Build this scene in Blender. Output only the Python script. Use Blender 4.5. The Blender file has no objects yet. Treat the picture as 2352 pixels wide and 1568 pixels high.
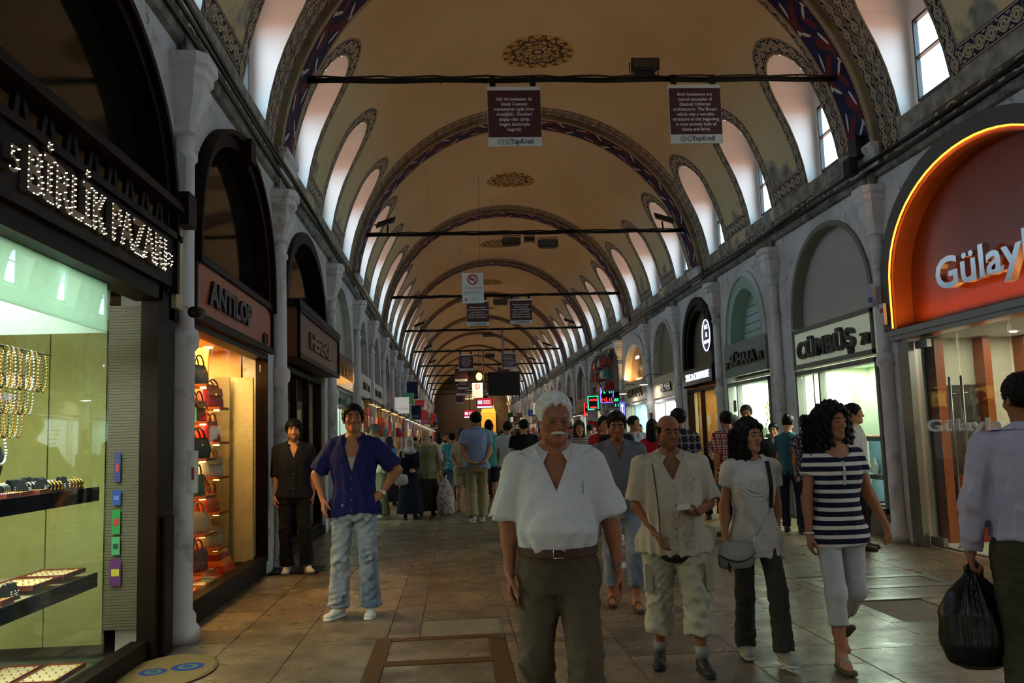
import bpy, math, random
import numpy as np
from math import sin, cos, pi, sqrt, atan2
from mathutils import Vector, Matrix
random.seed(7); RNG = np.random.default_rng(7)
SC = bpy.context.scene; COL = SC.collection
# ------------------------------------------------------------ camera
YAW, PITCH, ROLL, CAMH = 0.06855, 0.11040, 0.032, 1.5
_F = Vector((sin(YAW)*cos(PITCH), cos(YAW)*cos(PITCH), sin(PITCH)))
_R = Vector((cos(YAW), -sin(YAW), 0)); _U = _R.cross(_F)
_X = _R*cos(ROLL) - _U*sin(ROLL); _Y = _R*sin(ROLL) + _U*cos(ROLL)
cam = bpy.data.objects.new('camera', bpy.data.cameras.new('camera')); COL.objects.link(cam)
M = Matrix((_X, _Y, -_F)).transposed().to_4x4(); M.translation = (0, 0, CAMH)
cam.matrix_world = M
cam.data.sensor_width = 36; cam.data.lens = 2000/2352*36; cam.data.clip_start = .05; cam.data.clip_end = 600
SC.camera = cam
# ------------------------------------------------------------ sky, sun, exposure
wd = bpy.data.worlds.new('sky'); SC.world = wd; wd.use_nodes = True
bg = wd.node_tree.nodes['Background']; bg.inputs[0].default_value = (.55, .72, 1, 1); bg.inputs[1].default_value = 14.0
sun = bpy.data.lights.new('sun', 'SUN'); sun.energy = 26; sun.angle = .01; sun.color = (1, .9, .75)
so = bpy.data.objects.new('sun', sun); COL.objects.link(so); so.rotation_euler = (math.radians(-33), math.radians(4), 0)
SC.view_settings.view_transform = 'Standard'; SC.view_settings.look = 'None'
SC.view_settings.gamma = 1; SC.view_settings.use_curve_mapping = False
SC.view_settings.exposure = 0.15
SC.cycles.use_denoising = True; SC.cycles.max_bounces = 4; SC.cycles.light_sampling_threshold = .06; SC.cycles.diffuse_bounces = 3; SC.cycles.glossy_bounces = 2
SC.cycles.use_adaptive_sampling = True; SC.cycles.adaptive_threshold = .1; SC.cycles.adaptive_min_samples = 32
SC.cycles.transparent_max_bounces = 8; SC.cycles.caustics_reflective = False; SC.cycles.caustics_refractive = False
SC.cycles.sample_clamp_indirect = 4
# ------------------------------------------------------------ helpers
def lin(c): return tuple((v/255/12.92 if v <= 10 else ((v/255+.055)/1.055)**2.4) for v in c)
def tag(o, label=None, cat=None, group=None, kind=None):
    if label: o['label'] = label
    if cat: o['category'] = cat
    if group: o['group'] = group
    if kind: o['kind'] = kind
    return o
def empty(name, loc=(0, 0, 0), rz=0, parent=None):
    o = bpy.data.objects.new(name, None); COL.objects.link(o); o.location = loc; o.rotation_euler[2] = rz; o.parent = parent
    o.empty_display_size = .1; return o
class MB:
    """collects faces of ONE mesh"""
    def __init__(s): s.v = []; s.f = []; s.m = []; s.uv = []
    def face(s, pts, m=0, uv=None):
        i = len(s.v); s.v += [tuple(p) for p in pts]; s.f.append(tuple(range(i, i+len(pts)))); s.m.append(m)
        s.uv += uv if uv else [(0, 0)]*len(pts)
        return s
    def box(s, x0, x1, y0, y1, z0, z1, m=0):
        c = [(x, y, z) for z in (z0, z1) for x, y in ((x0, y0), (x1, y0), (x1, y1), (x0, y1))]
        return s.hexa(c, m)
    def hexa(s, c, m=0):
        i = len(s.v); s.v += [tuple(p) for p in c]
        for f in ((3, 2, 1, 0), (4, 5, 6, 7), (0, 1, 5, 4), (1, 2, 6, 5), (2, 3, 7, 6), (3, 0, 4, 7)):
            s.f.append(tuple(i+k for k in f)); s.m.append(m); s.uv += [(0, 0), (1, 0), (1, 1), (0, 1)]
        return s
    def prism(s, poly, off, m=0):
        n = len(poly); off = Vector(off); a = [Vector(p) for p in poly]; b = [p+off for p in a]
        s.face(a[::-1], m); s.face(b, m)
        for k in range(n): s.face([a[k], a[(k+1) % n], b[(k+1) % n], b[k]], m)
        return s
    def tube(s, pts, r, n=8, m=0, flat=None):
        pts = [Vector(p) for p in pts]; rs = r if isinstance(r, (list, tuple)) else [r]*len(pts)
        i0 = len(s.v); up = None
        for k, p in enumerate(pts):
            t = (pts[min(k+1, len(pts)-1)]-pts[max(k-1, 0)]).normalized()
            if up is None: up = Vector((0, 0, 1)) if abs(t.z) < .9 else Vector((1, 0, 0))
            a = t.cross(up).normalized(); b = a.cross(t).normalized(); up = b
            for j in range(n):
                w = 2*pi*j/n; s.v.append(tuple(p + a*cos(w)*rs[k] + b*sin(w)*rs[k]*(flat or 1)))
        for k in range(len(pts)-1):
            for j in range(n):
                q = i0+k*n
                s.f.append((q+j, q+(j+1) % n, q+n+(j+1) % n, q+n+j)); s.m.append(m); s.uv += [(0, 0)]*4
        s.f.append(tuple(i0+j for j in range(n))[::-1]); s.m.append(m); s.uv += [(0, 0)]*n
        q = i0+(len(pts)-1)*n; s.f.append(tuple(q+j for j in range(n))); s.m.append(m); s.uv += [(0, 0)]*n
        return s
    def lathe(s, prof, c=(0, 0, 0), n=16, m=0, sq=False):
        """profile of (radius, height) about z; sq makes a square section"""
        i0 = len(s.v); c = Vector(c)
        for r, z in prof:
            for j in range(n):
                w = 2*pi*(j+.5)/n; k = 1.0
                if sq: k = 1/max(abs(cos(w)), abs(sin(w)))
                s.v.append((c.x+r*k*cos(w), c.y+r*k*sin(w), c.z+z))
        for k in range(len(prof)-1):
            for j in range(n):
                q = i0+k*n; s.f.append((q+j, q+(j+1) % n, q+n+(j+1) % n, q+n+j)); s.m.append(m); s.uv += [(0, 0)]*4
        s.f.append(tuple(i0+j for j in range(n))[::-1]); s.m.append(m); s.uv += [(0, 0)]*n
        q = i0+(len(prof)-1)*n; s.f.append(tuple(q+j for j in range(n))); s.m.append(m); s.uv += [(0, 0)]*n
        return s
    def ball(s, c, r, n=8, m=0):
        rx, ry, rz = r if isinstance(r, tuple) else (r, r, r); i0 = len(s.v); h = max(3, n//2+1)
        for k in range(h+1):
            a = pi*k/h
            for j in range(n):
                w = 2*pi*j/n; s.v.append((c[0]+rx*max(sin(a), 1e-3)*cos(w), c[1]+ry*max(sin(a), 1e-3)*sin(w), c[2]-rz*cos(a)))
        for k in range(h):
            for j in range(n):
                q = i0+k*n; s.f.append((q+j, q+(j+1) % n, q+n+(j+1) % n, q+n+j)); s.m.append(m); s.uv += [(0, 0)]*4
        return s
    def mesh(s, name, mats, smooth=False):
        me = bpy.data.meshes.new(name); me.from_pydata(s.v, [], s.f)
        mats = mats if isinstance(mats, (list, tuple)) else [mats]
        for k in mats: me.materials.append(k)
        if len(mats) > 1: me.polygons.foreach_set('material_index', s.m)
        l = me.uv_layers.new(name='UVMap'); l.data.foreach_set('uv', [c for u in s.uv for c in u])
        if smooth: me.polygons.foreach_set('use_smooth', [True]*len(s.f))
        me.update(); return me
    def build(s, name, mats, parent=None, smooth=False):
        o = bpy.data.objects.new(name, s.mesh(name, mats, smooth)); COL.objects.link(o); o.parent = parent
        if smooth == 'auto':
            for e in range(1): pass
        return o
def link(name, me, parent=None, loc=None):
    o = bpy.data.objects.new(name, me); COL.objects.link(o); o.parent = parent
    if loc: o.location = loc
    return o
# ------------------------------------------------------------ node materials
class S:
    def __init__(s, g, k): s.g = g; s.k = k
    def __add__(s, o): return s.g.op('ADD', s, o)
    __radd__ = __add__
    def __sub__(s, o): return s.g.op('SUBTRACT', s, o)
    def __rsub__(s, o): return s.g.op('SUBTRACT', o, s)
    def __mul__(s, o): return s.g.op('MULTIPLY', s, o)
    __rmul__ = __mul__
    def __truediv__(s, o): return s.g.op('DIVIDE', s, o)
    def __lt__(s, o): return s.g.op('LESS_THAN', s, o)
    def __gt__(s, o): return s.g.op('GREATER_THAN', s, o)
    def abs(s): return s.g.op('ABSOLUTE', s)
    def sin(s): return s.g.op('SINE', s)
    def frac(s): return s.g.op('FRACT', s)
    def floor(s): return s.g.op('FLOOR', s)
    def max(s, o): return s.g.op('MAXIMUM', s, o)
    def min(s, o): return s.g.op('MINIMUM', s, o)
class G:
    """a material built from node expressions"""
    def __init__(s, name, rough=.6, metal=0., spec=.5, color=None):
        s.m = bpy.data.materials.new(name); s.m.use_nodes = True; s.t = s.m.node_tree; s.b = s.t.nodes['Principled BSDF']
        s.b.inputs['Roughness'].default_value = rough; s.b.inputs['Metallic'].default_value = metal
        s.b.inputs['Specular IOR Level'].default_value = spec
        if color: s.b.inputs['Base Color'].default_value = (*lin(color), 1)
    def put(s, sock, v):
        if isinstance(v, S): s.t.links.new(v.k, sock)
        elif isinstance(v, tuple): sock.default_value = (*v, 1) if len(v) == 3 and sock.type == 'RGBA' else v
        else: sock.default_value = v
    def node(s, t, **k):
        n = s.t.nodes.new(t)
        for a, v in k.items(): setattr(n, a, v)
        return n
    def op(s, o, a, b=0., c=None):
        n = s.node('ShaderNodeMath', operation=o); s.put(n.inputs[0], a); s.put(n.inputs[1], b)
        return S(s, n.outputs[0])
    def mix(s, f, a, b):
        n = s.node('ShaderNodeMix', data_type='RGBA'); s.put(n.inputs[0], f)
        s.put(n.inputs[6], lin(a) if isinstance(a, tuple) else a); s.put(n.inputs[7], lin(b) if isinstance(b, tuple) else b)
        return S(s, n.outputs[2])
    def pos(s):
        return S(s, s.node('ShaderNodeNewGeometry').outputs['Position'])
    def obj(s): return S(s, s.node('ShaderNodeTexCoord').outputs['Object'])
    def uvw(s): return S(s, s.node('ShaderNodeTexCoord').outputs['UV'])
    def xyz(s, v):
        n = s.node('ShaderNodeSeparateXYZ'); s.put(n.inputs[0], v); return [S(s, o) for o in n.outputs]
    def noise(s, scale, detail=3, rough=.5, v=None, sc=None):
        n = s.node('ShaderNodeTexNoise'); v = v or s.pos()
        if sc:
            k = s.node('ShaderNodeVectorMath', operation='MULTIPLY'); s.put(k.inputs[0], v); k.inputs[1].default_value = sc; v = S(s, k.outputs[0])
        s.put(n.inputs['Vector'], v); n.inputs['Scale'].default_value = scale; n.inputs['Detail'].default_value = detail if detail > 6.5 else min(detail, 3)
        n.inputs['Roughness'].default_value = rough; return S(s, n.outputs[0])
    def ramp(s, x, lo, hi):
        n = s.node('ShaderNodeMapRange', clamp=True); s.put(n.inputs[0], x); n.inputs[1].default_value = lo; n.inputs[2].default_value = hi
        return S(s, n.outputs[0])
    def rnd(s): return S(s, s.node('ShaderNodeObjectInfo').outputs['Random'])
    def col(s, v): s.put(s.b.inputs['Base Color'], v); return s
    def rough(s, v): s.put(s.b.inputs['Roughness'], v); return s
    def bump(s, h, st=.3, d=.01):
        n = s.node('ShaderNodeBump'); n.inputs['Strength'].default_value = st; n.inputs['Distance'].default_value = d
        s.put(n.inputs['Height'], h); s.t.links.new(n.outputs[0], s.b.inputs['Normal']); return s
    def emit(s, c, st):
        s.put(s.b.inputs['Emission Color'], lin(c) if isinstance(c, tuple) else c); s.b.inputs['Emission Strength'].default_value = st; return s
_flat = {}
def flat(c, rough=.6, metal=0., spec=.5, name=None):
    k = (c, rough, metal, spec)
    if k not in _flat: _flat[k] = G(name or 'paint_%d_%d_%d' % c, rough, metal, spec, c).m
    return _flat[k]
def glow(name, c, st):
    g = G(name, .5, color=c); g.emit(c, st); return g.m
def glassmat(name, tint=(235, 245, 240), gloss=.12, rough=.01):
    m = bpy.data.materials.new(name); m.use_nodes = True; t = m.node_tree; t.nodes.clear()
    o = t.nodes.new('ShaderNodeOutputMaterial'); x = t.nodes.new('ShaderNodeMixShader'); a = t.nodes.new('ShaderNodeBsdfTransparent'); b = t.nodes.new('ShaderNodeBsdfGlossy')
    l = t.nodes.new('ShaderNodeLayerWeight'); l.inputs[0].default_value = .35
    q = t.nodes.new('ShaderNodeMapRange'); q.inputs[3].default_value = gloss; q.inputs[4].default_value = min(1, gloss+.17)
    t.links.new(l.outputs['Facing'], q.inputs[0]); t.links.new(q.outputs[0], x.inputs[0])
    a.inputs[0].default_value = (*lin(tint), 1); b.inputs['Roughness'].default_value = rough; b.inputs[0].default_value = (.9, .9, .9, 1)
    t.links.new(a.outputs[0], x.inputs[1]); t.links.new(b.outputs[0], x.inputs[2]); t.links.new(x.outputs[0], o.inputs[0]); return m
GLASS = glassmat('clear_glass', gloss=.02)
# ---- text
_TS = bpy.data.scenes.new('lettering_workshop'); _TC = {}
def text_letters(s, size=1., bold=0., ext=.01, align='LEFT', split=True, space=1.):
    k = (s, size, bold, ext, align, split, space)
    if k not in _TC: _TC[k] = _text_letters(*k)
    return _TC[k]
def _text_letters(s, size=1., bold=0., ext=.01, align='LEFT', split=True, space=1.):
    """list of (verts, faces) in the xy plane, one per letter, and the total width"""
    cu = bpy.data.curves.new('lettering', 'FONT'); cu.body = s; cu.size = size; cu.extrude = ext; cu.offset = bold; cu.align_x = align; cu.resolution_u = 3; cu.space_character = space
    o = bpy.data.objects.new('lettering', cu); _TS.collection.objects.link(o); _TS.view_layers[0].update()
    me = bpy.data.meshes.new_from_object(o.evaluated_get(_TS.view_layers[0].depsgraph))
    bpy.data.objects.remove(o); bpy.data.curves.remove(cu)
    V = np.array([v.co[:] for v in me.vertices]) if len(me.vertices) else np.zeros((0, 3)); Fs = [tuple(p.vertices) for p in me.polygons]
    bpy.data.meshes.remove(me)
    if not len(V): return [], 0
    w = V[:, 0].max()-min(0, V[:, 0].min())
    if not split: return [(V, Fs)], w
    par = list(range(len(V)))
    def find(a):
        while par[a] != a: par[a] = par[par[a]]; a = par[a]
        return a
    for f in Fs:
        for k in f[1:]: par[find(k)] = find(f[0])
    # vertices on one outline are duplicated between front and sides: weld by position
    key = {}
    for i, p in enumerate(np.round(V, 4)):
        q = tuple(p)
        if q in key: par[find(i)] = find(key[q])
        else: key[q] = i
    isl = {}
    for i in range(len(V)): isl.setdefault(find(i), []).append(i)
    rng = sorted([[V[i, 0].min(), V[i, 0].max(), set(i)] for i in isl.values()], key=lambda r: r[0])
    out = []
    for r in rng:
        if out and r[0] < out[-1][1]-.25*min(r[1]-r[0], out[-1][1]-out[-1][0]): out[-1][1] = max(out[-1][1], r[1]); out[-1][2] |= r[2]
        else: out.append(r)
    res = []
    for r in out:
        idx = sorted(r[2]); mp = {a: k for k, a in enumerate(idx)}
        res.append((V[idx], [tuple(mp[k] for k in f) for f in Fs if f[0] in mp]))
    return res, w
def put_text(s, org, right, up, mat, parent, size=.2, bold=0., ext=.01, align='LEFT', split=True, name='letter', space=1., sx=1.):
    right = Vector(right).normalized(); up = Vector(up).normalized(); nrm = right.cross(up); org = Vector(org); objs = []
    L, w = text_letters(s, size, bold, ext, align, split, space)
    for V, Fs in L:
        c = V.mean(0); P = [org + right*(p[0]*sx) + up*p[1] + nrm*(p[2]+ext) for p in V]
        me = bpy.data.meshes.new(name); me.from_pydata(P, [], Fs); me.materials.append(mat); me.update()
        objs.append(link(name, me, parent))
    return objs
# ============================================================ the hall
CX, ZS, RV = 1.8, 4.95, 4.05          # vault axis, springing height, radius
WL, WR = CX-RV, CX+RV                 # wall planes
ARCH = [-13.8, -5.4, 3.0, 11.4, 19.9, 28.3, 36.6, 44.8, 53., 61.2, 69.4, 77.6, 85.8, 94.]
YB, YE = -14.2, 94.4
def vx(s, z): return CX + s*sqrt(max(RV*RV-(z-ZS)**2, 0))
# ---- materials
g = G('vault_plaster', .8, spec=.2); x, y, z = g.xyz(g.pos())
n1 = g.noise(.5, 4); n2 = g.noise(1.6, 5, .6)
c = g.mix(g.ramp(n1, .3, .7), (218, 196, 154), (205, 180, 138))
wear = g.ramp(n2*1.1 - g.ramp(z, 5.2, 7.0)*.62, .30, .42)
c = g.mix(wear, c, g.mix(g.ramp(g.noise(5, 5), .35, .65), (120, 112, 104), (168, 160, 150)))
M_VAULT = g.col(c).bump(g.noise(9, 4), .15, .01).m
g = G('white_plaster', .75, spec=.25); x, y, z = g.xyz(g.pos())
c = g.mix(g.ramp(g.noise(1.2, 5, .65), .38, .62), (214, 210, 210), (188, 184, 184))
c = g.mix(g.ramp(g.noise(5, 6, .7), .60, .72), c, (118, 108, 100))
M_WALL = g.col(c).bump(g.noise(14, 4), .2, .01).m
M_REVEAL = G('limewash', .8, color=(232, 226, 220)).m
g = G('grey_mortar', .85, spec=.2)
M_MORTAR = g.col(g.mix(g.ramp(g.noise(3, 6, .7), .35, .65), (92, 86, 80), (150, 145, 138))).bump(g.noise(10, 4), .4, .02).m
M_IRON = G('black_iron', .55, .6, color=(26, 23, 21)).m
M_FRAMEB = G('black_window_frame', .5, color=(24, 26, 30)).m
g = G('stone_rib', .75); M_RIB = g.col(g.mix(g.ramp(g.noise(2.5, 5), .4, .62), (150, 130, 100), (118, 102, 82))).m
def ell(g, u, v, cu, cv, a, b, ang):
    du = u-cu; dv = v-cv; ca, sa = cos(ang), sin(ang)
    p = (du*ca+dv*sa)/a; q = (dv*ca-du*sa)/b
    return (p*p+q*q) < 1.0
# scrolled border: u counts strip widths, v runs across
g = G('painted_scroll_border', .75, spec=.2); u, v, _ = g.xyz(g.uvw()); U = (u*.62).frac()
w1 = ((u*.62*2*pi).sin()*.27); vv = v-.5
s1 = (vv-w1).abs() < .055; s2 = (vv+w1).abs() < .055
fl = ell(g, U, v, .25, .5, .13, .2, 0).max(ell(g, U, v, .75, .5, .13, .2, 0)); eye = ell(g, U, v, .25, .5, .04, .07, 0).max(ell(g, U, v, .75, .5, .04, .07, 0))
lf = ell(g, U, v, .0, .5, .16, .07, .6).max(ell(g, U, v, .5, .5, .16, .07, -.6)).max(ell(g, U, v, 1.0, .5, .16, .07, .6)).max(ell(g, U, v, .5, .2, .09, .05, 0)).max(ell(g, U, v, .5, .8, .09, .05, 0)).max(ell(g, U, v, .02, .18, .09, .05, .4)).max(ell(g, U, v, .98, .82, .09, .05, .4))
c = g.mix(s1.max(s2).max(fl).max(lf), (38, 36, 62), (178, 160, 132)); c = g.mix(eye, c, (110, 40, 34))
edge = vv.abs() > .40; red = vv.abs() > .455
c = g.mix(edge, c, (184, 164, 130)); c = g.mix(red, c, (92, 30, 34))
c = g.mix(g.ramp(g.noise(3, 5, .7), .57, .66)*.8, c, (140, 130, 118))
M_BORDER = g.col(c).m
# navy band with leaves
g = G('painted_navy_band', .7, spec=.2); u, v, _ = g.xyz(g.uvw()); U = (u*.75).frac()
rd = ell(g, U, v, .2, .35, .2, .07, .7).max(ell(g, U, v, .5, .6, .22, .07, -.8)).max(ell(g, U, v, .8, .4, .2, .08, .9)).max(ell(g, U, v, .35, .8, .18, .06, .2)).max(ell(g, U, v, .7, .2, .18, .06, -.2)).max((v-.5-(u*.75*2*pi).sin()*.2).abs() < .02)
wh = ell(g, U, v, .12, .7, .15, .032, 1.0).max(ell(g, U, v, .38, .3, .15, .032, -1.0)).max(ell(g, U, v, .62, .74, .15, .034, -.35)).max(ell(g, U, v, .88, .28, .15, .034, .45)).max(ell(g, U, v, .2, .84, .06, .03, -.5)).max(ell(g, U, v, .46, .17, .06, .03, .5))
c = g.mix(rd, (30, 28, 66), (104, 34, 34)); c = g.mix(wh, c, (206, 198, 186)); vv = (v-.5).abs()
c = g.mix(vv > .40, c, (186, 164, 126)); c = g.mix((vv > .385)*(vv < .41), c, (92, 30, 34)); c = g.mix((vv > .44)*(vv < .46), c, (92, 30, 34))
M_NAVY = g.col(c).m
# frieze with tulips above the shops
g = G('painted_frieze', .8, spec=.2); u, v, _ = g.xyz(g.uvw()); U = u.frac()
c = g.mix(v > .58, (92, 84, 62), (168, 152, 128))
t1 = ell(g, U, v, .5, .28, .22, .2, 0); t2 = ell(g, U, v, .5, .28, .15, .13, 0); t3 = ell(g, U, v, .5, .30, .07, .07, .5); tr = ell(g, U, v, 0, .12, .09, .34, 0).max(ell(g, U, v, 1, .12, .09, .34, 0))
c = g.mix(t1, c, (188, 176, 150)); c = g.mix(t2, c, (44, 40, 72)); c = g.mix(t3, c, (122, 40, 36)); c = g.mix(tr, c, (178, 172, 160))
sc_ = ((v-.76-((u*5).frac()-.5).abs()*.18+.045).abs() < .05); c = g.mix(sc_*(v > .6), c, (70, 62, 74)); c = g.mix((v-.9).abs() < .015, c, (70, 40, 40)); c = g.mix((v-.6).abs() < .015, c, (70, 40, 40))
c = g.mix(g.ramp(g.noise(1.4, 5, .65), .47, .56), c, g.mix(g.ramp(g.noise(6, 4), .4, .6), (112, 106, 98), (150, 146, 140)))
M_FRIEZE = g.col(c).m
# rosette
g = G('painted_rosette', .75, spec=.2); u, v, _ = g.xyz(g.uvw()); r = g.op('SQRT', u*u+v*v); a = g.op('ARCTAN2', v, u)
pet = (a*8).sin(); pet2 = (a*16).sin()
ring = ((r-.78-pet2*.10).abs() < .05).max((r-.55-pet*.12).abs() < .045).max((r-.33+pet*.1).abs() < .04).max(((r-.9).abs() < .05)*(pet2 > .3))
dk = ((r-.66-pet*.06).abs() < .035).max((r-.44-pet2*.05).abs() < .03).max((r-.14).abs() < .035)
c = g.mix(ring, (200, 165, 108), (104, 86, 40)); c = g.mix(dk, c, (58, 46, 62)); M_ROS = g.col(c).m
# ---- one bay of vault
LZ = [4.95, 5.2, 5.45, 5.8, 6.1, 6.4, 6.75, 7.0, 7.3, 7.62]
HW, ZB, ZT0 = .56, 5.45, 6.75
def strip(mb, pts, nrm_off, width, per, m=0):
    """ribbon along (a,b) pairs of 3-d points"""
    d = 0
    for k in range(len(pts)-1):
        a0, b0 = pts[k]; a1, b1 = pts[k+1]; L = ((Vector(a1)+Vector(b1)-Vector(a0)-Vector(b0))/2).length
        u0, u1 = d/per, (d+L)/per; d += L
        mb.face([a0, a1, b1, b0], m, [(u0, 0), (u1, 0), (u1, 1), (u0, 1)])
NWIN = [0]
ROOF_TILE = None
def make_bay(y0, y1, full=True):
    L = y1-y0; cs = [y0+L*(.175+.325*k)-.05 for k in range(3)]
    mb = MB()
    for s in (-1, 1):
        ys = sorted(set([y0, y1] + [round(c+HW*t, 5) for c in cs for t in (-1, -.96, -.85, -.7, -.5, -.25, 0, .25, .5, .7, .85, .96, 1)] + [(cs[0]+cs[1])/2, (cs[1]+cs[2])/2]))
        P = lambda yy, zz: (vx(s, zz), yy, zz)
        zt = lambda yy, c: ZT0+sqrt(max(HW*HW-(yy-c)**2, 0))
        for a, b in zip(ys, ys[1:]):
            mid = (a+b)/2; c = next((c for c in cs if abs(mid-c) < HW), None)
            def quad(pa, pb):   # pa, pb: z lists along a and b from low to high
                poly = [P(a, q) for q in pa] + [P(b, q) for q in pb[::-1]]
                mb.face(poly if s > 0 else poly[::-1])
            if c is None:
                for p, q in zip(LZ, LZ[1:]): quad([p, q], [p, q])
            else:
                for p, q in zip(LZ[:2], LZ[1:3]): quad([p, q], [p, q])
                ta, tb = zt(a, c), zt(b, c); top = max(ta, tb)
                lv = [q for q in LZ if q > top+1e-4]
                quad([ta]+[q for q in LZ if ta+1e-4 < q < lv[0]]+[lv[0]], [tb]+[q for q in LZ if tb+1e-4 < q < lv[0]]+[lv[0]])
                for p, q in zip(lv, lv[1:]): quad([p, q], [p, q])
    a0 = math.asin((7.62-ZS)/RV); N = 22
    an = [a0+(pi-2*a0)*k/N for k in range(N+1)]
    for p, q in zip(an, an[1:]):
        A = (CX+RV*cos(p), ZS+RV*sin(p)); B = (CX+RV*cos(q), ZS+RV*sin(q))
        mb.face([(A[0], y0, A[1]), (A[0], y1, A[1]), (B[0], y1, B[1]), (B[0], y0, B[1])][::-1])
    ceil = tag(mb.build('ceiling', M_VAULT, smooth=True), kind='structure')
    e = .006
    def off(s, y, z, k=e):   # a point just inside the vault
        xx = vx(s, z); n = Vector((CX-xx, 0, ZS-z)).normalized(); return (xx+n.x*k, y, z+n.z*k)
    for s in (-1, 1):
        for c in cs:
            NWIN[0] += 1
            # painted border round the opening
            if full:
                for ins, wd in ((0.02, .24),):
                    pts = []
                    for k in range(7):
                        z = ZB+.02+(ZT0-ZB-.02)*k/6; pts.append((off(s, c-HW-ins, z), off(s, c-HW-ins-wd, z)))
                    for k in range(1, 20):
                        w = pi-pi*k/20; r0, r1 = HW+ins, HW+ins+wd
                        pts.append((off(s, c+r0*cos(w), ZT0+r0*sin(w)), off(s, c+r1*cos(w), ZT0+r1*sin(w))))
                    for k in range(7):
                        z = ZT0-(ZT0-ZB-.02)*k/6; pts.append((off(s, c+HW+ins, z), off(s, c+HW+ins+wd, z)))
                    m2 = MB(); strip(m2, pts, 0, wd, .26); m2.build('painted_border', M_BORDER, ceil)
            # splayed opening through the vault
            xo = CX+s*(RV+.16); out = [(c-HW, ZB), (c-HW, 5.8), (c-HW, 6.1), (c-HW, 6.4)]
            for k in range(0, 17): w = pi-pi*k/16; out.append((c+HW*cos(w), ZT0+HW*sin(w)))
            out += [(c+HW, 6.4), (c+HW, 6.1), (c+HW, 5.8), (c+HW, ZB)]
            m2 = MB()
            for k in range(len(out)):
                p, q = out[k], out[(k+1) % len(out)]
                m2.face([(vx(s, p[1])-s*.003, *p), (vx(s, q[1])-s*.003, *q), (xo, *q), (xo, *p)])
            wy, z0, z1 = .42, 5.58, 6.66
            m2.face([(xo, c-HW, ZB), (xo, c+HW, ZB), (xo, c+HW, z0), (xo, c-HW, z0)])
            m2.face([(xo, c-HW, z0), (xo, c-wy, z0), (xo, c-wy, z1), (xo, c-HW, z1)])
            m2.face([(xo, c+wy, z0), (xo, c+HW, z0), (xo, c+HW, z1), (xo, c+wy, z1)])
            m2.face([(xo, c-HW, z1), (xo, c+HW, z1)]+[(xo, *p) for p in out[::-1] if p[1] > z1])
            m2.build('window_reveal', M_REVEAL, ceil)
            w = tag(empty('window_%d' % NWIN[0], (xo, c, z0)), kind='structure')
            f = MB(); t = .035; d = .03
            for (ya, yb, za, zb) in ((-wy, -wy+t, 0, z1-z0), (wy-t, wy, 0, z1-z0), (-wy, wy, 0, t), (-wy, wy, z1-z0-t, z1-z0), (-wy, wy, .56, .56+t*.7)):
                f.box(-d, d, ya, yb, za, zb)
            f.build('window_frame', M_FRAMEB, w)
            MB().box(-.004, .004, -wy+t, wy-t, t, z1-z0-t).build('pane', GLASS, w)
    if full:
        # rosette at the crown and borders along the ribs
        m2 = MB(); n = 24; yc = (y0+y1)/2+.6; rr = .72
        ring = []
        for k in range(n):
            w = 2*pi*k/n; xx = CX+rr*cos(w); ring.append((xx, yc+rr*1.05*sin(w), ZS+sqrt(RV**2-(xx-CX)**2)-.006))
        for k in range(n):
            a, b = ring[k], ring[(k+1) % n]; w = 2*pi*k/n; w2 = 2*pi*(k+1)/n
            m2.face([(CX, yc, ZS+RV-.006), b, a], 0, [(0, 0), (cos(w2), sin(w2)), (cos(w), sin(w))])
        m2.build('painted_rosette', M_ROS, ceil)
        for ya, yb in ((y0+.37, y0+.62), (y1-.60, y1-.37), (y1-.84, y1-.60)):
            m2 = MB(); pts = []
            for k in range(49):
                w = .06+(pi-.12)*k/48; pts.append(((CX+(RV-e)*cos(w), ya, ZS+(RV-e)*sin(w)), (CX+(RV-e)*cos(w), yb, ZS+(RV-e)*sin(w))))
            strip(m2, pts, 0, .25, .27); m2.build('painted_border', M_BORDER, ceil)
        for s in (-1, 1):     # frieze panels and cross borders between the openings
            ends = [y0+.38]+[v for c in cs for v in (c-HW, c+HW)]+[y1-.38]
            xx = CX+s*(RV-.012)
            m2 = MB(); L0 = (y1-y0-.9); per = .62
            m2.face([(xx, y0+.5, 5.03), (xx, y1-.4, 5.03), (xx, y1-.4, 5.43), (xx, y0+.5, 5.43)], 0, [(0, 0), (L0/per, 0), (L0/per, 1), (0, 1)])
            m2.build('painted_frieze', M_FRIEZE, ceil)
            for a, b in zip(ends[2::2], ends[3::2]) if False else [(cs[k]+HW+.26, cs[k+1]-HW-.26) for k in (0, 1)]:
                m2 = MB(); strip(m2, [((vx(s, 5.48)-s*.008, a-.02, 5.48), (vx(s, 5.74)-s*.008, a-.02, 5.74)), ((vx(s, 5.48)-s*.008, b+.02, 5.48), (vx(s, 5.74)-s*.008, b+.02, 5.74))], 0, .26, .26); m2.build('painted_border', M_BORDER, ceil)
    return ceil
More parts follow.
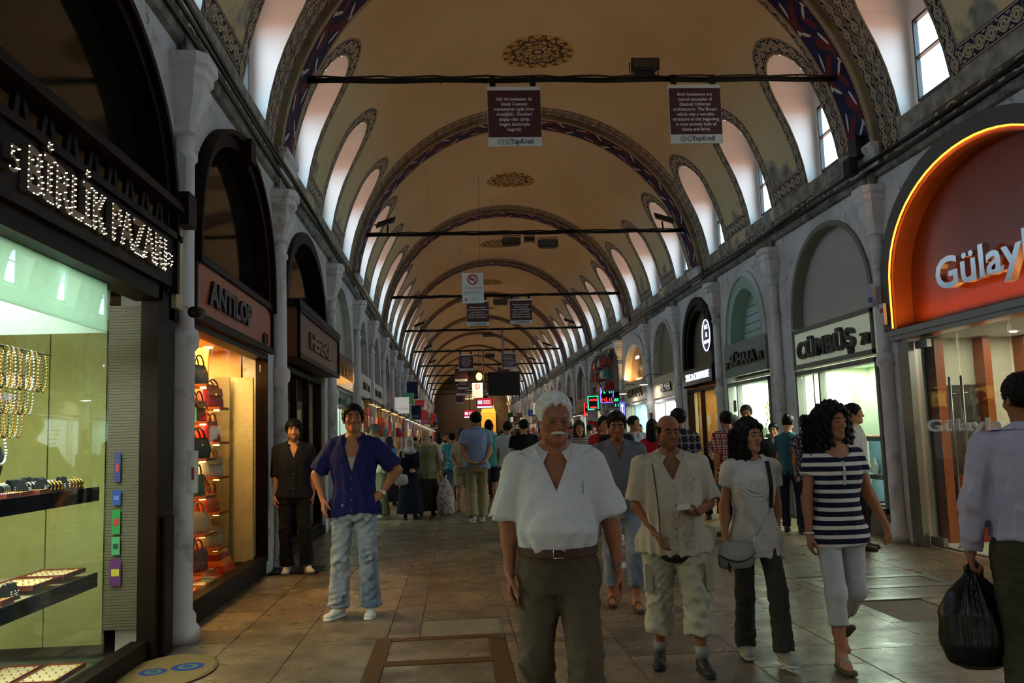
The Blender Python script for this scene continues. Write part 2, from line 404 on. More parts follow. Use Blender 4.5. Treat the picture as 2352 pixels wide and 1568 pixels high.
def make_rib(i, ya, full):
    mb = MB(); R0, R1 = RV-.09, RV+.05; a0, a1 = ya-.38, ya+.40; N = 40
    for k in range(N):
        p, q = pi*k/N, pi*(k+1)/N
        def pt(R, w, y): return (CX+R*cos(w), y, ZS+.28+R*sin(w) if False else ZS+R*sin(w))
        mb.face([pt(R0, p, a0), pt(R0, p, a1), pt(R0, q, a1), pt(R0, q, a0)])
        for yy in (a0, a1): mb.face([pt(R0, p, yy), pt(R0, q, yy), pt(R1, q, yy), pt(R1, p, yy)])
    r = tag(mb.build('trim_%d' % (i+1), M_RIB, smooth=False), kind='structure')
    m2 = MB(); pts = []
    for k in range(65):
        w = .07+(pi-.14)*k/64; R = R0-.005; pts.append(((CX+R*cos(w), a0+.05, ZS+R*sin(w)), (CX+R*cos(w), a1-.02, ZS+R*sin(w))))
    strip(m2, pts, 0, .7, .7); m2.build('painted_band', M_NAVY, r)
    for s in (-1, 1):     # moulded impost block under each springing
        xx = CX+s*R0; pr = [(0, 4.98), (.03, 5.02), (.03, 5.08), (.07, 5.14), (.07, 5.19), (.11, 5.24), (.11, 5.3), (0, 5.3)]
        MB().prism([(xx+s*.1-s*(d+.1), a0-.06, z) for d, z in pr], (0, .84, 0)).build('impost', M_WALL, r)
    return r
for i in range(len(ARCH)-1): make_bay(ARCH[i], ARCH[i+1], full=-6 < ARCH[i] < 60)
for i, a in enumerate(ARCH): make_rib(i, a, True)
# ends of the street
g = G('warm_limestone', .8); M_END = g.col(g.mix(g.ramp(g.noise(.6, 4), .4, .6), (60, 50, 40), (40, 34, 28))).m
M_GATE = G('ochre_stone', .8, color=(226, 178, 84)).m
tag(MB().box(WL-3, WR+3, YE, YE+.4, -.3, 9.4).build('wall_far', M_END), kind='structure')
gt = tag(empty('stone_gate', (3.64, YE-.6, 0)), 'ochre stone gate lit orange at the far end of the street', 'gate')
m = MB(); m.box(-.8, -.45, 0, .5, 0, 4.2); m.box(.45, .8, 0, .5, 0, 4.2); m.build('pier', M_GATE, gt)
m = MB(); m.prism([(-.45, 0, 4.2), (-.45, 0, 3.0)]+[(-.45*cos(pi*k/10), 0, 3.0+.6*sin(pi*k/10)) for k in range(1, 10)]+[(.45, 0, 3.0), (.45, 0, 4.2)], (0, .5, 0)); m.build('arch', M_GATE, gt)
MB().prism([(-.85, -.05, 4.2), (.85, -.05, 4.2), (.5, -.05, 5.2), (0, -.05, 6.0), (-.5, -.05, 5.2)], (0, .55, 0)).build('pediment', M_GATE, gt)
m = MB().box(WL-3, WR+3, YB-.4, YB, -.3, 9.4); tag(m.build('wall_near', M_WALL), kind='structure')
# tiled roofs of the shops outside the clerestory
g = G('terracotta_roof_tiles', .85); x, y, z = g.xyz(g.pos())
M_ROOF = g.col(g.mix(((y*4).frac() > .2), (120, 60, 44), g.mix(g.noise(.8, 3), (190, 126, 104), (208, 146, 120)))).m
for s, nm in ((-1, 'roof_left'), (1, 'roof_right')):
    xx = CX+s*(RV+.02)
    tag(MB().prism([(xx, YB, 5.40), (xx+s*9, YB, 5.0), (xx+s*9, YB, 4.9), (xx, YB, 5.3)], (0, YE-YB, 0)).build(nm, M_ROOF), kind='structure')
# ---- floor
g = G('limestone_paving', .4, spec=.5); x, y, z = g.xyz(g.pos())
n1 = g.noise(1.1, 6, .65); n2 = g.noise(2.6, 7, .68, sc=(1.0, 1.2, 1)); n3 = g.noise(14, 4, .6)
c = g.mix(g.ramp(g.rnd(), 0, 1), (144, 124, 98), (106, 91, 73))
c = g.mix(g.ramp(n2, .45, .60)*.72, c, (66, 57, 48)); c = g.mix(g.ramp(n1, .56, .7)*.5, c, (170, 152, 124)); c = g.mix(g.ramp(n3, .62, .72)*.5, c, (60, 54, 50))
M_PAVE = g.col(c).rough(g.ramp(n2, .3, .75)*.26+.2).bump(n2+n3*.4, .22, .012).m
g = G('grey_grout', .8); M_GROUT = g.col(g.mix(g.noise(5, 4), (92, 84, 74), (140, 128, 108))).m
floor = tag(MB().box(WL-2.6, WR+2.8, YB, YE, -.4, -.009).build('floor', M_GROUT), kind='structure')
UNIT = MB().box(-.5, .5, -.5, .5, -.04, 0).mesh('paving_slab', M_PAVE)
cols = [-2.25, -1.76, -1.22, -.56, -.31, .42, 1.15, 1.9, 2.6, 3.3, 4.0, 4.7, 5.3, 5.85]
HOLES = [(-.63, .34, 5.4, 6.95), (3.42, 4.72, 7.55, 8.75)]      # metal covers sit here
rest = MB(); cnt = 0; rr = random.Random(3)
for k in range(len(cols)-1):
    y = -6+rr.random()
    while y < YE-1:
        L = rr.choice([.5, .62, .75, .9, 1.1, 1.3]) if cols[k+1]-cols[k] > .3 else rr.choice([1.0, 1.3, 1.6])
        x0, x1, y0, y1 = cols[k]+.004, cols[k+1]-.004, y+.004, y+L-.004
        y += L; dz = rr.uniform(-.002, .001)
        if any(x0 < h[1]-.01 and x1 > h[0]+.01 and y0 < h[3]-.01 and y1 > h[2]+.01 for h in HOLES):
            h = next(h for h in HOLES if x0 < h[1]-.01 and x1 > h[0]+.01 and y0 < h[3]-.01 and y1 > h[2]+.01)
            if x0 < h[0] and h[0]-x0 > .02: x1 = h[0]-.004
            elif x1 > h[1] and x1-h[1] > .02: x0 = h[1]+.004
            elif y0 < h[2] and h[2]-y0 > .05: y1 = h[2]-.004
            elif y1 > h[3] and y1-h[3] > .05: y0 = h[3]+.004
            else: continue
        if 4.6 < y0 < 19 and cnt < 296:
            o = link('paving_slab', UNIT, floor, ((x0+x1)/2, (y0+y1)/2, dz)); o.scale = (x1-x0, y1-y0, 1); cnt += 1
        else: rest.box(x0, x1, y0, y1, -.04, dz)
tag(rest.build('paving', M_PAVE, floor), kind='stuff')
# ============================================================ walls with arched shop openings
def gen(seq, step, end, w):
    out = list(seq)
    while out[-1][1]+step < end:
        a = out[-1][1]+(step-w); out.append((a, a+w))
    return out
LOPEN = [(-12.9, -9.7), (-9.0, -5.8), (-5.1, -1.9), (-1.2, 1.9), (2.85, 6.84), (7.56, 10.65), (11.7, 15.4), (16.35, 19.6), (20.5, 23.1), (23.9, 27.0)]
ROPEN = [(-12.9, -9.7), (-9.0, -5.8), (-5.1, -1.9), (-1.2, 1.9), (2.7, 6.1), (7.1, 10.95), (11.6, 14.5), (15.75, 18.25), (19.0, 21.65), (22.55, 25.1), (25.9, 29.4)]
LOPEN = gen(LOPEN, 3.95, YE-1, 3.2); ROPEN = gen(ROPEN, 3.95, YE-1, 3.2)
ZSP, ZTP = 3.25, 4.68
def atop(y, o):
    c = (o[0]+o[1])/2; h = (o[1]-o[0])/2
    return ZSP+(ZTP-ZSP)*sqrt(max(1-((y-c)/h)**2, 0))**.9
def make_wall(side, opens, name):
    X = WL if side < 0 else WR; mb = MB()
    def P(y, z): return (X, y, z)
    T = (-1, -.98, -.92, -.82, -.68, -.5, -.25, 0, .25, .5, .68, .82, .92, .98, 1)
    ys = [YB]
    for o in opens: ys += [(o[0]+o[1])/2+(o[1]-o[0])/2*t for t in T]
    ys.append(YE)
    for a, b in zip(ys, ys[1:]):
        o = next((o for o in opens if o[0] < (a+b)/2 < o[1]), None)
        za, zb = (atop(a, o), atop(b, o)) if o else (-.1, -.1)
        q = [P(a, za), P(b, zb), P(b, 4.96), P(a, 4.96)]; mb.face(q if side > 0 else q[::-1])
        if o: mb.face([(X, a, za), (X, b, zb), (X+side*.3, b, zb), (X+side*.3, a, za)])
    for o in opens:
        for y in o: mb.face([(X, y, -.1), (X, y, ZSP), (X+side*.3, y, ZSP), (X+side*.3, y, -.1)])
    w = tag(mb.build(name, M_WALL), kind='structure')
    xo = X+side*2.55
    MB().box(min(xo, xo+side*.1), max(xo, xo+side*.1), YB, YE, -.3, 5.35).build('sky_blocker', M_WALL, w)  # unseen rear wall added to keep sky light out of the shops
    # ledge at the springing
    MB().prism([(X-side*d, YB, z) for d, z in ((0, 4.86), (.05, 4.88), (.07, 4.93), (.07, 4.97), (0, 4.99))], (0, YE-YB, 0)).build('ledge', M_MORTAR, w)
    return w
wall_l = make_wall(-1, LOPEN, 'wall_left'); wall_r = make_wall(1, ROPEN, 'wall_right')
# ---- engaged columns
cm = MB()
cm.lathe([(.15, 0), (.15, .1), (.12, .14), (.12, .2), (.095, .24), (.095, 2.28), (.12, 2.31), (.13, 2.38), (.12, 2.45), (.088, 2.48), (.082, 3.86), (.105, 3.88), (.105, 3.93), (.082, 3.95), (.08, 4.1)], n=16)
g = G('white_painted_stone', .6); M_COLUMN = g.col(g.mix(g.ramp(g.noise(3, 5, .65), .55, .72), (222, 220, 222), (160, 154, 150))).bump(g.noise(16, 3), .12, .01).m
CSHAFT = cm.mesh('shaft', M_COLUMN, True)
CCAP = MB().lathe([(.08, 4.08), (.105, 4.10), (.105, 4.13), (.09, 4.15), (.10, 4.2), (.15, 4.32), (.18, 4.42), (.185, 4.5), (.17, 4.52), (.2, 4.56), (.2, 4.62), (.23, 4.65), (.23, 4.74)], n=16, sq=True).mesh('capital', M_COLUMN, False)
def column(side, y):
    X = WL if side < 0 else WR
    c = tag(empty('column', (X-side*.06, y, 0)), kind='structure'); link('shaft', CSHAFT, c); link('capital', CCAP, c)
    MB().box(-.02, .02, -.06, .06, 4.74, 4.96).build('neck', M_MORTAR, c)
    return c
for side, op in ((-1, LOPEN), (1, ROPEN)):
    for a, b in zip(op, op[1:]):
        if a[1] > -7: column(side, (a[1]+b[0])/2)
# ============================================================ shops
WOOD_D = G('dark_walnut', .5, spec=.12); _x, _y, _z = WOOD_D.xyz(WOOD_D.pos())
M_WOODD = WOOD_D.col(WOOD_D.mix(WOOD_D.noise(7, 4, .6, sc=(1, 1, .12)), (38, 21, 15), (20, 11, 8))).m
g = G('orange_veneer', .35); M_WOODO = g.col(g.mix(g.noise(5, 4, .6, sc=(1, 1, .1)), (176, 88, 38), (134, 64, 28))).m
g = G('mahogany_veneer', .3); M_WOODR = g.col(g.mix(g.noise(4, 4, .6, sc=(1, 1, .08)), (150, 58, 20), (112, 38, 14))).m
M_STEEL = G('brushed_steel', .32, .9, color=(150, 144, 138)).m
M_CREAM = flat((196, 180, 140), .6); M_OLIVE = flat((176, 160, 92), .5); M_WHITE = flat((226, 226, 222), .5); M_BLACK = flat((16, 15, 16), .45)
M_GOLD = G('gold', .25, 1., color=(232, 180, 84)).m; M_SILVER = G('silver', .2, 1., color=(220, 220, 224)).m
M_PALEG = flat((200, 214, 196), .55); M_DGLASS = G('dark_fanlight_glass', .06, 0, .8, (22, 21, 20)).m
M_BULB = glow('lamp_bulb', (255, 244, 220), 14); M_BULBW = glow('warm_lamp_bulb', (255, 196, 110), 12)
def SX(side, d): return (WL-d) if side < 0 else (WR+d)
def bx(mb, side, d0, d1, y0, y1, z0, z1, m=0):
    a, b = SX(side, d0), SX(side, d1); return mb.box(min(a, b), max(a, b), y0, y1, z0, z1, m)
def arched(mb, side, d, y0, y1, z0, o, thick=.03, inset=0., m=0):
    """arched panel following the opening o above height z0"""
    n = 20; c = (o[0]+o[1])/2; h = (o[1]-o[0])/2-inset; pts = []
    ya, yb = max(y0, c-h), min(y1, c+h)
    for k in range(n+1):
        y = ya+(yb-ya)*(.5-.5*cos(pi*k/n)); z = ZSP+(ZTP-inset-ZSP)*sqrt(max(1-((y-c)/h)**2, 0))**.9
        pts.append((SX(side, d), y, max(z, z0+.01)))
    poly = [(SX(side, d), ya, z0)]+pts+[(SX(side, d), yb, z0)]
    return mb.prism(poly, ((thick if side > 0 else -thick), 0, 0), m)
def archband(mb, side, d0, d1, o, ins0, ins1, z0=ZSP-.3, m=0):
    """curved frame between two insets of the opening, from d0 to d1"""
    n = 28; c = (o[0]+o[1])/2
    def ring(ins):
        h = (o[1]-o[0])/2-ins; r = [(c-h, z0)]
        for k in range(n+1):
            y = c-h*cos(pi*k/n); r.append((y, ZSP+(ZTP-ins-ZSP)*max(sin(pi*k/n), 0)**.9))
        return r+[(c+h, z0)]
    A, B = ring(ins0), ring(ins1); a, b = SX(side, d0), SX(side, d1)
    for k in range(len(A)-1):
        p, q, r, t = A[k], A[k+1], B[k+1], B[k]
        mb.face([(a, *p), (a, *q), (a, *r), (a, *t)], m); mb.face([(a, *r), (b, *r), (b, *t), (a, *t)], m); mb.face([(a, *p), (b, *p), (b, *q), (a, *q)], m)
    return mb
def area(name, loc, sx, sy, power, color, rot=(0, 0, 0), parent=None):
    l = bpy.data.lights.new(name, 'AREA'); l.shape = 'RECTANGLE'; l.size = sx; l.size_y = sy; l.energy = power; l.color = color
    o = bpy.data.objects.new(name, l); COL.objects.link(o); o.location = loc; o.rotation_euler = rot; o.parent = parent; return o
ORD = 'first second third fourth fifth sixth seventh eighth ninth tenth eleventh twelfth thirteenth fourteenth fifteenth sixteenth seventeenth eighteenth nineteenth twentieth twenty-first twenty-second twenty-third twenty-fourth twenty-fifth twenty-sixth twenty-seventh twenty-eighth'.split()
def shop(side, o, label, frame, inner, sign_z, plinth=.25, fan=None, lamp=(1, .95, .85), power=40, depth=1.6, pane=(None, None), mull=(), post=.07, ceil=None, glass=True, innermat2=None, setback=.1):
    y0, y1 = o; yc = (y0+y1)/2
    r = empty('shopfront', (0, 0, 0)); tag(r, label, 'shopfront')
    zt = sign_z[0]
    m = MB()     # shop interior: far wall, sides, ceiling
    X0, X1 = SX(side, .28), SX(side, depth)
    m.face([(X1, y0, 0), (X1, y1, 0), (X1, y1, 4.9), (X1, y0, 4.9)])
    for y in (y0, y1): m.face([(X0, y, 0), (X1, y, 0), (X1, y, 4.9), (X0, y, 4.9)])
    m.face([(X0, y0, 4.9), (X1, y0, 4.9), (X1, y1, 4.9), (X0, y1, 4.9)])
    m.build('interior_wall', inner, r)
    m = MB(); bx(m, side, .2, depth, y0, y1, zt+.05, zt+.1); m.build('interior_ceiling', ceil or inner, r)
    m = MB(); bx(m, side, .0, depth, y0, y1, 0.001, plinth); m.build('plinth', frame, r)
    m = MB(); bx(m, side, setback-.08, setback+.06, y0, y0+post, plinth, zt); bx(m, side, setback-.08, setback+.06, y1-post, y1, plinth, zt); bx(m, side, setback-.08, setback+.08, y0, y1, zt-.07, zt)
    bx(m, side, setback-.08, setback+.06, y0, y1, plinth, plinth+.06)
    for q in mull: bx(m, side, setback-.05, setback+.05, q-.03, q+.03, plinth, zt)
    m.build('frame', frame, r)
    if glass:
        e = [y0+post]+list(mull)+[y1-post]
        for a, b in zip(e, e[1:]): m = MB(); bx(m, side, setback, setback+.012, a+.005, b-.005, plinth+.06, zt-.07); m.build('pane', GLASS, r)
    if fan:
        m = MB(); arched(m, side, .16, y0, y1, sign_z[1]-.02, o, .04); m.build('fanlight', fan, r)
    if power:
        area('shop_lamp', (SX(side, .28+(depth-.28)*.45), yc, zt+.02), (depth-.4)*.7, (y1-y0)*.8, power, lamp, parent=r)
        m = MB()
        for k in range(3): m.lathe([(.05, -.012), (.05, 0)], (SX(side, .55), y0+(y1-y0)*(k+.5)/3, zt+.045), 10)
        m.build('downlight', M_BULBW if lamp[2] < .6 else M_BULB, r)
    return r
def sign(side, y0, y1, z0, z1, d, board, label, thick=.06, moulding=None):
    """signboard standing proud of the wall by -d"""
    s = empty('shop_sign'); tag(s, label, 'sign'); m = MB(); bx(m, side, -d, -d+thick, y0, y1, z0, z1); m.build('board', board, s)
    if moulding:
        m = MB(); t = .05
        for (a, b, c, e) in ((y0, y1, z1-t, z1+.02), (y0, y1, z0-.02, z0+t), (y0, y0+t, z0, z1), (y1-t, y1, z0, z1)): bx(m, side, -d-.03, -d+.01, a, b, c, e)
        m.build('moulding', moulding, s)
    return s
def strokes(mb, p0, right, w, h, seed, gap=.25):
    """a row of upright strokes, like lettering too far off to read"""
    rg = random.Random(seed); x = 0; p0 = Vector(p0); right = Vector(right).normalized(); n = right.cross(Vector((0, 0, 1)))
    while x < w-h*.2:
        b = h*rg.uniform(.16, .5)
        if rg.random() < .85:
            hh = h*rg.choice([1, 1, .8]); a = p0+right*x; e = p0+right*min(x+b, w); t = h*.14
            for (u0, u1, z0, z1) in ((0, t, 0, hh), (0, (e-a).length, rg.choice([0, hh*.45, hh-t]), 0)):
                if z1 == 0: z1 = z0+t
                A = a+right*u0; B = a+right*min(u1, (e-a).length); mb.hexa([q+Vector((0, 0, z))+n*k for z in (z0, z1) for q, k in ((A, 0), (B, 0), (B, .01), (A, .01))])
        x += b+h*gap
    return mb
def sign_text(side, s, txt, ystart, yend, z, size, mat, d, bold=.0, ext=.012, split=True, name='letter'):
    """text from the reader's left; fitted between ystart and yend"""
    L, w = text_letters(txt, size, bold, .001, 'LEFT', False); sx = abs(yend-ystart)/max(w, .01)
    right = (0, 1, 0) if side < 0 else (0, -1, 0)
    return put_text(txt, (SX(side, -d), ystart, z), right, (0, 0, 1), mat, s, size, bold, ext, 'LEFT', split, name, sx=sx)
# ---------------------------------------------------------------- small goods (built once, copied)
def copy_tree(o, loc=None, rz=None, label=None, group=None, scale=None, mats=None):
    n = o.copy(); COL.objects.link(n)
    if loc is not None: n.location = loc
    if rz is not None: n.rotation_euler[2] = rz
    if scale is not None: n.scale = (scale,)*3
    if label: n['label'] = label
    if group: n['group'] = group
    for c in list(o.children):
        d = c.copy(); COL.objects.link(d); d.parent = n
        for e in list(c.children): f = e.copy(); COL.objects.link(f); f.parent = d
    return n
def ring_mesh(name, R, r, mat, n=12, k=6):
    m = MB()
    pts = [(R*cos(2*pi*j/n), R*sin(2*pi*j/n), 0) for j in range(n+1)]; m.tube(pts, r, k); return m.mesh(name, mat, True)
RING_G = ring_mesh('ring', .011, .0025, M_GOLD); RING_S = ring_mesh('ring', .011, .003, M_SILVER)
CUFF_S = ring_mesh('bracelet', .028, .006, M_SILVER); CUFF_G = ring_mesh('bracelet', .028, .005, M_GOLD)
M_VELVET = flat((34, 34, 38), .7)
STAND = MB().prism([(-.024, -.036, 0), (-.024, .036, 0), (-.024, .042, .036), (-.024, .015, .09), (-.024, -.004, .085)], (.048, 0, 0)).mesh('velvet_block', M_VELVET)
_g = MB()
for _k in range(7): _g.ball((-.018+.006*_k, -.026-.004*(_k % 2), .02+.012*(_k % 3)), .0045, 6)
GEMS = _g.mesh('gem_row', flat((236, 236, 240), .15, 0., .9))
def ring_stand(loc, rz, gold):
    o = empty('ring_stand', loc, rz); link('velvet_block', STAND, o)
    link('gem_row', GEMS, o)
    for k in range(2):
        q = link('ring', RING_G if gold else RING_S, o, (0, -.02+.012*k, .03+.028*k)); q.rotation_euler = (.9, 0, 0)
    return o
def cuff_roll(loc, rz, gold):
    o = empty('bracelet_roll', loc, rz); m = MB(); m.tube([(-.07, 0, .036), (.07, 0, .036)], .024, 10); m.box(-.07, .07, -.02, .02, 0, .02); m.build('velvet_roll', M_VELVET, o)
    for k in range(5):
        q = link('bracelet', CUFF_G if gold else CUFF_S, o, (-.056+.028*k, 0, .036)); q.rotation_euler = (0, pi/2, 0)
    return o
def tray(loc, w, d, c, gold, rz=0):
    o = empty('jewellery_tray', loc, rz); MB().box(-w/2, w/2, -d/2, d/2, 0, .018).build('tray_base', flat(c, .7), o)
    MB().box(-w/2-.008, w/2+.008, -d/2-.008, -d/2, 0, .028).box(-w/2-.008, w/2+.008, d/2, d/2+.008, 0, .028).box(-w/2-.008, -w/2, -d/2, d/2, 0, .028).box(w/2, w/2+.008, -d/2, d/2, 0, .028).build('tray_rim', flat((120, 44, 40), .5), o)
    m = MB()
    for i in range(4):
        for j in range(5):
            x, y = -w/2+w*(i+.5)/4, -d/2+d*(j+.5)/5; m.ball((x, y, .024), (.007, .007, .005), 6)
    m.build('gemstones', M_GOLD if gold else M_SILVER, o)
    return o
def beads(name, p0, p1, sag, mat, r=.008, n=26, parent=None):
    m = MB(); p0, p1 = Vector(p0), Vector(p1)
    for k in range(n):
        t = k/(n-1); p = p0.lerp(p1, t); p.z -= sag*4*t*(1-t); m.ball(p, r, 6)
    return m.build(name, mat, parent, True)
def hand_bag(loc, rz, w, h, d, c, style=0, gloss=.45):
    """leather handbag: tapering body, flap or zip, two handles"""
    o = empty('handbag', loc, rz); mt = flat(c, gloss); m = MB(); n = 8; pr = []
    for k in range(n+1):
        t = k/n; ww = w*(1-.22*t**1.5 if style != 1 else .94+.08*sin(pi*t)); dd = d*(1-.65*t**1.6)
        bul = 1+.08*sin(pi*t); pr.append((ww/2*bul, dd/2*bul, h*t))
    N = 14
    i0 = len(m.v)
    for a, b, z in pr:
        for j in range(N):
            q = 2*pi*j/N; ca, sa = cos(q), sin(q); e = .55
            m.v.append((a*abs(ca)**e*(1 if ca > 0 else -1), b*abs(sa)**e*(1 if sa > 0 else -1), z))
    for k in range(n):
        for j in range(N): q = i0+k*N; m.f.append((q+j, q+(j+1) % N, q+N+(j+1) % N, q+N+j)); m.m.append(0); m.uv += [(0, 0)]*4
    m.f.append(tuple(range(i0, i0+N))[::-1]); m.m.append(0); m.uv += [(0, 0)]*N; q = i0+n*N; m.f.append(tuple(range(q, q+N))); m.m.append(0); m.uv += [(0, 0)]*N
    m.build('body', mt, o, True)
    dark = flat(tuple(int(v*.6) for v in c), gloss)
    for s in (-1, 1):
        pts = [(w*.28*cos(pi*k/8), s*d*.2, h*.93+h*.55*sin(pi*k/8)) for k in range(9)]; MB().tube(pts, .009, 6).build('handle', dark, o, True)
    if style == 0: MB().prism([(-w*.33, -d*.5, h*.62), (w*.33, -d*.5, h*.62), (w*.38, -d*.24, h*1.0), (-w*.38, -d*.24, h*1.0)], (0, -.012, .004)).build('flap', dark, o)
    MB().ball((0, -d*.5-.012, h*.64), .014, 8).build('clasp', M_GOLD, o)
    return o
def bust(loc, rz, mat, s=1., neck=M_GOLD):
    o = empty('necklace_bust', loc, rz); m = MB(); m.lathe([(.055*s, 0), (.06*s, .02*s), (.09*s, .09*s), (.10*s, .14*s), (.085*s, .175*s), (.04*s, .2*s), (.034*s, .25*s), (.036*s, .27*s)], n=14)
    b = m.build('bust', mat, o, True); b.scale = (1, .55, 1)
    mm = MB()
    for k in range(22):
        w = pi*k/21; mm.ball((.062*s*cos(w), -.042*s-.02*s*sin(w), (.2-.085*sin(w))*s), .006*s, 6)
    mm.build('necklace', neck, o, True)
    return o
# ================================================================ left shops
LI = {round(a, 2): k for k, (a, b) in enumerate(LOPEN)}
# --- jeweller with bulb-lit letters
o = (2.85, 6.84); S0 = tag(empty('shopfront'), 'dark walnut jewellery shopfront with lit glass display corner', 'shopfront')
m = MB(); X1 = SX(-1, 2.2)
m.face([(X1, 2.85, 0), (X1, 6.78, 0), (X1, 6.78, 2.9), (X1, 2.85, 2.9)]); m.face([(SX(-1, 0), 2.85, 0), (X1, 2.85, 0), (X1, 2.85, 2.9), (SX(-1, 0), 2.85, 2.9)]); m.face([(SX(-1, .1), 2.85, 2.72), (X1, 2.85, 2.72), (X1, 6.78, 2.72), (SX(-1, .1), 6.78, 2.72)])
m.build('interior_wall', flat((150, 130, 84), .6), S0)
for k in range(4):
    x1 = SX(-1, .36+.42*k); x0 = x1-.41
    MB().box(x0, x1, 6.74, 6.78, .1, 2.7).build('wall_panel', flat((196, 166, 106), .5), S0)
m = MB()
for k in range(110): m.box(SX(-1, .35), SX(-1, .08), 6.735, 6.75, .2+k*.0218, .2+k*.0218+.0195)
tag(m.build('shutter_slats', flat((92, 86, 68), .5), S0), kind='stuff')
m = MB()      # walnut posts, sill and lintel
m.box(SX(-1, .07), SX(-1, -.06), 6.62, 7.0, 0, 2.735); m.box(SX(-1, .05), SX(-1, -.1), 6.72, 6.9, 0, 1.0); m.box(SX(-1, .1), SX(-1, -.02), 2.85, 6.6, 0, .14); m.box(SX(-1, .14), SX(-1, -.06), 2.85, 6.7, 2.62, 2.74)
m.build('frame', M_WOODD, S0)
m = MB(); archband(m, -1, -.08, .2, o, -.04, .1, 2.7); archband(m, -1, -.13, .0, o, -.04, .02, 2.7); m.build('arch_frame', M_WOODD, S0)
m = MB(); arched(m, -1, .1, 2.85, 6.84, 3.38, o, .03, .05); m.build('fanlight', M_DGLASS, S0)
m = MB(); m.box(SX(-1, .06), SX(-1, .048), 2.9, 5.98, .14, 2.62); m.build('front_pane', GLASS, S0)
m = MB(); m.box(SX(-1, 1.4), SX(-1, .06), 5.98, 5.992, .14, 2.62); m.build('side_pane', GLASS, S0)
FROST = bpy.data.materials.new('frosted_film'); FROST.use_nodes = True; t = FROST.node_tree; bs = t.nodes['Principled BSDF']; bs.inputs['Base Color'].default_value = (*lin((206, 226, 216)), 1); bs.inputs['Roughness'].default_value = .7
tl = t.nodes.new('ShaderNodeBsdfTranslucent'); tl.inputs[0].default_value = (*lin((214, 236, 226)), 1); mx = t.nodes.new('ShaderNodeMixShader'); mx.inputs[0].default_value = .7
t.links.new(bs.outputs[0], mx.inputs[1]); t.links.new(tl.outputs[0], mx.inputs[2]); t.links.new(mx.outputs[0], t.nodes['Material Output'].inputs[0])
MB().box(SX(-1, .075), SX(-1, .064), 2.9, 5.96, 2.29, 2.62).build('frosted_band', FROST, S0)
MB().box(SX(-1, 1.4), SX(-1, .075), 5.965, 5.975, 2.29, 2.62).build('frosted_band', FROST, S0)
for k, yy in enumerate((3.4, 4.35, 5.3)):
    MB().lathe([(.03, -.07), (.045, -.05), (.05, 0)], (SX(-1, .16), yy, 2.72), 12).build('spotlight', M_STEEL, S0, True)
    MB().lathe([(.028, -.012), (.028, 0)], (SX(-1, .16), yy, 2.648), 10).build('bulb', M_BULB, S0)
    l = bpy.data.lights.new('band_lamp', 'POINT'); l.energy = 9; l.color = (.9, 1, .97); l.shadow_soft_size = .03
    lo = bpy.data.objects.new('band_lamp', l); COL.objects.link(lo); lo.location = (SX(-1, .15), yy, 2.56); lo.parent = S0
    l = bpy.data.lights.new('spot_lamp', 'SPOT'); l.energy = 60; l.color = (.82, 1, .93); l.spot_size = 1.9; l.spot_blend = .6; l.shadow_soft_size = .04
    lo = bpy.data.objects.new('spot_lamp', l); COL.objects.link(lo); lo.location = (SX(-1, .17), yy, 2.62); lo.parent = S0
area('shop_lamp', (SX(-1, .8), 4.6, 2.68), 1.0, 2.8, 170, (1, .97, .86), parent=S0)
# shelves
for z, nm in ((1.21, 0), (.66, 1)):
    s = empty('display_shelf'); tag(s, ('upper' if nm == 0 else 'lower')+' glass-fronted shelf in the jewellery window, brown edge', 'shelf')
    MB().box(SX(-1, .95), SX(-1, .1), 3.0, 5.95, z, z+.05).build('board', M_CREAM, s); MB().box(SX(-1, .1), SX(-1, .085), 3.0, 5.95, z-.03, z+.06).build('fascia', M_WOODD, s); MB().box(SX(-1, .16), SX(-1, .12), 3.1, 5.9, z-.012, z-.001).build('light_strip', glow('shelf_light_strip', (255, 240, 200), 3), s); area('shelf_light', (SX(-1, .3), 4.6, z-.02), .3, 2.6, 16, (1, .95, .8), parent=s)
rr = random.Random(5); SHN = ('upper', 'lower'); RWN = ('front', 'middle', 'back')
for z0_, g0 in ((1.26, 0), (.71, 1)):
    for row, d in enumerate((.19, .33, .47)):
        y = 4.7; ni = 0
        while y < (5.85 if g0 == 0 else 5.1):
            z = z0_+.002; loc = (SX(-1, d), y, z)
            kind = rr.random()
            if kind < .5:
                q = ring_stand(loc, rr.uniform(-.5, .5)+pi/2, rr.random() < .5); ni += 1; tag(q, 'black velvet ring stand, %s along the %s row of the %s jewellery shelf' % (ORD[ni-1], RWN[row], SHN[g0]), 'ring stand', 'ring stands on the %s window shelf' % ('upper' if g0 == 0 else 'lower')); y += .07
            elif kind < .85:
                q = cuff_roll((loc[0], y+.05, z), rr.uniform(1.2, 1.8), rr.random() < .4); ni += 1; tag(q, 'velvet bracelet roll, %s along the %s row of the %s jewellery shelf' % (ORD[ni-1], RWN[row], SHN[g0]), 'jewellery roll', 'bracelet rolls on the %s window shelf' % ('upper' if g0 == 0 else 'lower')); y += .16
            else:
                q = tray((loc[0], y+.06, z), .1, .12, (196, 180, 150), rr.random() < .5); ni += 1; tag(q, 'small jewellery tray, %s along the %s row of the %s jewellery shelf' % (ORD[ni-1], RWN[row], SHN[g0]), 'tray', 'small trays on the %s window shelf' % ('upper' if g0 == 0 else 'lower')); y += .15
for i in range(3):
    for j in range(2):
        q = tray((SX(-1, .24+.26*j), 4.75+.46*i, .146), .22, .42, (216, 198, 160), i % 2 == 0); tag(q, 'cream ring tray on the jewellery window floor, %s in the %s row' % (ORD[i], ('front', 'rear')[j]), 'tray', 'ring trays on the window floor')
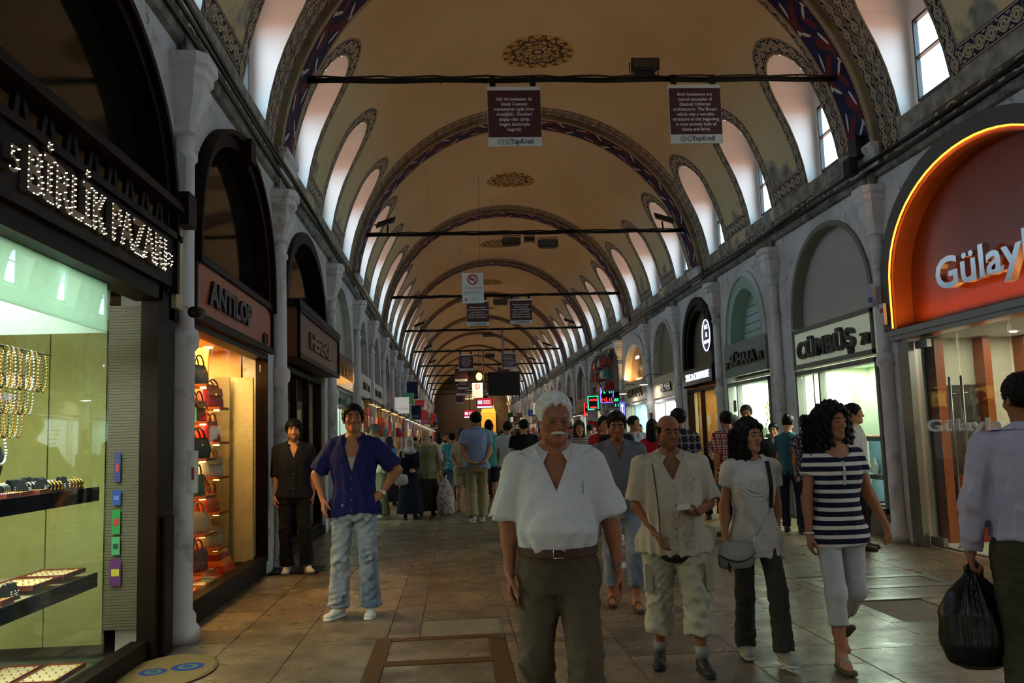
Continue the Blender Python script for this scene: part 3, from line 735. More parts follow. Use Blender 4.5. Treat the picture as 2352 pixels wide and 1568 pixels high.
for k, (yy, w_) in enumerate(((5.72, .3), (5.35, .34))):
    q = tray((SX(-1, .27), yy, .735), .26, w_, (226, 208, 160), True); tag(q, ['cream jewellery tray at the glass corner of the lower shelf', 'cream jewellery tray beside the corner tray, lower shelf'][k], 'tray')
for k, (d, w) in enumerate(((.22, 2.12), (.3, 1.98), (.36, 1.84))):
    b = empty('necklace_rail'); tag(b, ['top', 'middle', 'bottom'][k]+' horizontal rail of pearl strings in the jewellery window', 'necklace rail'); MB().tube([(SX(-1, d+.1), 4.9, w), (SX(-1, d+.1), 5.74-.06*k, w)], .006, 6).build('rail', M_STEEL, b)
    for j in range(13):
        y = 4.96+.056*j; c = [M_GOLD, flat((236, 226, 206), .3), flat((210, 150, 90), .3), flat((40, 36, 40), .3)][(j+k) % 4]
        m = MB(); n = 34
        for q in range(n):
            w2 = 2*pi*q/n; m.ball((SX(-1, d+.1)+.012*sin(w2), y+.028*sin(w2), w-.12+.12*cos(w2)), .0068, 6)
        m.build('bead_string', c, b, True)
q = bust((SX(-1, .4), 5.12, 1.26), pi/2, M_VELVET, 1.6, flat((240, 232, 215), .3)); tag(q, 'black velvet bust with pearl necklace in the jewellery window', 'bust')
q = bust((SX(-1, .35), 5.0, .71), pi/2, M_CREAM, 1.1, M_GOLD); tag(q, 'cream bust on the lower shelf of the jewellery window', 'bust')
# sign with bulbs
s = sign(-1, 2.9, 6.85, 2.74, 3.14, .1, M_WOODD, 'dark sign with bulb-studded mirrored letters over the jewellery window')
M_MIRROR = G('mirror_letter', .15, .85, color=(196, 186, 170)).m; M_SIGNB = glow('sign_bulb', (255, 246, 225), 4)
LET = sign_text(-1, s, '5', 4.2, 4.31, 2.86, .2, M_MIRROR, .105, ext=.02)+sign_text(-1, s, 'BİRLİK PAZARI', 4.38, 6.5, 2.82, .33, M_MIRROR, .105, .008, .02)+sign_text(-1, s, '59', 6.52, 6.68, 2.86, .16, M_MIRROR, .105, ext=.015)
for L in LET:          # bulbs round each letter's outline
    V = np.array([v.co[:] for v in L.data.vertices]); xf = V[:, 0].max(); eds = {}
    for p in L.data.polygons:
        if all(L.data.vertices[i].co.x > xf-1e-4 for i in p.vertices):
            for a, b in p.edge_keys: eds[(a, b)] = eds.get((a, b), 0)+1
    m = MB(); seen = []
    for (a, b), n in eds.items():
        if n > 1: continue
        A, B = V[a], V[b]
        if abs(B[2]-A[2]) < .55*np.linalg.norm(B-A) and A[2] > 2.84: continue
        k = max(1, int(np.linalg.norm(B-A)/.03))
        for j in range(k):
            p = A+(B-A)*(j+.5)/k
            if all(np.linalg.norm(p-q) > .027 for q in seen): seen.append(p); m.ball((p[0]+.004, p[1], p[2]), .0042, 5)
    if seen: m.build('bulb', M_SIGNB, L)
m = MB()   # cornices and the slatted gallery above the letters
for a, b, z0, z1 in ((.0, .17, 3.34, 3.38), (.0, .15, 3.38, 3.42), (.02, .13, 3.12, 3.17)): m.box(SX(-1, a), SX(-1, -b), 2.85, 6.95, z0, z1)
m.box(SX(-1, .02), SX(-1, -.2), 6.86, 7.08, 3.26, 3.52); m.build('cornice', M_WOODD, s)
MB().box(SX(-1, .02), SX(-1, .0), 2.9, 6.85, 3.14, 3.36).build('gallery_back', flat((190, 150, 90), .6), s)
for k in range(26):
    y = 3.0+k*.15; MB().hexa([(SX(-1, a), y+dy+w, z) for z, dy in ((3.16, 0), (3.35, .05 if k % 2 else -.05)) for a, w in ((-.08, 0), (-.05, 0), (-.05, .05), (-.08, .05))]).build('slat', M_WOODD, s)
b = empty('pilaster_panel'); tag(b, 'tall cream inset pilaster panel beside the bulb-lit sign', 'panel'); MB().box(SX(-1, -.06), SX(-1, -.1), 6.9, 7.06, 2.6, 3.26).build('panel', M_CREAM, b); MB().box(SX(-1, -.012), SX(-1, -.06), 6.86, 7.1, 2.5, 3.3).build('backing', M_WOODD, b)
for k, (xa, xb, za, zb, c1, c2, lb) in enumerate(((-2.53, -2.485, 1.27, 1.49, (50, 60, 120), (170, 60, 60), 'narrow striped flag sticker'), (-2.54, -2.48, 1.1, 1.21, (40, 70, 150), (90, 120, 190), 'blue square sticker'), (-2.54, -2.48, .89, 1.07, (30, 130, 60), (180, 40, 60), 'tall green sticker with red dot'), (-2.54, -2.48, .74, .87, (70, 150, 100), (30, 60, 50), 'pale green square sticker'), (-2.55, -2.47, .52, .71, (90, 40, 100), (190, 180, 60), 'purple and yellow butterfly sticker'))):
    q = empty('window_sticker'); tag(q, lb+' on the jewellery door glass', 'sticker'); MB().box(xa, xb, 6.712, 6.716, za, zb).build('film', flat(c1, .5), q); MB().box(xa+.012, xb-.012, 6.709, 6.712, za+.35*(zb-za), za+.62*(zb-za)).build('motif', flat(c2, .5), q)
q = tag(empty('bullet_camera', (-2.02, 6.98, 2.58)), 'small round security camera on the pilaster by the jewellery shop', 'camera'); MB().tube([(0, .1, 0), (0, -.08, -.02)], .045, 12).build('housing', M_IRON, q, True); MB().tube([(0, -.08, -.02), (0, -.085, -.02)], .03, 12).build('lens', M_DGLASS, q); MB().tube([(0, .05, .0), (-.1, .06, .05)], .015, 6).build('mount', M_WHITE, q)
q = tag(empty('alarm_box', (-2.2, 6.98, 3.7)), 'grey louvred alarm box with sticker above the jewellery sign', 'alarm box'); MB().box(-.05, .05, -.12, .12, -.2, .18).build('case', flat((110, 110, 112), .5), q)
for k in range(6): MB().box(-.04, .04, -.124, -.12, .02+.024*k, .03+.024*k).build('louvre', M_BLACK, q)
MB().box(-.04, .04, -.124, -.12, -.18, -.04).build('sticker', M_WHITE, q)
q = tag(empty('pillar_notice', (-2.07, 7.22, 1.15)), 'white switch box taped to the pillar by the handbag shop', 'switch box'); MB().box(-.06, .02, -.09, -.05, 0, .33).build('case', M_WHITE, q); MB().box(-.02, -.0, -.094, -.09, .1, .2).build('mark', flat((150, 60, 60), .5), q)
# --- handbag shop
o = (7.56, 10.65)
S1 = shop(-1, o, 'handbag shopfront glowing orange under a wooden arch', M_WOODD, flat((190, 160, 110), .6), (2.6, 3.2), .16, lamp=(1, .6, .22), power=230, depth=1.25, pane=None, mull=(), post=.03, ceil=flat((196, 140, 70), .5), setback=.06)
m = MB(); archband(m, -1, -.06, .2, o, -.05, .12, 3.1); archband(m, -1, -.12, .0, o, -.05, .0, 3.1); m.build('arch_frame', M_WOODD, S1)
m = MB(); arched(m, -1, .1, 7.56, 10.65, 3.2, o, .03, .06); m.build('fanlight', M_DGLASS, S1)
m = MB(); m.prism([(SX(-1, -.04), 9.05, 4.5), (SX(-1, -.04), 9.3, 4.5), (SX(-1, -.04), 9.27, 4.74), (SX(-1, -.04), 9.08, 4.74)], (.14, 0, 0)); m.build('keystone', M_WOODD, S1)
MB().box(SX(-1, 1.2), SX(-1, .5), 9.95, 9.99, .2, 2.62).build('orange_panel', flat((226, 130, 40), .5), S1)
MB().box(SX(-1, .5), SX(-1, .32), 10.2, 10.23, .2, 2.3).build('grey_panel', flat((120, 112, 84), .5), S1)
MB().box(SX(-1, 1.22), SX(-1, 1.18), 8.1, 9.7, .2, 2.6).build('orange_panel', flat((226, 130, 40), .5), S1)
MB().box(SX(-1, .34), SX(-1, .08), 10.3, 10.36, .2, 2.3).build('cream_door', M_CREAM, S1)
s = sign(-1, 7.5, 10.72, 2.62, 3.18, .05, M_WOODO, 'orange-brown wooden sign with dark letters over the handbag shop', moulding=M_WOODD)
sign_text(-1, s, 'ANTILOP', 7.95, 9.6, 2.8, .3, flat((20, 16, 14), .4), .055, .012, .012); sign_text(-1, s, '61', 10.2, 10.4, 2.7, .16, flat((20, 16, 14), .4), .055, .006, .01)
bagc = [(150, 30, 40), (190, 60, 40), (226, 190, 160), (170, 30, 60), (60, 140, 140), (214, 170, 120), (40, 30, 34), (220, 90, 40), (120, 60, 40), (230, 220, 200), (60, 70, 110), (200, 40, 50), (90, 30, 40)]
desc = ['dark red', 'rust', 'pale pink', 'crimson', 'teal', 'tan', 'black', 'orange', 'brown', 'off-white', 'slate blue', 'scarlet', 'maroon']
for col_, (d, yy) in enumerate(((.27, 8.8), (.3, 9.4), (.62, 9.55))):
    n = 6; names = ['front', 'middle', 'rear'][col_]
    for k in range(n):
        z = .32+.36*k+(.0, .16, .08)[col_]
        if z > 2.2: continue
        sh = empty('bag_shelf'); tag(sh, 'orange wooden bag shelf, %s from the bottom of the %s stack in the handbag shop' % (ORD[k], names), 'shelf', 'shelves in the handbag shop')
        MB().box(SX(-1, d+.17), SX(-1, d-.13), yy-.19, yy+.19, z-.025, z).build('board', M_WOODO, sh)
        MB().lathe([(.03, -.014), (.03, 0)], (SX(-1, d-.06), yy-.05, z-.026), 10).build('lamp', M_BULBW, sh)
        c = (col_*5+k*2) % 13
        q = hand_bag((SX(-1, d+.02), yy, z+.001), pi/2+random.uniform(-.5, .3), .33, .2, .14, bagc[c], k % 2)
        tag(q, '%s leather handbag, %s from the bottom of the %s shelves' % (desc[c], ORD[k], names), 'handbag', 'handbags in the shop window')
MB().box(SX(-1, .9), SX(-1, .1), 8.2, 9.9, .16, .2).build('window_floor', M_WOODO, S1)
for k, (c, nm) in enumerate((((230, 100, 40), 'orange'), ((226, 200, 170), 'cream'), ((160, 200, 190), 'mint'))):
    q = empty('wallet', (SX(-1, .2), 8.3+.32*k, .202), pi/2+.2); tag(q, nm+' leather wallet lying on the handbag window floor', 'wallet'); MB().box(-.1, .1, -.06, .06, 0, .012).build('back_half', flat(c, .5), q); MB().hexa([(-.1, -.06, .013), (.1, -.06, .013), (.1, .06, .014), (-.1, .06, .014), (-.1, -.06, .022), (.1, -.06, .022), (.1, .06, .03), (-.1, .06, .03)]).build('front_half', flat(c, .45), q)
q = empty('folded_scarf', (SX(-1, .32), 9.72, .202), pi/2); tag(q, 'red and orange folded scarves stacked in the handbag window', 'scarf')
for k, c in enumerate(((200, 60, 30), (226, 120, 40), (150, 30, 30), (230, 150, 60))): MB().hexa([(-.2, -.14+.03*k, .06*k), (.2, -.14+.03*k, .06*k), (.2, .12, .06*k), (-.2, .12, .06*k), (-.19, -.12+.03*k, .06*k+.056), (.19, -.12+.03*k, .06*k+.056), (.19, .11, .06*k+.056), (-.19, .11, .06*k+.056)]).build('fold', flat(c, .8), q)
# --- carpet shop in dark wood
o = (11.7, 15.4)
S2 = shop(-1, o, 'dark brown panelled shopfront with reflecting panes beside the handbag shop', M_WOODD, flat((60, 50, 40), .7), (2.6, 3.3), .12, lamp=(1, .8, .5), power=7, depth=1.6, mull=(13.2, 14.3), setback=.14)
m = MB(); archband(m, -1, -.06, .2, o, -.05, .12, 3.1); m.build('arch_frame', M_WOODD, S2); m = MB(); arched(m, -1, .1, *o, 3.3, o, .03, .06); m.build('fanlight', M_DGLASS, S2)
s = sign(-1, 11.55, 15.5, 2.66, 3.32, .22, flat((104, 56, 32), .5), 'projecting brown wooden sign box with carved letters', .3, M_WOODD)
sign_text(-1, s, 'HEREKE', 12.4, 14.4, 2.86, .32, flat((120, 96, 66), .5), .225, .01, .015)
MB().box(SX(-1, .1), SX(-1, -.26), 11.5, 15.55, 3.32, 3.42).build('cornice', M_WOODD, s)
# --- silver and gift shop
o = LOPEN[7]
S3 = shop(-1, o, 'bright silver-gift shopfront with plain white fanlight on the left', flat((120, 116, 108), .4), flat((226, 232, 220), .5), (2.6, 3.25), .3, fan=flat((170, 162, 150), .5), lamp=(.86, 1, .9), power=70, depth=1.4, setback=.06)
s = sign(-1, o[0]+.0, o[1], 2.6, 3.25, .06, flat((40, 26, 20), .15, 0, .8), 'dark glossy sign board above the bright gift shop'); m = MB(); strokes(m, (SX(-1, -.062), o[0]+.4, 2.82), (0, 1, 0), 2.5, .24, 4); m.build('lettering', M_GOLD, s)
MB().box(SX(-1, .09), SX(-1, .08), o[0]+.1, o[1]-.1, 2.2, 2.52).build('window_banner', M_PALEG, S3); m = MB(); strokes(m, (SX(-1, .078), o[0]+.4, 2.3), (0, 1, 0), 2.3, .14, 9); m.build('banner_text', flat((70, 110, 90), .5), S3)
# ---- generic far shops
FARC = [(120, 30, 28), (30, 44, 90), (40, 90, 60), (190, 180, 160), (60, 40, 30), (150, 110, 60), (90, 30, 60), (200, 196, 186)]
FARN = ['red', 'navy', 'green', 'cream', 'brown', 'ochre', 'plum', 'white']
FART = ['GÜMÜŞ', 'HALI KİLİM', 'DERİ', 'ALTIN', 'SERAMİK', 'ANTİK', 'ÇARŞI', 'TEKSTİL']
LCOL = [(1, .9, .7), (.85, 1, .92), (1, .75, .4), (1, .96, .85), (1, .68, .35)]
GOODS = {}
def hung_goods(kind, seed):
    """a bunch of goods hung on hooks: shared meshes per kind"""
    if (kind, seed) in GOODS: return GOODS[kind, seed]
    rg = random.Random(seed); m = MB()
    if kind == 'bag':
        pr = [(.05, 0), (.14, .02), (.16, .16), (.11, .3), (.05, .34)]; m.lathe(pr, n=10); m.tube([(.08*cos(pi*k/6), 0, .32+.24*sin(pi*k/6)) for k in range(7)], .012, 5); m.tube([(0, 0, .55), (0, 0, .827-.2*seed)], .008, 4)
    elif kind == 'cloth':
        m.prism([(a*.6, 0, b*.62) for a, b in ((-.22, 0), (.22, 0), (.2, .55), (.34, .45), (.38, .58), (.16, .78), (.06, .74), (-.06, .74), (-.16, .78), (-.38, .58), (-.34, .45), (-.2, .55))], (0, .04, 0)); m.tube([(0, .02, .45), (0, .02, .826-.2*seed)], .005, 4)
    else:
        m.lathe([(.02, 0), (.2, .03), (.22, .05), (.19, .04), (.02, .02)], n=16)
    GOODS[kind, seed] = m; return m
def far_shop(side, o, i, rg):
    k = rg.randrange(8); lc = rg.choice(LCOL); sd = 'left' if side < 0 else 'right'; near = o[0] < 62
    lit = flat((214, 190, 140), .6) if lc[2] < .6 else flat((216, 220, 206), .6)
    r = shop(side, o, 'small lit shopfront, %s from the camera along the %s wall' % (ORD[i-4], sd), flat(FARC[(k+3) % 8], .5), lit, (2.55, 3.2), .35, fan=flat([(120, 110, 96), (150, 142, 130), (60, 54, 48)][k % 3], .5), lamp=lc, power=40 if near else 26, depth=1.1, setback=.05, glass=near)
    s = sign(side, o[0], o[1], 2.6, 3.15, .08, flat(FARC[k], .5), '%s sign of the %s shop along the %s wall' % (FARN[k], ORD[i-4], sd))
    a, b = (o[0]+.4, o[1]-.4) if side < 0 else (o[1]-.4, o[0]+.4)
    m = MB(); strokes(m, (SX(side, -.082), a, 2.78), (0, 1, 0) if side < 0 else (0, -1, 0), abs(b-a), .2, i*3+side); m.build('lettering', flat((225, 215, 190), .4) if k not in (3, 7) else flat((40, 36, 34), .4), s)
    MB().box(*sorted((SX(side, .08), SX(side, -.3))), o[0]+.2, o[1]-.2, 2.5, 2.54).build('awning_shelf', flat((70, 66, 60), .5), r)
    for q in range(3): MB().lathe([(.09, -.05), (.05, .03), (.02, .06)], (SX(side, -.28), o[0]+.6+q*.9, 2.46), 10).build('gooseneck_lamp', M_STEEL, r, True); MB().lathe([(.07, -.01), (.07, 0)], (SX(side, -.28), o[0]+.6+q*.9, 2.42), 10).build('bulb', M_BULB if lc[2] > .6 else M_BULBW, r)
    if o[0] > (30 if side < 0 else 40):
        bs_ = tag(empty('blade_sign'), '%s sign jutting out from the %s shop along the %s wall' % (FARN[(k+5) % 8], ORD[i-4], sd), 'sign'); x0 = SX(side, -.09); x1 = SX(side, -.62); zb = rg.uniform(2.5, 3.4)
        MB().box(min(x0, x1), max(x0, x1), o[0]+.1, o[0]+.16, zb, zb+rg.uniform(.35, .8)).build('panel', glow('lit_sign_%d' % k, FARC[(k+5) % 8], .5) if rg.random() < .4 else flat(FARC[(k+5) % 8], .5), bs_)
        m = MB(); strokes(m, (min(x0, x1)+.06, o[0]+.098, zb+.12), (1, 0, 0), .42, .1, i*5+side); m.build('lettering', M_WHITE, bs_)
        MB().tube([(x0, o[0]+.13, zb+.02), (x1, o[0]+.13, zb+.02)], .015, 5).build('bracket', M_IRON, bs_)
    kind = rg.choice(['bag', 'cloth', 'plate'])
    nm = {'bag': 'hanging_bag', 'cloth': 'hanging_shirt', 'plate': 'copper_plate'}[kind]; word = {'bag': 'bags', 'cloth': 'shirts', 'plate': 'copper plates'}[kind]
    for q in range(5 if near else 3):
        y = o[0]+.35+q*(o[1]-o[0]-.5)/(5 if near else 3); ci = rg.randrange(13); c = bagc[ci] if kind != 'plate' else (190, 110, 60)
        m = hung_goods(kind, q % 2); me = m.mesh(nm, flat(c, .5 if kind != 'plate' else .3, .0 if kind != 'plate' else .9))
        ob = link(nm, me, None, (SX(side, -.16), y, 1.67+.2*(q % 2))); ob.rotation_euler = (0, pi/2*(-side) if kind == 'plate' else 0, pi/2 if kind != 'plate' else 0)
        tag(ob, '%s %s, %s of those hung outside the %s shop, %s wall' % ('copper' if kind == 'plate' else desc[ci], {'bag': 'bag', 'cloth': 'shirt', 'plate': 'plate'}[kind], ORD[q], ORD[i-4], sd), {'bag': 'bag', 'cloth': 'shirt', 'plate': 'plate'}[kind], '%s outside the %s shop on the %s' % (word, ORD[i-4], sd))
rg = random.Random(11)
for i, o in enumerate(LOPEN):
    if o[0] > 20: far_shop(-1, o, i, rg)
for side, OP, sd in ((-1, LOPEN, 'left'), (1, ROPEN, 'right')):       # unseen shops behind the camera, their lamps added as front fill
    for i, o in enumerate(OP):
        if o[1] < (2.5 if side < 0 else 6.5): shop(side, o, 'plain unseen shopfront lit as fill behind the camera, %s on the %s' % (ORD[i], sd), flat((90, 70, 54), .5), flat((220, 214, 196), .6), (2.6, 3.2), .3, fan=M_DGLASS, lamp=(.82, .92, 1), power=40, depth=1.3, glass=False)

# ================================================================ right shops
# --- jeweller under the orange arch
o = (7.1, 10.95)
R0 = tag(empty('shopfront'), 'steel-framed jewellery shop under the glowing orange arch', 'shopfront')
m = MB(); m.face([(SX(1, 2.3), 7.1, 0), (SX(1, 2.3), 10.95, 0), (SX(1, 2.3), 10.95, 2.9), (SX(1, 2.3), 7.1, 2.9)])
for y in (7.1, 10.95): m.face([(SX(1, .28), y, 0), (SX(1, 2.3), y, 0), (SX(1, 2.3), y, 2.9), (SX(1, .28), y, 2.9)])
m.build('interior_wall', flat((214, 204, 178), .6), R0)
MB().box(SX(1, .1), SX(1, 2.3), 7.1, 10.95, 2.62, 2.68).build('interior_ceiling', M_WHITE, R0)
MB().box(SX(1, .1), SX(1, 2.3), 7.1, 10.95, .001, .02).build('shop_floor', flat((214, 206, 190), .3), R0)
for y in (8.2, 9.6): MB().box(SX(1, 2.2), SX(1, 2.29), y-.35, y+.35, .1, 2.5).build('cabinet_panel', M_WOODR, R0)
for a, b in ((.3, .42), (.95, 1.05), (1.5, 2.2)): MB().box(SX(1, a), SX(1, b), 10.72, 10.94, .02, 2.6).build('side_panel', M_WOODO, R0)
MB().box(SX(1, .45), SX(1, .93), 10.86, 10.94, .9, 2.0).build('wall_niche', flat((60, 50, 44), .4), R0); MB().box(SX(1, .45), SX(1, .93), 10.7, 10.94, .02, .85).build('side_cabinet', M_WOODR, R0)
m = MB(); bx(m, 1, -.05, .12, 10.72, 10.97, 0, 2.62); bx(m, 1, -.1, -.02, 10.62, 10.74, 0, 2.62); m.build('steel_post', M_STEEL, R0)
m = MB(); bx(m, 1, -.12, .12, 7.0, 11.05, 2.6, 2.74); bx(m, 1, -.14, .05, 7.0, 11.05, 2.66, 2.72); m.build('steel_lintel', M_STEEL, R0)
for k, (a, b) in enumerate(((9.75, 10.62), (8.8, 9.72), (7.2, 8.75))): m = MB(); bx(m, 1, .02, .032, a, b, .03, 2.58); m.build('glass_door' if k < 2 else 'pane', GLASS, R0)
for y in (9.86, 9.62): m = MB(); m.tube([(SX(1, -.04), y, .55), (SX(1, -.04), y, 2.05)], .016, 10); m.tube([(SX(1, .02), y, .75), (SX(1, -.04), y, .75)], .01, 8); m.tube([(SX(1, .02), y, 1.85), (SX(1, -.04), y, 1.85)], .01, 8); m.build('door_handle', M_STEEL, R0, True)
m = MB(); bx(m, 1, .0, .06, 10.35, 10.63, .03, .13); bx(m, 1, .0, .06, 10.35, 10.63, 2.46, 2.56); m.build('door_clamp', M_STEEL, R0)
m = MB(); archband(m, 1, -.14, .2, o, -.16, .04, 2.74); m.build('arch_surround', flat((78, 72, 68), .5), R0)
m = MB(); archband(m, 1, -.1, .2, o, .05, .1, 2.74); m.build('arch_lining', M_WOODO, R0)
area('arch_glow', (SX(1, -.02), 9.03, 2.78), .06, 3.3, 16, (1, .5, .14), (pi, math.radians(-12), 0), R0)
m = MB(); archband(m, 1, -.135, -.12, o, .04, .06, 2.76); m.build('light_strip', glow('amber_light_strip', (255, 150, 50), 3), R0)
m = MB(); arched(m, 1, .14, 7.1, 10.95, 2.74, o, .03, .1); m.build('arch_panel', M_WOODR, R0)
area('shop_lamp', (SX(1, 1.1), 9.0, 2.6), 1.4, 3.2, 55, (1, .93, .8), parent=R0)
for k in range(4): MB().lathe([(.04, -.01), (.04, 0)], (SX(1, .7+.4*(k % 2)), 7.6+.9*k, 2.618), 10).build('downlight', M_BULB, R0)
s = tag(empty('shop_sign'), 'large steel letters standing on the orange veneer arch', 'sign')
sign_text(1, s, 'Gülayla', 10.02, 7.95, 3.1, .52, G('polished_steel', .22, .9, color=(214, 210, 214)).m, -.06, .01, .04)
sign_text(1, R0, 'Gülayla', 10.55, 9.0, 1.42, .2, M_WHITE, -.012, .004, .003, False, 'door_lettering')
# counters inside
for k, (y, d) in enumerate(((9.3, 1.25), (8.3, 1.5))):
    c = empty('display_counter', (0, 0, 0)); tag(c, ['veneered', 'far veneered'][k]+' glass-topped display counter inside the orange-arched shop', 'counter')
    MB().box(SX(1, d), SX(1, d+.5), y-.45, y+.45, .024, .8).build('cabinet', M_WOODO, c); MB().box(SX(1, d+.02), SX(1, d+.48), y-.43, y+.43, .8, .86).build('tray', flat((232, 214, 170), .5), c)
    MB().box(SX(1, d), SX(1, d+.5), y-.45, y+.45, .8, 1.05).build('glass_top', GLASS, c)
    m = MB()
    for j in range(30): m.ball((SX(1, d+.05+.4*random.random()), y-.4+.8*random.random(), .875), (.02, .02, .012), 6)
    m.build('gold_chains', M_GOLD, c)
M_FILLSTRIP = glow('window_light_strip', (250, 252, 255), 9)  # unseen glowing strips added under the shelves to brighten the goods
def window_goods(side, o, zs, nm, busts=True, gold=M_GOLD, d0=.25, rnd=None):
    rg = random.Random(int(o[0]*10))
    for lv, z in enumerate(zs):
        s = empty('display_shelf'); tag(s, '%s display shelf in the %s' % (['lowest', 'second', 'third', 'fourth'][lv], nm), 'shelf')
        m = MB(); bx(m, side, d0-.1, d0+.35, o[0]+.15, o[1]-.15, z-.03, z); m.build('board', M_WHITE, s); m = MB(); bx(m, side, d0-.12, d0-.1, o[0]+.15, o[1]-.15, z-.05, z+.02); m.build('fascia', flat((120, 116, 108), .4), s)
        if lv: m = MB(); bx(m, side, d0-.08, d0-.05, o[0]+.2, o[1]-.2, z-.042, z-.031); m.build('light_strip', M_FILLSTRIP, s)
        n = max(2, int((o[1]-o[0]-.7)/.36)+1); z += .002
        for k in range(n):
            y = o[0]+.35+(o[1]-o[0]-.7)*k/(n-1)
            if (k+lv) % 2 == 0 and busts: q = bust((SX(side, d0+.1), y, z), pi/2*side if side < 0 else -pi/2, flat((236, 232, 226), .6), .9, gold); tag(q, 'white necklace bust, %s along the %s shelf, %s' % (ORD[k], ['lowest', 'second', 'third', 'fourth'][lv], nm), 'bust', 'busts on the %s shelf of the %s' % (['lowest', 'second', 'third', 'fourth'][lv], nm))
            else: q = tray((SX(side, d0+.1), y, z), .2, .22, (222, 216, 200), gold is M_GOLD); tag(q, 'pale jewellery tray, %s along the %s shelf, %s' % (ORD[k], ['lowest', 'second', 'third', 'fourth'][lv], nm), 'tray', 'trays on the %s shelf of the %s' % (['lowest', 'second', 'third', 'fourth'][lv], nm))
# --- 70: green-white jeweller
M_GREY = flat((112, 108, 100), .5); M_LETD = G('smoked_steel_letter', .3, .8, color=(70, 66, 60)).m
o = (11.6, 14.5)
R1 = shop(1, o, 'pale green jewellery shopfront with plain white arch', M_GREY, flat((222, 232, 200), .5), (2.46, 3.2), .32, fan=flat((176, 168, 162), .6), lamp=(.95, 1, .86), power=210, depth=1.25, mull=(13.6,), ceil=M_WHITE, setback=.05)
m = MB(); archband(m, 1, -.03, .18, o, -.02, .06, 3.2); m.build('arch_frame', M_GREY, R1)
MB().box(SX(1, .9), SX(1, .92), 12.9, 14.4, .4, 2.3).build('rear_panel', flat((150, 160, 140), .4), R1)
MB().box(SX(1, .4), SX(1, .44), 11.65, 12.9, .36, 1.28).build('blue_backdrop', flat((150, 196, 206), .5), R1)
s = sign(1, 11.62, 14.48, 2.52, 3.14, .02, G('green_glass_glow', .4, color=(196, 206, 176)).emit((196, 206, 176), .22).m, 'pale green sign with tall dark raised letters and number', .03, M_GREY)  # board emission imitates shop light coming through the sign glass
sign_text(1, s, 'CÜMBÜŞ', 14.25, 12.15, 2.66, .38, M_LETD, .025, .014, .03); sign_text(1, s, '70', 11.95, 11.68, 2.66, .22, M_LETD, .025, .008, .03)
window_goods(1, (11.75, 13.0), (.38, .8, 1.34), 'pale green window')
b = empty('window_sticker'); tag(b, 'purple WORLD sticker on the pale green window', 'sticker'); MB().box(SX(1, .04), SX(1, .046), 13.35, 13.75, 1.78, 1.9).build('film', flat((70, 40, 90), .5), b); put_text('WORLD', (SX(1, .038), 13.7, 1.81), (0, -1, 0), (0, 0, 1), M_WHITE, b, .085, .003, .001, split=False, name='lettering')
# --- 76: teal arch
o = (15.75, 18.25)
R2 = shop(1, o, 'jewellery shopfront with deep teal slatted arch', M_GREY, flat((226, 238, 214), .5), (2.5, 3.35), .35, lamp=(.92, 1, .88), power=210, depth=1.25, mull=(17.7,), ceil=M_WHITE, setback=.05)
m = MB(); archband(m, 1, -.04, .3, o, -.02, .1, 3.3); m.build('arch_frame', M_WALL, R2)
m = MB(); archband(m, 1, .0, .34, o, .1, .34, 3.3); m.build('arch_lining', flat((150, 178, 168), .5), R2)
for k in range(7): m = MB(); bx(m, 1, .3, .33, 15.95, 18.05, 3.36+.17*k, 3.36+.17*k+.155); m.build('slat', flat((176, 202, 196), .5), R2)
s = sign(1, 15.75, 18.25, 2.62, 3.3, .05, flat((112, 122, 112), .4), 'grey green sign with raised steel letters under the teal arch', .08)
sign_text(1, s, '76', 18.12, 17.88, 2.8, .18, M_LETD, .055, .006, .02); sign_text(1, s, 'BÜHARA', 17.75, 16.2, 2.84, .3, M_LETD, .055, .012, .03); sign_text(1, s, '76', 16.08, 15.85, 2.84, .2, M_LETD, .055, .006, .02)
window_goods(1, (15.85, 17.4), (.5, .95, 1.4), 'window under the teal arch', True)
m = MB()
for k in range(3):
    for j in range(28): m.ball((SX(1, .5), 15.95+.055*j, 2.0-.14*k-.05*sin(j*1.7)), (.012, .012, .05), 5)
q = tag(m.build('gold_chain_curtain', M_GOLD), 'rows of gold chains hung in the window under the teal arch', 'gold chains', kind='stuff')
b = empty('window_sticker'); tag(b, 'small black and red security sticker on a window edge', 'sticker'); MB().box(SX(1, .035), SX(1, .04), 17.9, 18.08, 1.9, 2.14).build('film', M_BLACK, b); MB().box(SX(1, .033), SX(1, .036), 17.92, 18.06, 2.05, 2.12).build('band', flat((200, 60, 40), .5), b)
# --- cashmere shop: dark wood arch with neon disc
o = (19.0, 21.65)
R3 = shop(1, o, 'dark wooden shopfront with round neon disc in its arch', M_WOODD, flat((150, 110, 60), .6), (2.55, 3.1), .1, lamp=(1, .72, .32), power=60, depth=1.5, mull=(20.6,), setback=.12, fan=flat((96, 82, 54), .5))
m = MB(); archband(m, 1, -.05, .3, o, -.03, .16, 2.6); m.build('arch_frame', M_WOODD, R3); m = MB(); archband(m, 1, .0, .3, (19.0, 21.65), .16, .3, 2.6); m.build('arch_lining', M_WOODD, R3)
M_NEONW = glow('white_neon', (225, 228, 255), 1.5)
s = sign(1, 19.05, 21.6, 2.64, 3.02, .1, flat((24, 16, 14), .4), 'black sign with glowing white serif letters over the wooden shop', .1); sign_text(1, s, 'SILK & CASHMERE', 21.2, 19.25, 2.74, .24, M_NEONW, .105, .0, .01)
s = tag(empty('hanging_disc_sign'), 'round black hanging sign with a white neon ring', 'sign'); cz, cy, cx_ = 3.64, 18.95, SX(1, -.2)
m = MB(); n = 28
P0 = [(cx_, cy+.30*cos(2*pi*k/n), cz+.36*sin(2*pi*k/n)) for k in range(n)]; m.prism(P0, (.05, 0, 0)); m.build('disc', flat((26, 22, 20), .4), s)
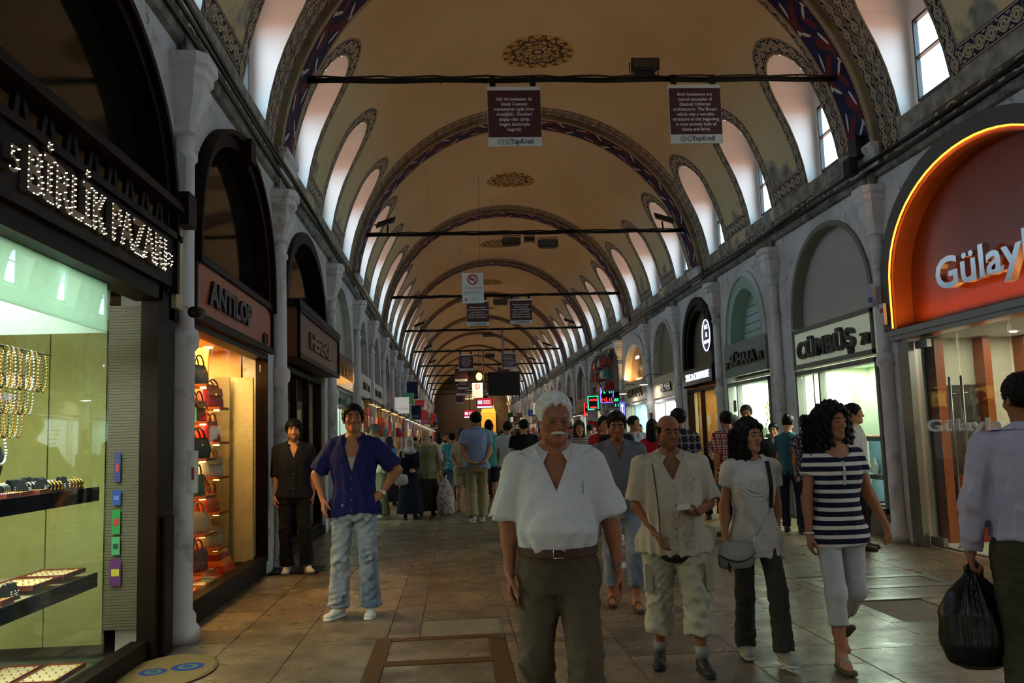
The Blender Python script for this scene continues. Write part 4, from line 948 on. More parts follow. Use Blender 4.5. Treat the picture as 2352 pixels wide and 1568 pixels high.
m = MB(); m.tube([(cx_-.015, cy+.29*cos(2*pi*k/n), cz+.35*sin(2*pi*k/n)) for k in range(n+1)], .012, 6); m.build('neon_ring', M_NEONW, s)
for t, z, sz in (('SILK', 3.8, .14), ('&', 3.62, .17), ('CASHMERE', 3.48, .11)):
    put_text(t, (cx_-.005, cy, z-.02), (0, -1, 0), (0, 0, 1), M_NEONW, s, sz, .0, .004, 'CENTER', False, 'lettering')
m = MB(); m.tube([(cx_+.02, cy+.15, 4.0), (cx_+.02, cy+.15, 4.4)], .008, 6); m.tube([(cx_+.02, cy-.15, 4.0), (cx_+.02, cy-.15, 4.4)], .008, 6); m.tube([(cx_+.02, cy-.2, 4.4), (SX(1, .2), cy-.2, 4.4)], .012, 6); m.build('hanger', M_IRON, s)
r = empty('clothes_rack', (SX(1, .9), 19.9, 0)); tag(r, 'brass shelf rack of folded shawls seen through the wooden shop', 'rack'); m = MB()
for a in (-.35, .35): m.tube([(0, a, .105), (0, a, 2.0)], .015, 6)
for z in (.6, 1.1, 1.6, 2.0): m.tube([(0, -.35, z), (0, .35, z)], .012, 6)
m.build('rails', M_GOLD, r)
for k in range(10): MB().box(-.15, .15, -.3, .3, 1.12+.05*k, 1.165+.05*k).build('shawl', flat([(230, 210, 160), (200, 150, 90), (240, 230, 210)][k % 3], .8), r)
# --- silver shop
def gooseneck(side, y, z, lab):
    l = empty('gooseneck_lamp'); tag(l, lab, 'lamp'); x = SX(side, -.45); MB().tube([(SX(side, 0), y, z+.22), (SX(side, -.3), y, z+.24), (x, y, z+.12)], .012, 6).build('arm', M_IRON, l)
    MB().lathe([(.14, -.06), (.10, .02), (.04, .08), (.03, .12)], (x, y, z), 14).build('shade', flat((190, 184, 170), .5), l, True); MB().lathe([(.11, -.012), (.11, 0)], (x, y, z-.05), 12).build('bulb', M_BULB, l)
    area('lamp_light', (x, y, z-.07), .2, .2, 14, (1, .95, .85), parent=l)
o = (22.55, 25.1)
R4 = shop(1, o, 'glittering silver shopfront with plain plaster arch', M_WHITE, flat((226, 226, 230), .5), (2.45, 3.1), .3, fan=flat((120, 112, 84), .6), lamp=(1, .98, 1), power=110, depth=1.1, mull=(24.7,), setback=.05)
m = MB(); archband(m, 1, -.03, .2, o, -.02, .1, 3.1); m.build('arch_frame', M_WALL, R4)
s = sign(1, 22.55, 25.1, 2.5, 3.1, .05, flat((196, 180, 150), .5), 'beige sign with black SILVER letters', .05); sign_text(1, s, 'SILVER', 24.0, 22.85, 2.66, .3, M_BLACK, .055, .012, .02)
gooseneck(1, 24.5, 2.95, 'gooseneck lamp shining on the beige silver-shop sign'); window_goods(1, (22.7, 24.5), (.5, 1.0, 1.5), 'silver shop window', True, M_SILVER)
for k, (y, z) in enumerate(((24.3, 1.35), (24.75, 1.5))):
    m = MB(); q = empty('chandelier' if k == 0 else 'framed_portrait'); tag(q, ['crystal drop chandelier hung in the silver window', 'framed dark portrait photograph beside the silver window'][k], ['chandelier', 'picture'][k])
    if k == 0:
        for a in range(5):
            for j in range(10): w = 2*pi*j/10; m.ball((SX(1, .35)+.16*(1-a*.15)*cos(w), y+.16*(1-a*.15)*sin(w), 2.1-.12*a), (.014, .014, .03), 5)
        m.build('crystals', M_SILVER, q); MB().tube([(SX(1, .35), y, 2.1), (SX(1, .35), y, 2.5)], .008, 6).build('stem', M_STEEL, q)
    else:
        MB().box(SX(1, -.12), SX(1, -.08), 25.2, 25.62, 1.5, 2.1).build('frame', M_WOODD, q); MB().box(SX(1, -.126), SX(1, -.12), 25.24, 25.58, 1.54, 2.06).build('print', flat((120, 116, 112), .4), q)
        MB().box(SX(1, -.13), SX(1, -.126), 25.31, 25.51, 1.54, 1.78).build('suit', flat((20, 20, 24), .5), q); MB().ball((SX(1, -.127), 25.41, 1.87), (.006, .06, .08), 8).build('face', flat((170, 130, 104), .6), q)
# --- beige shop with amber arch
o = (25.9, 29.4)
R5 = shop(1, o, 'beige shopfront with amber-lit glass arch', flat((180, 170, 150), .5), flat((210, 226, 226), .5), (2.5, 3.2), .35, lamp=(.86, .96, 1), power=75, depth=1.2, mull=(28.6,), setback=.05, fan=G('amber_glass', .15, 0, .8, (150, 92, 30)).m)
m = MB(); archband(m, 1, -.06, .2, o, -.02, .3, 3.2); m.build('arch_frame', M_WALL, R5)
s = sign(1, 25.9, 29.4, 2.55, 3.2, .05, flat((190, 172, 140), .5), 'beige sign with tall brown letters below the amber arch', .05); sign_text(1, s, 'BALKAN', 28.7, 26.6, 2.7, .36, flat((84, 52, 24), .4), .055, .012, .02)
gooseneck(1, 27.6, 2.85, 'gooseneck lamp shining on the tall brown letters'); area('arch_lamp', (SX(1, -.1), 29.0, 3.35), .1, .3, 9, (1, .6, .2), (0, math.radians(-150), 0), R5)
for k in range(2): MB().box(SX(1, .14), SX(1, .15), 26.8+1.0*k, 27.2+1.0*k, 4.05-.1*k, 4.13-.1*k).build('tube_light', glow('tube_light', (240, 245, 255), 4), R5)
# --- bag stall with neon signs
o = ROPEN[11]
R6 = shop(1, o, 'dark stall front crowded with hanging bags and neon', M_BLACK, flat((60, 54, 54), .6), (2.5, 3.1), .3, lamp=(1, .9, .9), power=45, depth=1.1, setback=.05, fan=flat((40, 36, 36), .5), glass=False)
for k in range(18):
    c = bagc[(k*5) % 13]; zb_ = 3.05+.46*(k//6); q = hand_bag((SX(1, -.4), o[0]+.15+(o[1]-o[0]-.8)*(k % 6)/5+.16*(k//6), zb_), random.uniform(-.3, .3)+(0 if k % 2 else pi), .36, .28, .16, c, k % 2, .3); MB().tube([(0, 0, .4), (.0, .0, 4.515-zb_)], .008, 5).build('cord', M_BLACK, q); tag(q, '%s handbag hanging in row %s, %s from the lamp, over the neon stall' % (desc[(k*5) % 13], ['one', 'two', 'three'][k//6], ORD[k % 6]), 'handbag', 'handbags hung above the neon stall')
r = empty('hanging_pole'); tag(r, 'wooden pole carrying the handbags over the neon stall', 'pole'); m = MB(); m.tube([(SX(1, -.4), o[0], 4.5), (SX(1, -.4), o[1], 4.5)], .025, 6); m.tube([(SX(1, -.4), o[0]+.1, 4.5), (SX(1, .04), o[0]+.1, 4.55)], .02, 6); m.tube([(SX(1, -.4), o[1]-.1, 4.5), (SX(1, .04), o[1]-.1, 4.55)], .02, 6); m.build('pole', M_WOODO, r)
M_NR = glow('red_neon', (255, 40, 40), 3.); M_NG = glow('green_neon', (30, 255, 150), 3.); M_NB = glow('blue_neon', (90, 80, 255), 3.2)
def neon_sign(x, y, z, w, h, lines, rim, label, mats):
    """panel facing the camera, projecting from the wall"""
    s = tag(empty('neon_sign'), label, 'sign'); MB().box(x, x+w, y, y+.08, z, z+h).build('panel', M_BLACK, s)
    if rim:
        m = MB(); m.tube([(x+.03, y-.02, z+.03), (x+w-.03, y-.02, z+.03), (x+w-.03, y-.02, z+h-.03), (x+.03, y-.02, z+h-.03), (x+.03, y-.02, z+.03)], .02, 6); m.build('neon_rim', rim, s)
    MB().tube([(x+w*.5, y+.05, z+h*.8), (SX(1, .02), y+.05, z+h*.8)], .015, 6).build('bracket', M_IRON, s)
    for k, t in enumerate(lines):
        if isinstance(t, int): m = MB(); strokes(m, (x+w*.12, y-.002, z+h*(1-(k+.78)/len(lines))), (1, 0, 0), w*.76, h/len(lines)*.5, t); m.build('lettering', mats[k % len(mats)], s); continue
        put_text(t, (x+w/2, y-.004, z+h*(1-(k+.8)/len(lines))+.02), (1, 0, 0), (0, 0, 1), mats[k % len(mats)], s, min(h/len(lines)*.62, w*1.15/len(t)), .006, .004, 'CENTER', False, 'lettering')
neon_sign(5.28, 34.4, 2.5, .46, .58, ['ALTIN', 'ALINIR'], M_NG, 'green-rimmed neon panel with red words ALTIN ALINIR', [M_NR])
neon_sign(5.2, 30.9, 2.62, .52, .6, [5, 6], M_NB, 'blue-rimmed neon panel with green and red words', [M_NG, M_NR])
neon_sign(5.46, 28.6, 1.98, .18, .62, [], M_NB, 'narrow blue neon panel with a white upward arrow', [M_NEONW])
m = MB(); m.prism([(5.55-.02, 28.595, 2.05), (5.55+.02, 28.595, 2.05), (5.55+.02, 28.595, 2.42), (5.55+.055, 28.595, 2.42), (5.55, 28.595, 2.54), (5.55-.055, 28.595, 2.42), (5.55-.02, 28.595, 2.42)], (0, -.01, 0)); m.build('arrow', M_NEONW, [o_ for o_ in COL.objects if o_.name.startswith('neon_sign')][-1])
neon_sign(5.43, 29.5, 2.42, .2, .36, [7, 8], None, 'small neon panel with green words beside hanging bags', [M_NG])
neon_sign(5.45, 36.6, 2.3, .36, .6, [3, 4], M_NR, 'low red neon panel behind the green-rimmed one', [M_NR])
q = tag(MB().prism([(5.22, 34.2, 2.1), (5.68, 34.2, 2.1), (5.64, 34.2, 2.48), (5.26, 34.2, 2.48)], (0, .03, 0)).build('printed_shirt', flat((200, 190, 196), .8)), 'pale printed T-shirt hung under the green-rimmed neon', 'shirt')
q = tag(MB().prism([(5.22, 34.1, 1.64), (5.66, 34.1, 1.64), (5.64, 34.1, 2.06), (5.24, 34.1, 2.06)], (0, .03, 0)).build('folded_shirt', flat((170, 24, 30), .8)), 'red folded T-shirt hung below the pale printed one', 'shirt')
rg = random.Random(23)
for i, o in enumerate(ROPEN):
    if i > 11: far_shop(1, o, i, rg)
# ================================================================ iron tie rods and what hangs from them
RODS = [(ARCH[2], 6.35), (11.5, 6.4), (19.95, 6.27), (28.3, 6.17), (36.6, 6.1), (44.8, 6.05), (53., 6.0), (61.2, 6.0), (69.4, 6.0), (77.6, 6.0), (85.8, 6.0)]
def lab_rod(k): return 'black iron tie rod spanning the vault, %s one from the camera' % ORD[k]
for k, (y, z) in enumerate(RODS):
    hw = sqrt(RV**2-(z-ZS)**2)-.1; r = tag(empty('tie_rod', (CX, y, z)), lab_rod(k), 'tie rod')
    m = MB(); m.tube([(-hw+2*hw*j/24, 0, .008*sin(j*1.3)) for j in range(25)], .038, 8); m.build('rod', M_IRON, r, True)
    m = MB(); m.tube([(-hw+2*hw*j/30, -.03, .04+.012*sin(j*2.1)) for j in range(31)], .014, 5); m.build('wiring', M_BLACK, r)
    for j in range(6): MB().lathe([(.045, -.006), (.045, .006)], (0, 0, 0), 8).build('cable_tie', M_BLACK, r).matrix_basis = Matrix.Translation((-hw*.85+j*hw*.34, 0, 0)) @ Matrix.Rotation(pi/2, 4, 'Y')
M_MAROON = flat((66, 20, 26), .5); M_PLATE = flat((196, 196, 186), .5); M_NAVYT = flat((24, 30, 80), .5); M_GREYT = flat((150, 148, 138), .5)
def info_board(x, y, ztop, lines, label, fs=.062):
    b = tag(empty('hanging_sign', (x, y, ztop)), label, 'sign'); w, h = .73, .84
    MB().box(0, w, -.01, .01, -h, 0).build('plate', M_PLATE, b); MB().box(.004, w-.004, -.013, -.01, -h+.125, -.055).build('maroon_panel', M_MAROON, b)
    for k in (0, 1): MB().box(.04+.55*k, .12+.55*k, -.012, .012, 0, .14).build('strap', M_IRON, b)
    n = len(lines); z0 = -.055-((h-.18)-n*fs*1.15)/2-fs
    for k, t in enumerate(lines): put_text(t, (w/2, -.0135, z0-k*fs*1.15), (1, 0, 0), (0, 0, 1), flat((214, 208, 196), .5), b, fs, .0009, .0006, 'CENTER', False, 'text_line')
    put_text('YapıKredi', (w*.42, -.0105, -h+.035), (1, 0, 0), (0, 0, 1), M_NAVYT, b, .1, .002, .0006, 'LEFT', False, 'bank_name', sx=.78)
    m = MB()
    for s, ox in ((1, .17), (-1, .27)):
        for rr_ in (.04, .022): m.tube([(ox+rr_*cos(q*pi/6), -.012, -h+.065+rr_*sin(q*pi/6)) for q in range(13)], .005, 4)
    m.tube([(.2, -.012, -h+.04), (.22, -.012, -h+.09), (.24, -.012, -h+.04)], .005, 4); m.build('horn_emblem', M_GREYT, b)
    return b
T1 = ['Her iki bedesten de', 'klasik Osmanlı', 'mimarisinin tipik birer', 'örneğidir. Önceleri', 'ahşap olan çarşı,', 'bugün bütünüyle', 'kagirdir.']
T2 = ['Both bedestens are', 'typical examples of', 'classical Ottoman', 'architecture. The Bazaar', 'which was a wooden', 'structure at the beginning', 'is now entirely built of', 'stone and brick.']
T3 = ['Osmanlıca "bezzaz"', 'bez satıcısı kelimesinden', 'gelen bedesten,', 'bez (kumaş) satılan yer', 'anlamını taşımaktadır.']
T4 = ['Bedesten, a vaulted', 'and fireproofed', 'segment of the Bazaar,', 'gets its name from', 'bez (cloth) and means', 'cloth sellers\' market.']
info_board(.55, 11.42, 6.27, T1, 'maroon hanging panel with Turkish text on the nearest signed rod'); info_board(3.06, 11.42, 6.29, T2, 'maroon hanging panel with English text on the nearest signed rod')
info_board(.48, 28.22, 6.02, T3, 'maroon panel half hidden behind the no-smoking board', .07); info_board(1.9, 28.22, 6.04, T4, 'maroon panel to the right of the no-smoking board', .07)
info_board(.3, 44.7, 5.85, T1, 'distant maroon panel left of the black screen pole'); info_board(2.5, 44.7, 5.88, T2, 'distant maroon panel right of the black screen pole')
info_board(.3, 61.15, 5.87, T3, 'small far maroon panel below the orange lamp'); info_board(1.0, 77.55, 5.87, T4, 'smallest farthest maroon panel')
for k_, (y_, x_) in enumerate(((52.95, .1), (52.95, 2.7), (69.35, .2), (69.35, 2.6), (85.75, .2), (85.75, 2.6))): info_board(x_, y_, 5.87, [], 'faraway maroon panel on the %s rod, %s of the pair' % (ORD[[6, 6, 8, 8, 10, 10][k_]], ['left', 'right'][k_ % 2]))
def nosmoke(x, y, z, w, lab, strz):
    h = w*1.43; b = tag(empty('no_smoking_board', (x, y, z)), lab, 'sign'); MB().box(0, w, -.008, .008, -h, 0).build('board', flat((222, 224, 216), .5), b)
    m = MB(); R = w*.22; c = (w*.5, -.012, -h*.22); m.tube([(c[0]+R*cos(q*pi/12), c[1], c[2]+R*sin(q*pi/12)) for q in range(25)], w*.035, 6); m.tube([(c[0]-R*.7, c[1], c[2]+R*.7), (c[0]+R*.7, c[1], c[2]-R*.7)], w*.03, 6); m.build('red_ring', flat((190, 30, 26), .5), b)
    MB().box(c[0]-R*.7, c[0]+R*.45, -.011, -.008, c[2]-w*.02, c[2]+w*.02).build('cigarette', M_BLACK, b)
    m = MB(); m.tube([(c[0]+R*.1, -.01, c[2]+R*.15), (c[0]+R*.25, -.01, c[2]+R*.45), (c[0]+R*.1, -.01, c[2]+R*.7)], w*.008, 4); m.tube([(c[0]+R*.35, -.01, c[2]+R*.15), (c[0]+R*.5, -.01, c[2]+R*.4), (c[0]+R*.35, -.01, c[2]+R*.6)], w*.008, 4); m.build('smoke_mark', M_BLACK, b)
    put_text('DEFENSE DE FUMER', (w*.5, -.0085, -h*.54), (1, 0, 0), (0, 0, 1), flat((180, 40, 36), .5), b, w*.15, .0, .0006, 'CENTER', False, 'red_title', sx=.66)
    m = MB()
    for k in range(4): m.box(w*.06, w*(.94 if k < 3 else .3), -.0095, -.008, -h*(.61+.035*k), -h*(.605+.035*k)+.004)
    for k in range(3): m.box(w*.4, w*.75, -.0095, -.008, -h*(.83+.035*k), -h*(.825+.035*k)+.003)
    m.build('small_print', flat((90, 90, 90), .5), b); MB().lathe([(w*.055, -.001), (w*.055, .001)], (0, 0, 0), 14).build('seal', flat((170, 60, 70), .5), b).matrix_basis = Matrix.Translation((w*.17, -.009, -h*.88)) @ Matrix.Rotation(pi/2, 4, 'X')
    MB().tube([(w*.85, 0, 0), (w*.9, 0, strz-z)], .004, 4).build('string', M_BLACK, b)
nosmoke(.3, 24.0, 6.12, .6, 'white no-smoking board hung in front of a maroon panel', 8.9); nosmoke(1.12, 52.95, 4.9, .64, 'small distant white no-smoking board by the orange lamp', 6.0)
def floodlight(x, y, z, w, lab, up=False, tilt=.5):
    f = tag(empty('floodlight', (x, y, z)), lab, 'floodlight'); s = 1 if up else -1; h = w*.62
    m = MB(); m.hexa([(-w/2, -.1, s*.06), (w/2, -.1, s*.06), (w/2*.8, .1, s*.1), (-w/2*.8, .1, s*.1), (-w/2, -.14, s*(.06+h*.62)), (w/2, -.14, s*(.06+h*.62)), (w/2*.8, .08, s*(.06+h*.62)), (-w/2*.8, .08, s*(.06+h*.62))]); m.build('housing', flat((30, 28, 26), .5), f)
    MB().box(-w/2*.9, w/2*.9, -.152, -.142, min(s*.08, s*(.04+h*.6)), max(s*.08, s*(.04+h*.6))).build('lens', G('lamp_lens', .15, 0, .8, (52, 50, 48)).m, f); MB().box(-w*.36, w*.36, -.06, .06, min(s*.04, s*.1)-.02, max(s*.04, s*.1)).build('ballast_box', flat((22, 20, 20), .5), f)
    MB().tube([(-w*.5, -.02, s*.2), (-w*.5, -.02, 0), (w*.5, -.02, 0), (w*.5, -.02, s*.2)], .01, 5).build('bracket', M_IRON, f)
floodlight(2.75, 11.5, 6.44, .4, 'black floodlight standing on the nearest signed rod', True)
floodlight(1.43, 19.95, 6.2, .42, 'wide black floodlight, leftmost of three under the second signless rod'); floodlight(1.85, 19.95, 6.22, .24, 'small square black floodlight between two larger ones'); floodlight(2.28, 19.95, 6.14, .46, 'large two-part black floodlight, rightmost of three under a rod')
floodlight(1.6, 28.3, 6.1, .46, 'black floodlight between the two maroon panels on the third rod'); floodlight(1.5, 36.6, 6.0, .4, 'small far black floodlight above the black screen'); floodlight(1.9, 44.7, 5.9, .5, 'far black floodlight between two distant maroon panels')
def cctv(x, y, z, rz, lab):
    c = tag(empty('surveillance_camera', (x, y, z), rz), lab, 'camera'); m = MB(); m.hexa([(-.06, -.26, .16), (.06, -.26, .16), (.06, .16, .3), (-.06, .16, .3), (-.06, -.22, .28), (.06, -.22, .28), (.06, .2, .42), (-.06, .2, .42)]); m.build('housing', M_BLACK, c)
    MB().tube([(0, 0, 0), (0, .02, .22)], .02, 6).build('mount', M_IRON, c); MB().lathe([(.035, 0), (.035, .02)], (0, -.262, .22), 10).build('lens', M_DGLASS, c)
for k, (x, y, z, a) in enumerate(((-1.45, 19.95, 6.28, -.7), (5.05, 19.95, 6.28, .7), (-1.35, 36.6, 6.1, -.7), (4.95, 36.6, 6.1, .7), (-1.25, 44.8, 6.0, -.7), (4.85, 44.8, 6.0, .7), (-1.2, 53, 6.0, -.7), (4.8, 53, 6.0, .7))):
    cctv(x, y, z, a*2.2, 'black surveillance camera at the %s end of the %s rod from the camera' % ('left' if x < 1 else 'right', ORD[[2, 2, 4, 4, 5, 5, 6, 6][k]]))
def screen(x, y, z, w, h, on, lab, top):
    s = tag(empty('hanging_screen', (x, y, z)), lab, 'screen'); MB().box(-w/2, w/2, -.05, .05, 0, h).build('casing', M_BLACK, s); MB().tube([(0, 0, h), (0, 0, top-z)], .03, 6).build('pole', flat((80, 30, 26), .5), s)
    if on:
        MB().box(-w/2+.03, w/2-.03, -.054, -.05, .03, h-.03).build('red_display', glow('red_screen', (150, 24, 40), 1.4), s); MB().box(-w/2+.03, w/2-.03, -.058, -.054, .04, .12).build('ticker', glow('screen_ticker', (190, 200, 255), 1.6), s); MB().box(-w/2+.07, -w/2+.3, -.058, -.054, h*.42, h*.75).build('picture_box', glow('screen_box', (170, 190, 235), 1.5), s)
        m = MB()
        for k in range(4): m.box(-w/2+.36, w/2-.1-.06*(k % 2), -.058, -.054, h*.42+.055*k, h*.42+.055*k+.025)
        m.build('caption', glow('screen_text', (230, 190, 190), 1.3), s)
    else: MB().box(-w/2+.04, w/2-.04, -.056, -.05, .05, h-.04).build('dark_display', G('dark_screen', .2, 0, .6, (10, 9, 9)).m, s)
screen(2.11, 36.5, 3.28, 1.34, 1.0, False, 'black switched-off screen hung on a red-brown pole', 6.12); screen(1.56, 44.78, 3.05, .84, .56, True, 'lit red information screen hung over the crowd', 6.06); screen(1.08, 61.15, 2.97, .84, .58, True, 'smaller far red information screen left of the other', 6.02)
l = tag(empty('sodium_lamp', (1.32, 44.78, 4.7)), 'glowing orange sodium lamp hung over the street', 'lamp'); MB().ball((0, 0, 0), (.16, .16, .2), 12).build('globe', glow('sodium_globe', (255, 170, 60), 14), l, True); MB().tube([(0, 0, .18), (.0, 0, 1.36)], .015, 6).build('stem', M_IRON, l)
for y in (52., 64., 76.):
    q = area('street_lamp_light', (CX, y, 5.6), .5, .5, 140, (1, .74, .38))
q = area('gate_lamp', (3.6, 91., 6.0), .6, .6, 240, (1, .62, .22), (math.radians(50), 0, 0))
# cables along the springing
for side, nm in ((-1, 'left'), (1, 'right')):
    cb = tag(empty('cable_bundle'), 'bundle of black cables along the %s wall ledge' % nm, 'cables')
    for k in range(3):
        m = MB(); pts = [(SX(side, -.1-.03*k), -6+y*1.1, 5.0+.035*k+.02*sin(y*1.1+k)+.03*sin(y*.37+2*k)) for y in range(62)]; m.tube(pts, .02+.008*(k == 0), 5); m.build('cable', M_BLACK, cb)
q = tag(empty('column_sign', (5.62, 11.2, 3.1)), 'narrow white and blue sign plate high on the first right column', 'sign'); MB().box(-.02, .02, -.06, .06, 0, .3).build('plate', flat((150, 160, 190), .5), q); MB().box(-.024, -.02, -.05, .05, .05, .12).build('blue_band', flat((40, 60, 130), .5), q); MB().tube([(0, .06, .2), (.15, .12, .2)], .01, 5).build('bracket', M_IRON, q)
q = tag(empty('column_sign', (5.66, 11.0, 2.82)), 'narrow white and red sign plate lower on the first right column', 'sign'); MB().box(-.02, .02, -.05, .05, 0, .28).build('plate', flat((200, 198, 196), .5), q); MB().box(-.024, -.02, -.04, .04, .16, .22).build('red_band', flat((150, 60, 60), .5), q); MB().tube([(0, .05, .2), (.15, .25, .2)], .01, 5).build('bracket', M_IRON, q)
j = tag(empty('junction_box', (5.68, 11.35, 5.28)), 'dark spotlight box with wires at the first right springing', 'spotlight'); MB().box(-.1, .06, -.12, .12, -.1, .2).build('housing', M_BLACK, j); MB().box(-.2, -.08, -.1, .1, -.34, -.1).build('lamp_head', M_IRON, j)
m = MB(); m.tube([(.1, 0, -.2), (.05, -.1, -.5), (.1, -.2, -.62), (.1, -.3, -.45)], .012, 5); m.build('loose_wire', flat((190, 170, 120), .6), j)
# metal covers set in the paving
M_BRASS = G('worn_bronze', .45, .8, color=(120, 90, 56)).m
for (x0, x1, y0, y1), lb in zip(HOLES, ('bronze-framed paving cover in front of the camera', 'steel-framed paving cover near the glowing arch shop')):
    c = tag(empty('floor_cover', ((x0+x1)/2, (y0+y1)/2, 0)), lb, 'manhole cover'); w, d = (x1-x0)/2, (y1-y0)/2; mt = M_BRASS if 'bronze' in lb else M_STEEL
    MB().box(-w, w, -d, d, -.04, -.006).build('bed', M_PAVE, c)
    t = .11; m = MB(); m.box(-w, -w+t, -d, d, -.03, .004).box(w-t, w, -d, d, -.03, .004).box(-w+t, w-t, d-t, d, -.03, .004).box(-w+t, w-t, -d, -d+t, -.03, .004).box(-w+t, w-t, -.06, .06, -.03, .004); m.build('metal_frame', mt, c)
    for sgn in (-1, 1):
        a, b = (.075, d-t-.012) if sgn > 0 else (-d+t+.012, -.075); MB().box(-w+t+.012, w-t-.012, a, b, -.03, .0).build('stone_inset', M_PAVE, c)
c = tag(empty('door_mat', (-1.98, 6.25, .001)), 'oval coir mat with blue eye motif at the jewellery door', 'mat'); g = G('coir', .95); M_COIR = g.col(g.mix(g.noise(90, 2), (150, 122, 70), (112, 88, 50))).bump(g.noise(150, 2), .6, .01).m
m = MB(); m.lathe([(.36, 0), (.37, .008), (.35, .016)], n=28); q = m.build('mat', M_COIR, c); q.scale = (.85, 1.25, 1)
for k, x in enumerate((-.08, .12)):
    for rr_, cc, zz in ((.09, (30, 50, 130), .0165), (.055, (90, 120, 90), .0175), (.03, (40, 60, 130), .0185)): MB().lathe([(rr_*(1.2 if k else 1), 0), (rr_*(1.2 if k else 1), .001)], (x, -.05+.1*k, zz), 18).build('eye_motif', flat(cc, .9), c)
c = tag(empty('rubber_mat', (-1.93, 10.85, .001)), 'dark ribbed rubber mat at the dark-shirted man\'s doorway', 'mat'); MB().box(-.3, .3, -.28, .28, 0, .012).build('mat', M_BLACK, c)
for k in range(14): MB().box(-.29+.042*k, -.29+.042*k+.026, -.27, .27, .012, .02).build('rib', M_BLACK, c)

bpy.data.scenes.remove(_TS)
# ============================================================ people: implicit surfaces meshed with surface nets
f32 = np.float32
def smin(a, b, k):
    h = np.clip(.5+.5*(b-a)/k, 0, 1); return b*(1-h)+a*h-k*h*(1-h)
def cone(p, a, b, ra, rb):
    x, y, z = p; ax, ay, az = a; bx_, by_, bz_ = b[0]-ax, b[1]-ay, b[2]-az; L = bx_*bx_+by_*by_+bz_*bz_+1e-9
    px, py, pz = x-ax, y-ay, z-az; t = np.clip((px*bx_+py*by_+pz*bz_)/L, 0, 1)
    return np.sqrt((px-t*bx_)**2+(py-t*by_)**2+(pz-t*bz_)**2)-(ra+(rb-ra)*t)
def elp(p, c, r):
    x, y, z = p; k = np.sqrt(((x-c[0])/r[0])**2+((y-c[1])/r[1])**2+((z-c[2])/r[2])**2); return (k-1)*min(r)
def nets(f, lo, hi, h):
    ax = [np.arange(a-h, b+2*h, h, dtype=f32) for a, b in zip(lo, hi)]
    p = (ax[0][:, None, None], ax[1][None, :, None], ax[2][None, None, :])
    V = np.asarray(f(p), dtype=f32); V = np.broadcast_to(V, tuple(len(a) for a in ax)); s = V < 0
    n = s.shape; c = np.zeros((n[0]-1, n[1]-1, n[2]-1), np.int8)
    for i in (0, 1):
        for j in (0, 1):
            for k in (0, 1): c += s[i:n[0]-1+i, j:n[1]-1+j, k:n[2]-1+k]
    I, J, K = np.nonzero((c > 0) & (c < 8))
    if not len(I): return np.zeros((0, 3)), np.zeros((0, 4), int)
    idx = np.full(c.shape, -1, np.int32); idx[I, J, K] = np.arange(len(I))
    acc = np.zeros((len(I), 3), f32); cnt = np.zeros(len(I), f32)
    for a in range(3):
        for u in (0, 1):
            for v in (0, 1):
                o0 = [0, 0, 0]; o0[(a+1) % 3] = u; o0[(a+2) % 3] = v; o1 = list(o0); o1[a] = 1
                A = V[I+o0[0], J+o0[1], K+o0[2]]; B = V[I+o1[0], J+o1[1], K+o1[2]]; m = (A < 0) != (B < 0)
                t = np.where(m, A/np.where(A == B, 1, A-B), 0); q = np.tile(np.array(o0, f32), (len(I), 1)); q[:, a] = t
                acc[m] += q[m]; cnt[m] += 1
    pos = acc/cnt[:, None]
    W = np.stack([ax[0][I]+pos[:, 0]*h, ax[1][J]+pos[:, 1]*h, ax[2][K]+pos[:, 2]*h], 1)
    F = []
    for a in range(3):
        b, d = (a+1) % 3, (a+2) % 3
        sl0 = [slice(1, n[q]-1) for q in range(3)]; sl0[a] = slice(0, n[a]-1); sl1 = list(sl0); sl1[a] = slice(1, n[a])
        S0, S1 = s[tuple(sl0)], s[tuple(sl1)]; E = np.argwhere(S0 != S1); fl = S0[S0 != S1]
        off = np.array([1, 1, 1]); off[a] = 0; E = E+off
        e1 = np.zeros(3, int); e1[b] = 1; e2 = np.zeros(3, int); e2[d] = 1
        g = lambda q: idx[q[:, 0], q[:, 1], q[:, 2]]
        Q = np.stack([g(E-e1-e2), g(E-e2), g(E), g(E-e1)], 1); Q[~fl] = Q[~fl][:, ::-1]; F.append(Q)
    F = np.concatenate(F); F = F[(F >= 0).all(1)]
    return W, F
def npmesh(name, W, F, mats, tint=None):
    me = bpy.data.meshes.new(name); me.vertices.add(len(W)); me.vertices.foreach_set('co', np.asarray(W, f32).ravel())
    me.loops.add(F.size); me.loops.foreach_set('vertex_index', F.astype(np.int32).ravel()); me.polygons.add(len(F))
    me.polygons.foreach_set('loop_start', np.arange(0, F.size, 4, dtype=np.int32)); me.polygons.foreach_set('loop_total', np.full(len(F), 4, np.int32))
    me.polygons.foreach_set('use_smooth', np.ones(len(F), bool))
    for m in (mats if isinstance(mats, list) else [mats]): me.materials.append(m)
    if tint is not None:
        a = me.attributes.new('tint', 'FLOAT', 'POINT'); a.data.foreach_set('value', tint.astype(f32))
    me.update(); me.validate(); return me
def folds(p, seed, fr=22.):
    rg = np.random.default_rng(seed); x, y, z = p; d = 0
    for k in range(4):
        v = rg.normal(size=3); v[2] *= .45; v = v/np.linalg.norm(v)*fr*(.6+.5*k/2); w = rg.normal(size=3)*9; ph = rg.uniform(0, 6, 2)
        q = np.sin(v[0]*x+v[1]*y+v[2]*z+ph[0]+1.6*np.sin(w[0]*x+w[1]*y+w[2]*z+ph[1])); d = d+(1-np.abs(q))*(1. if k % 2 else .8)
    return d/4-.5
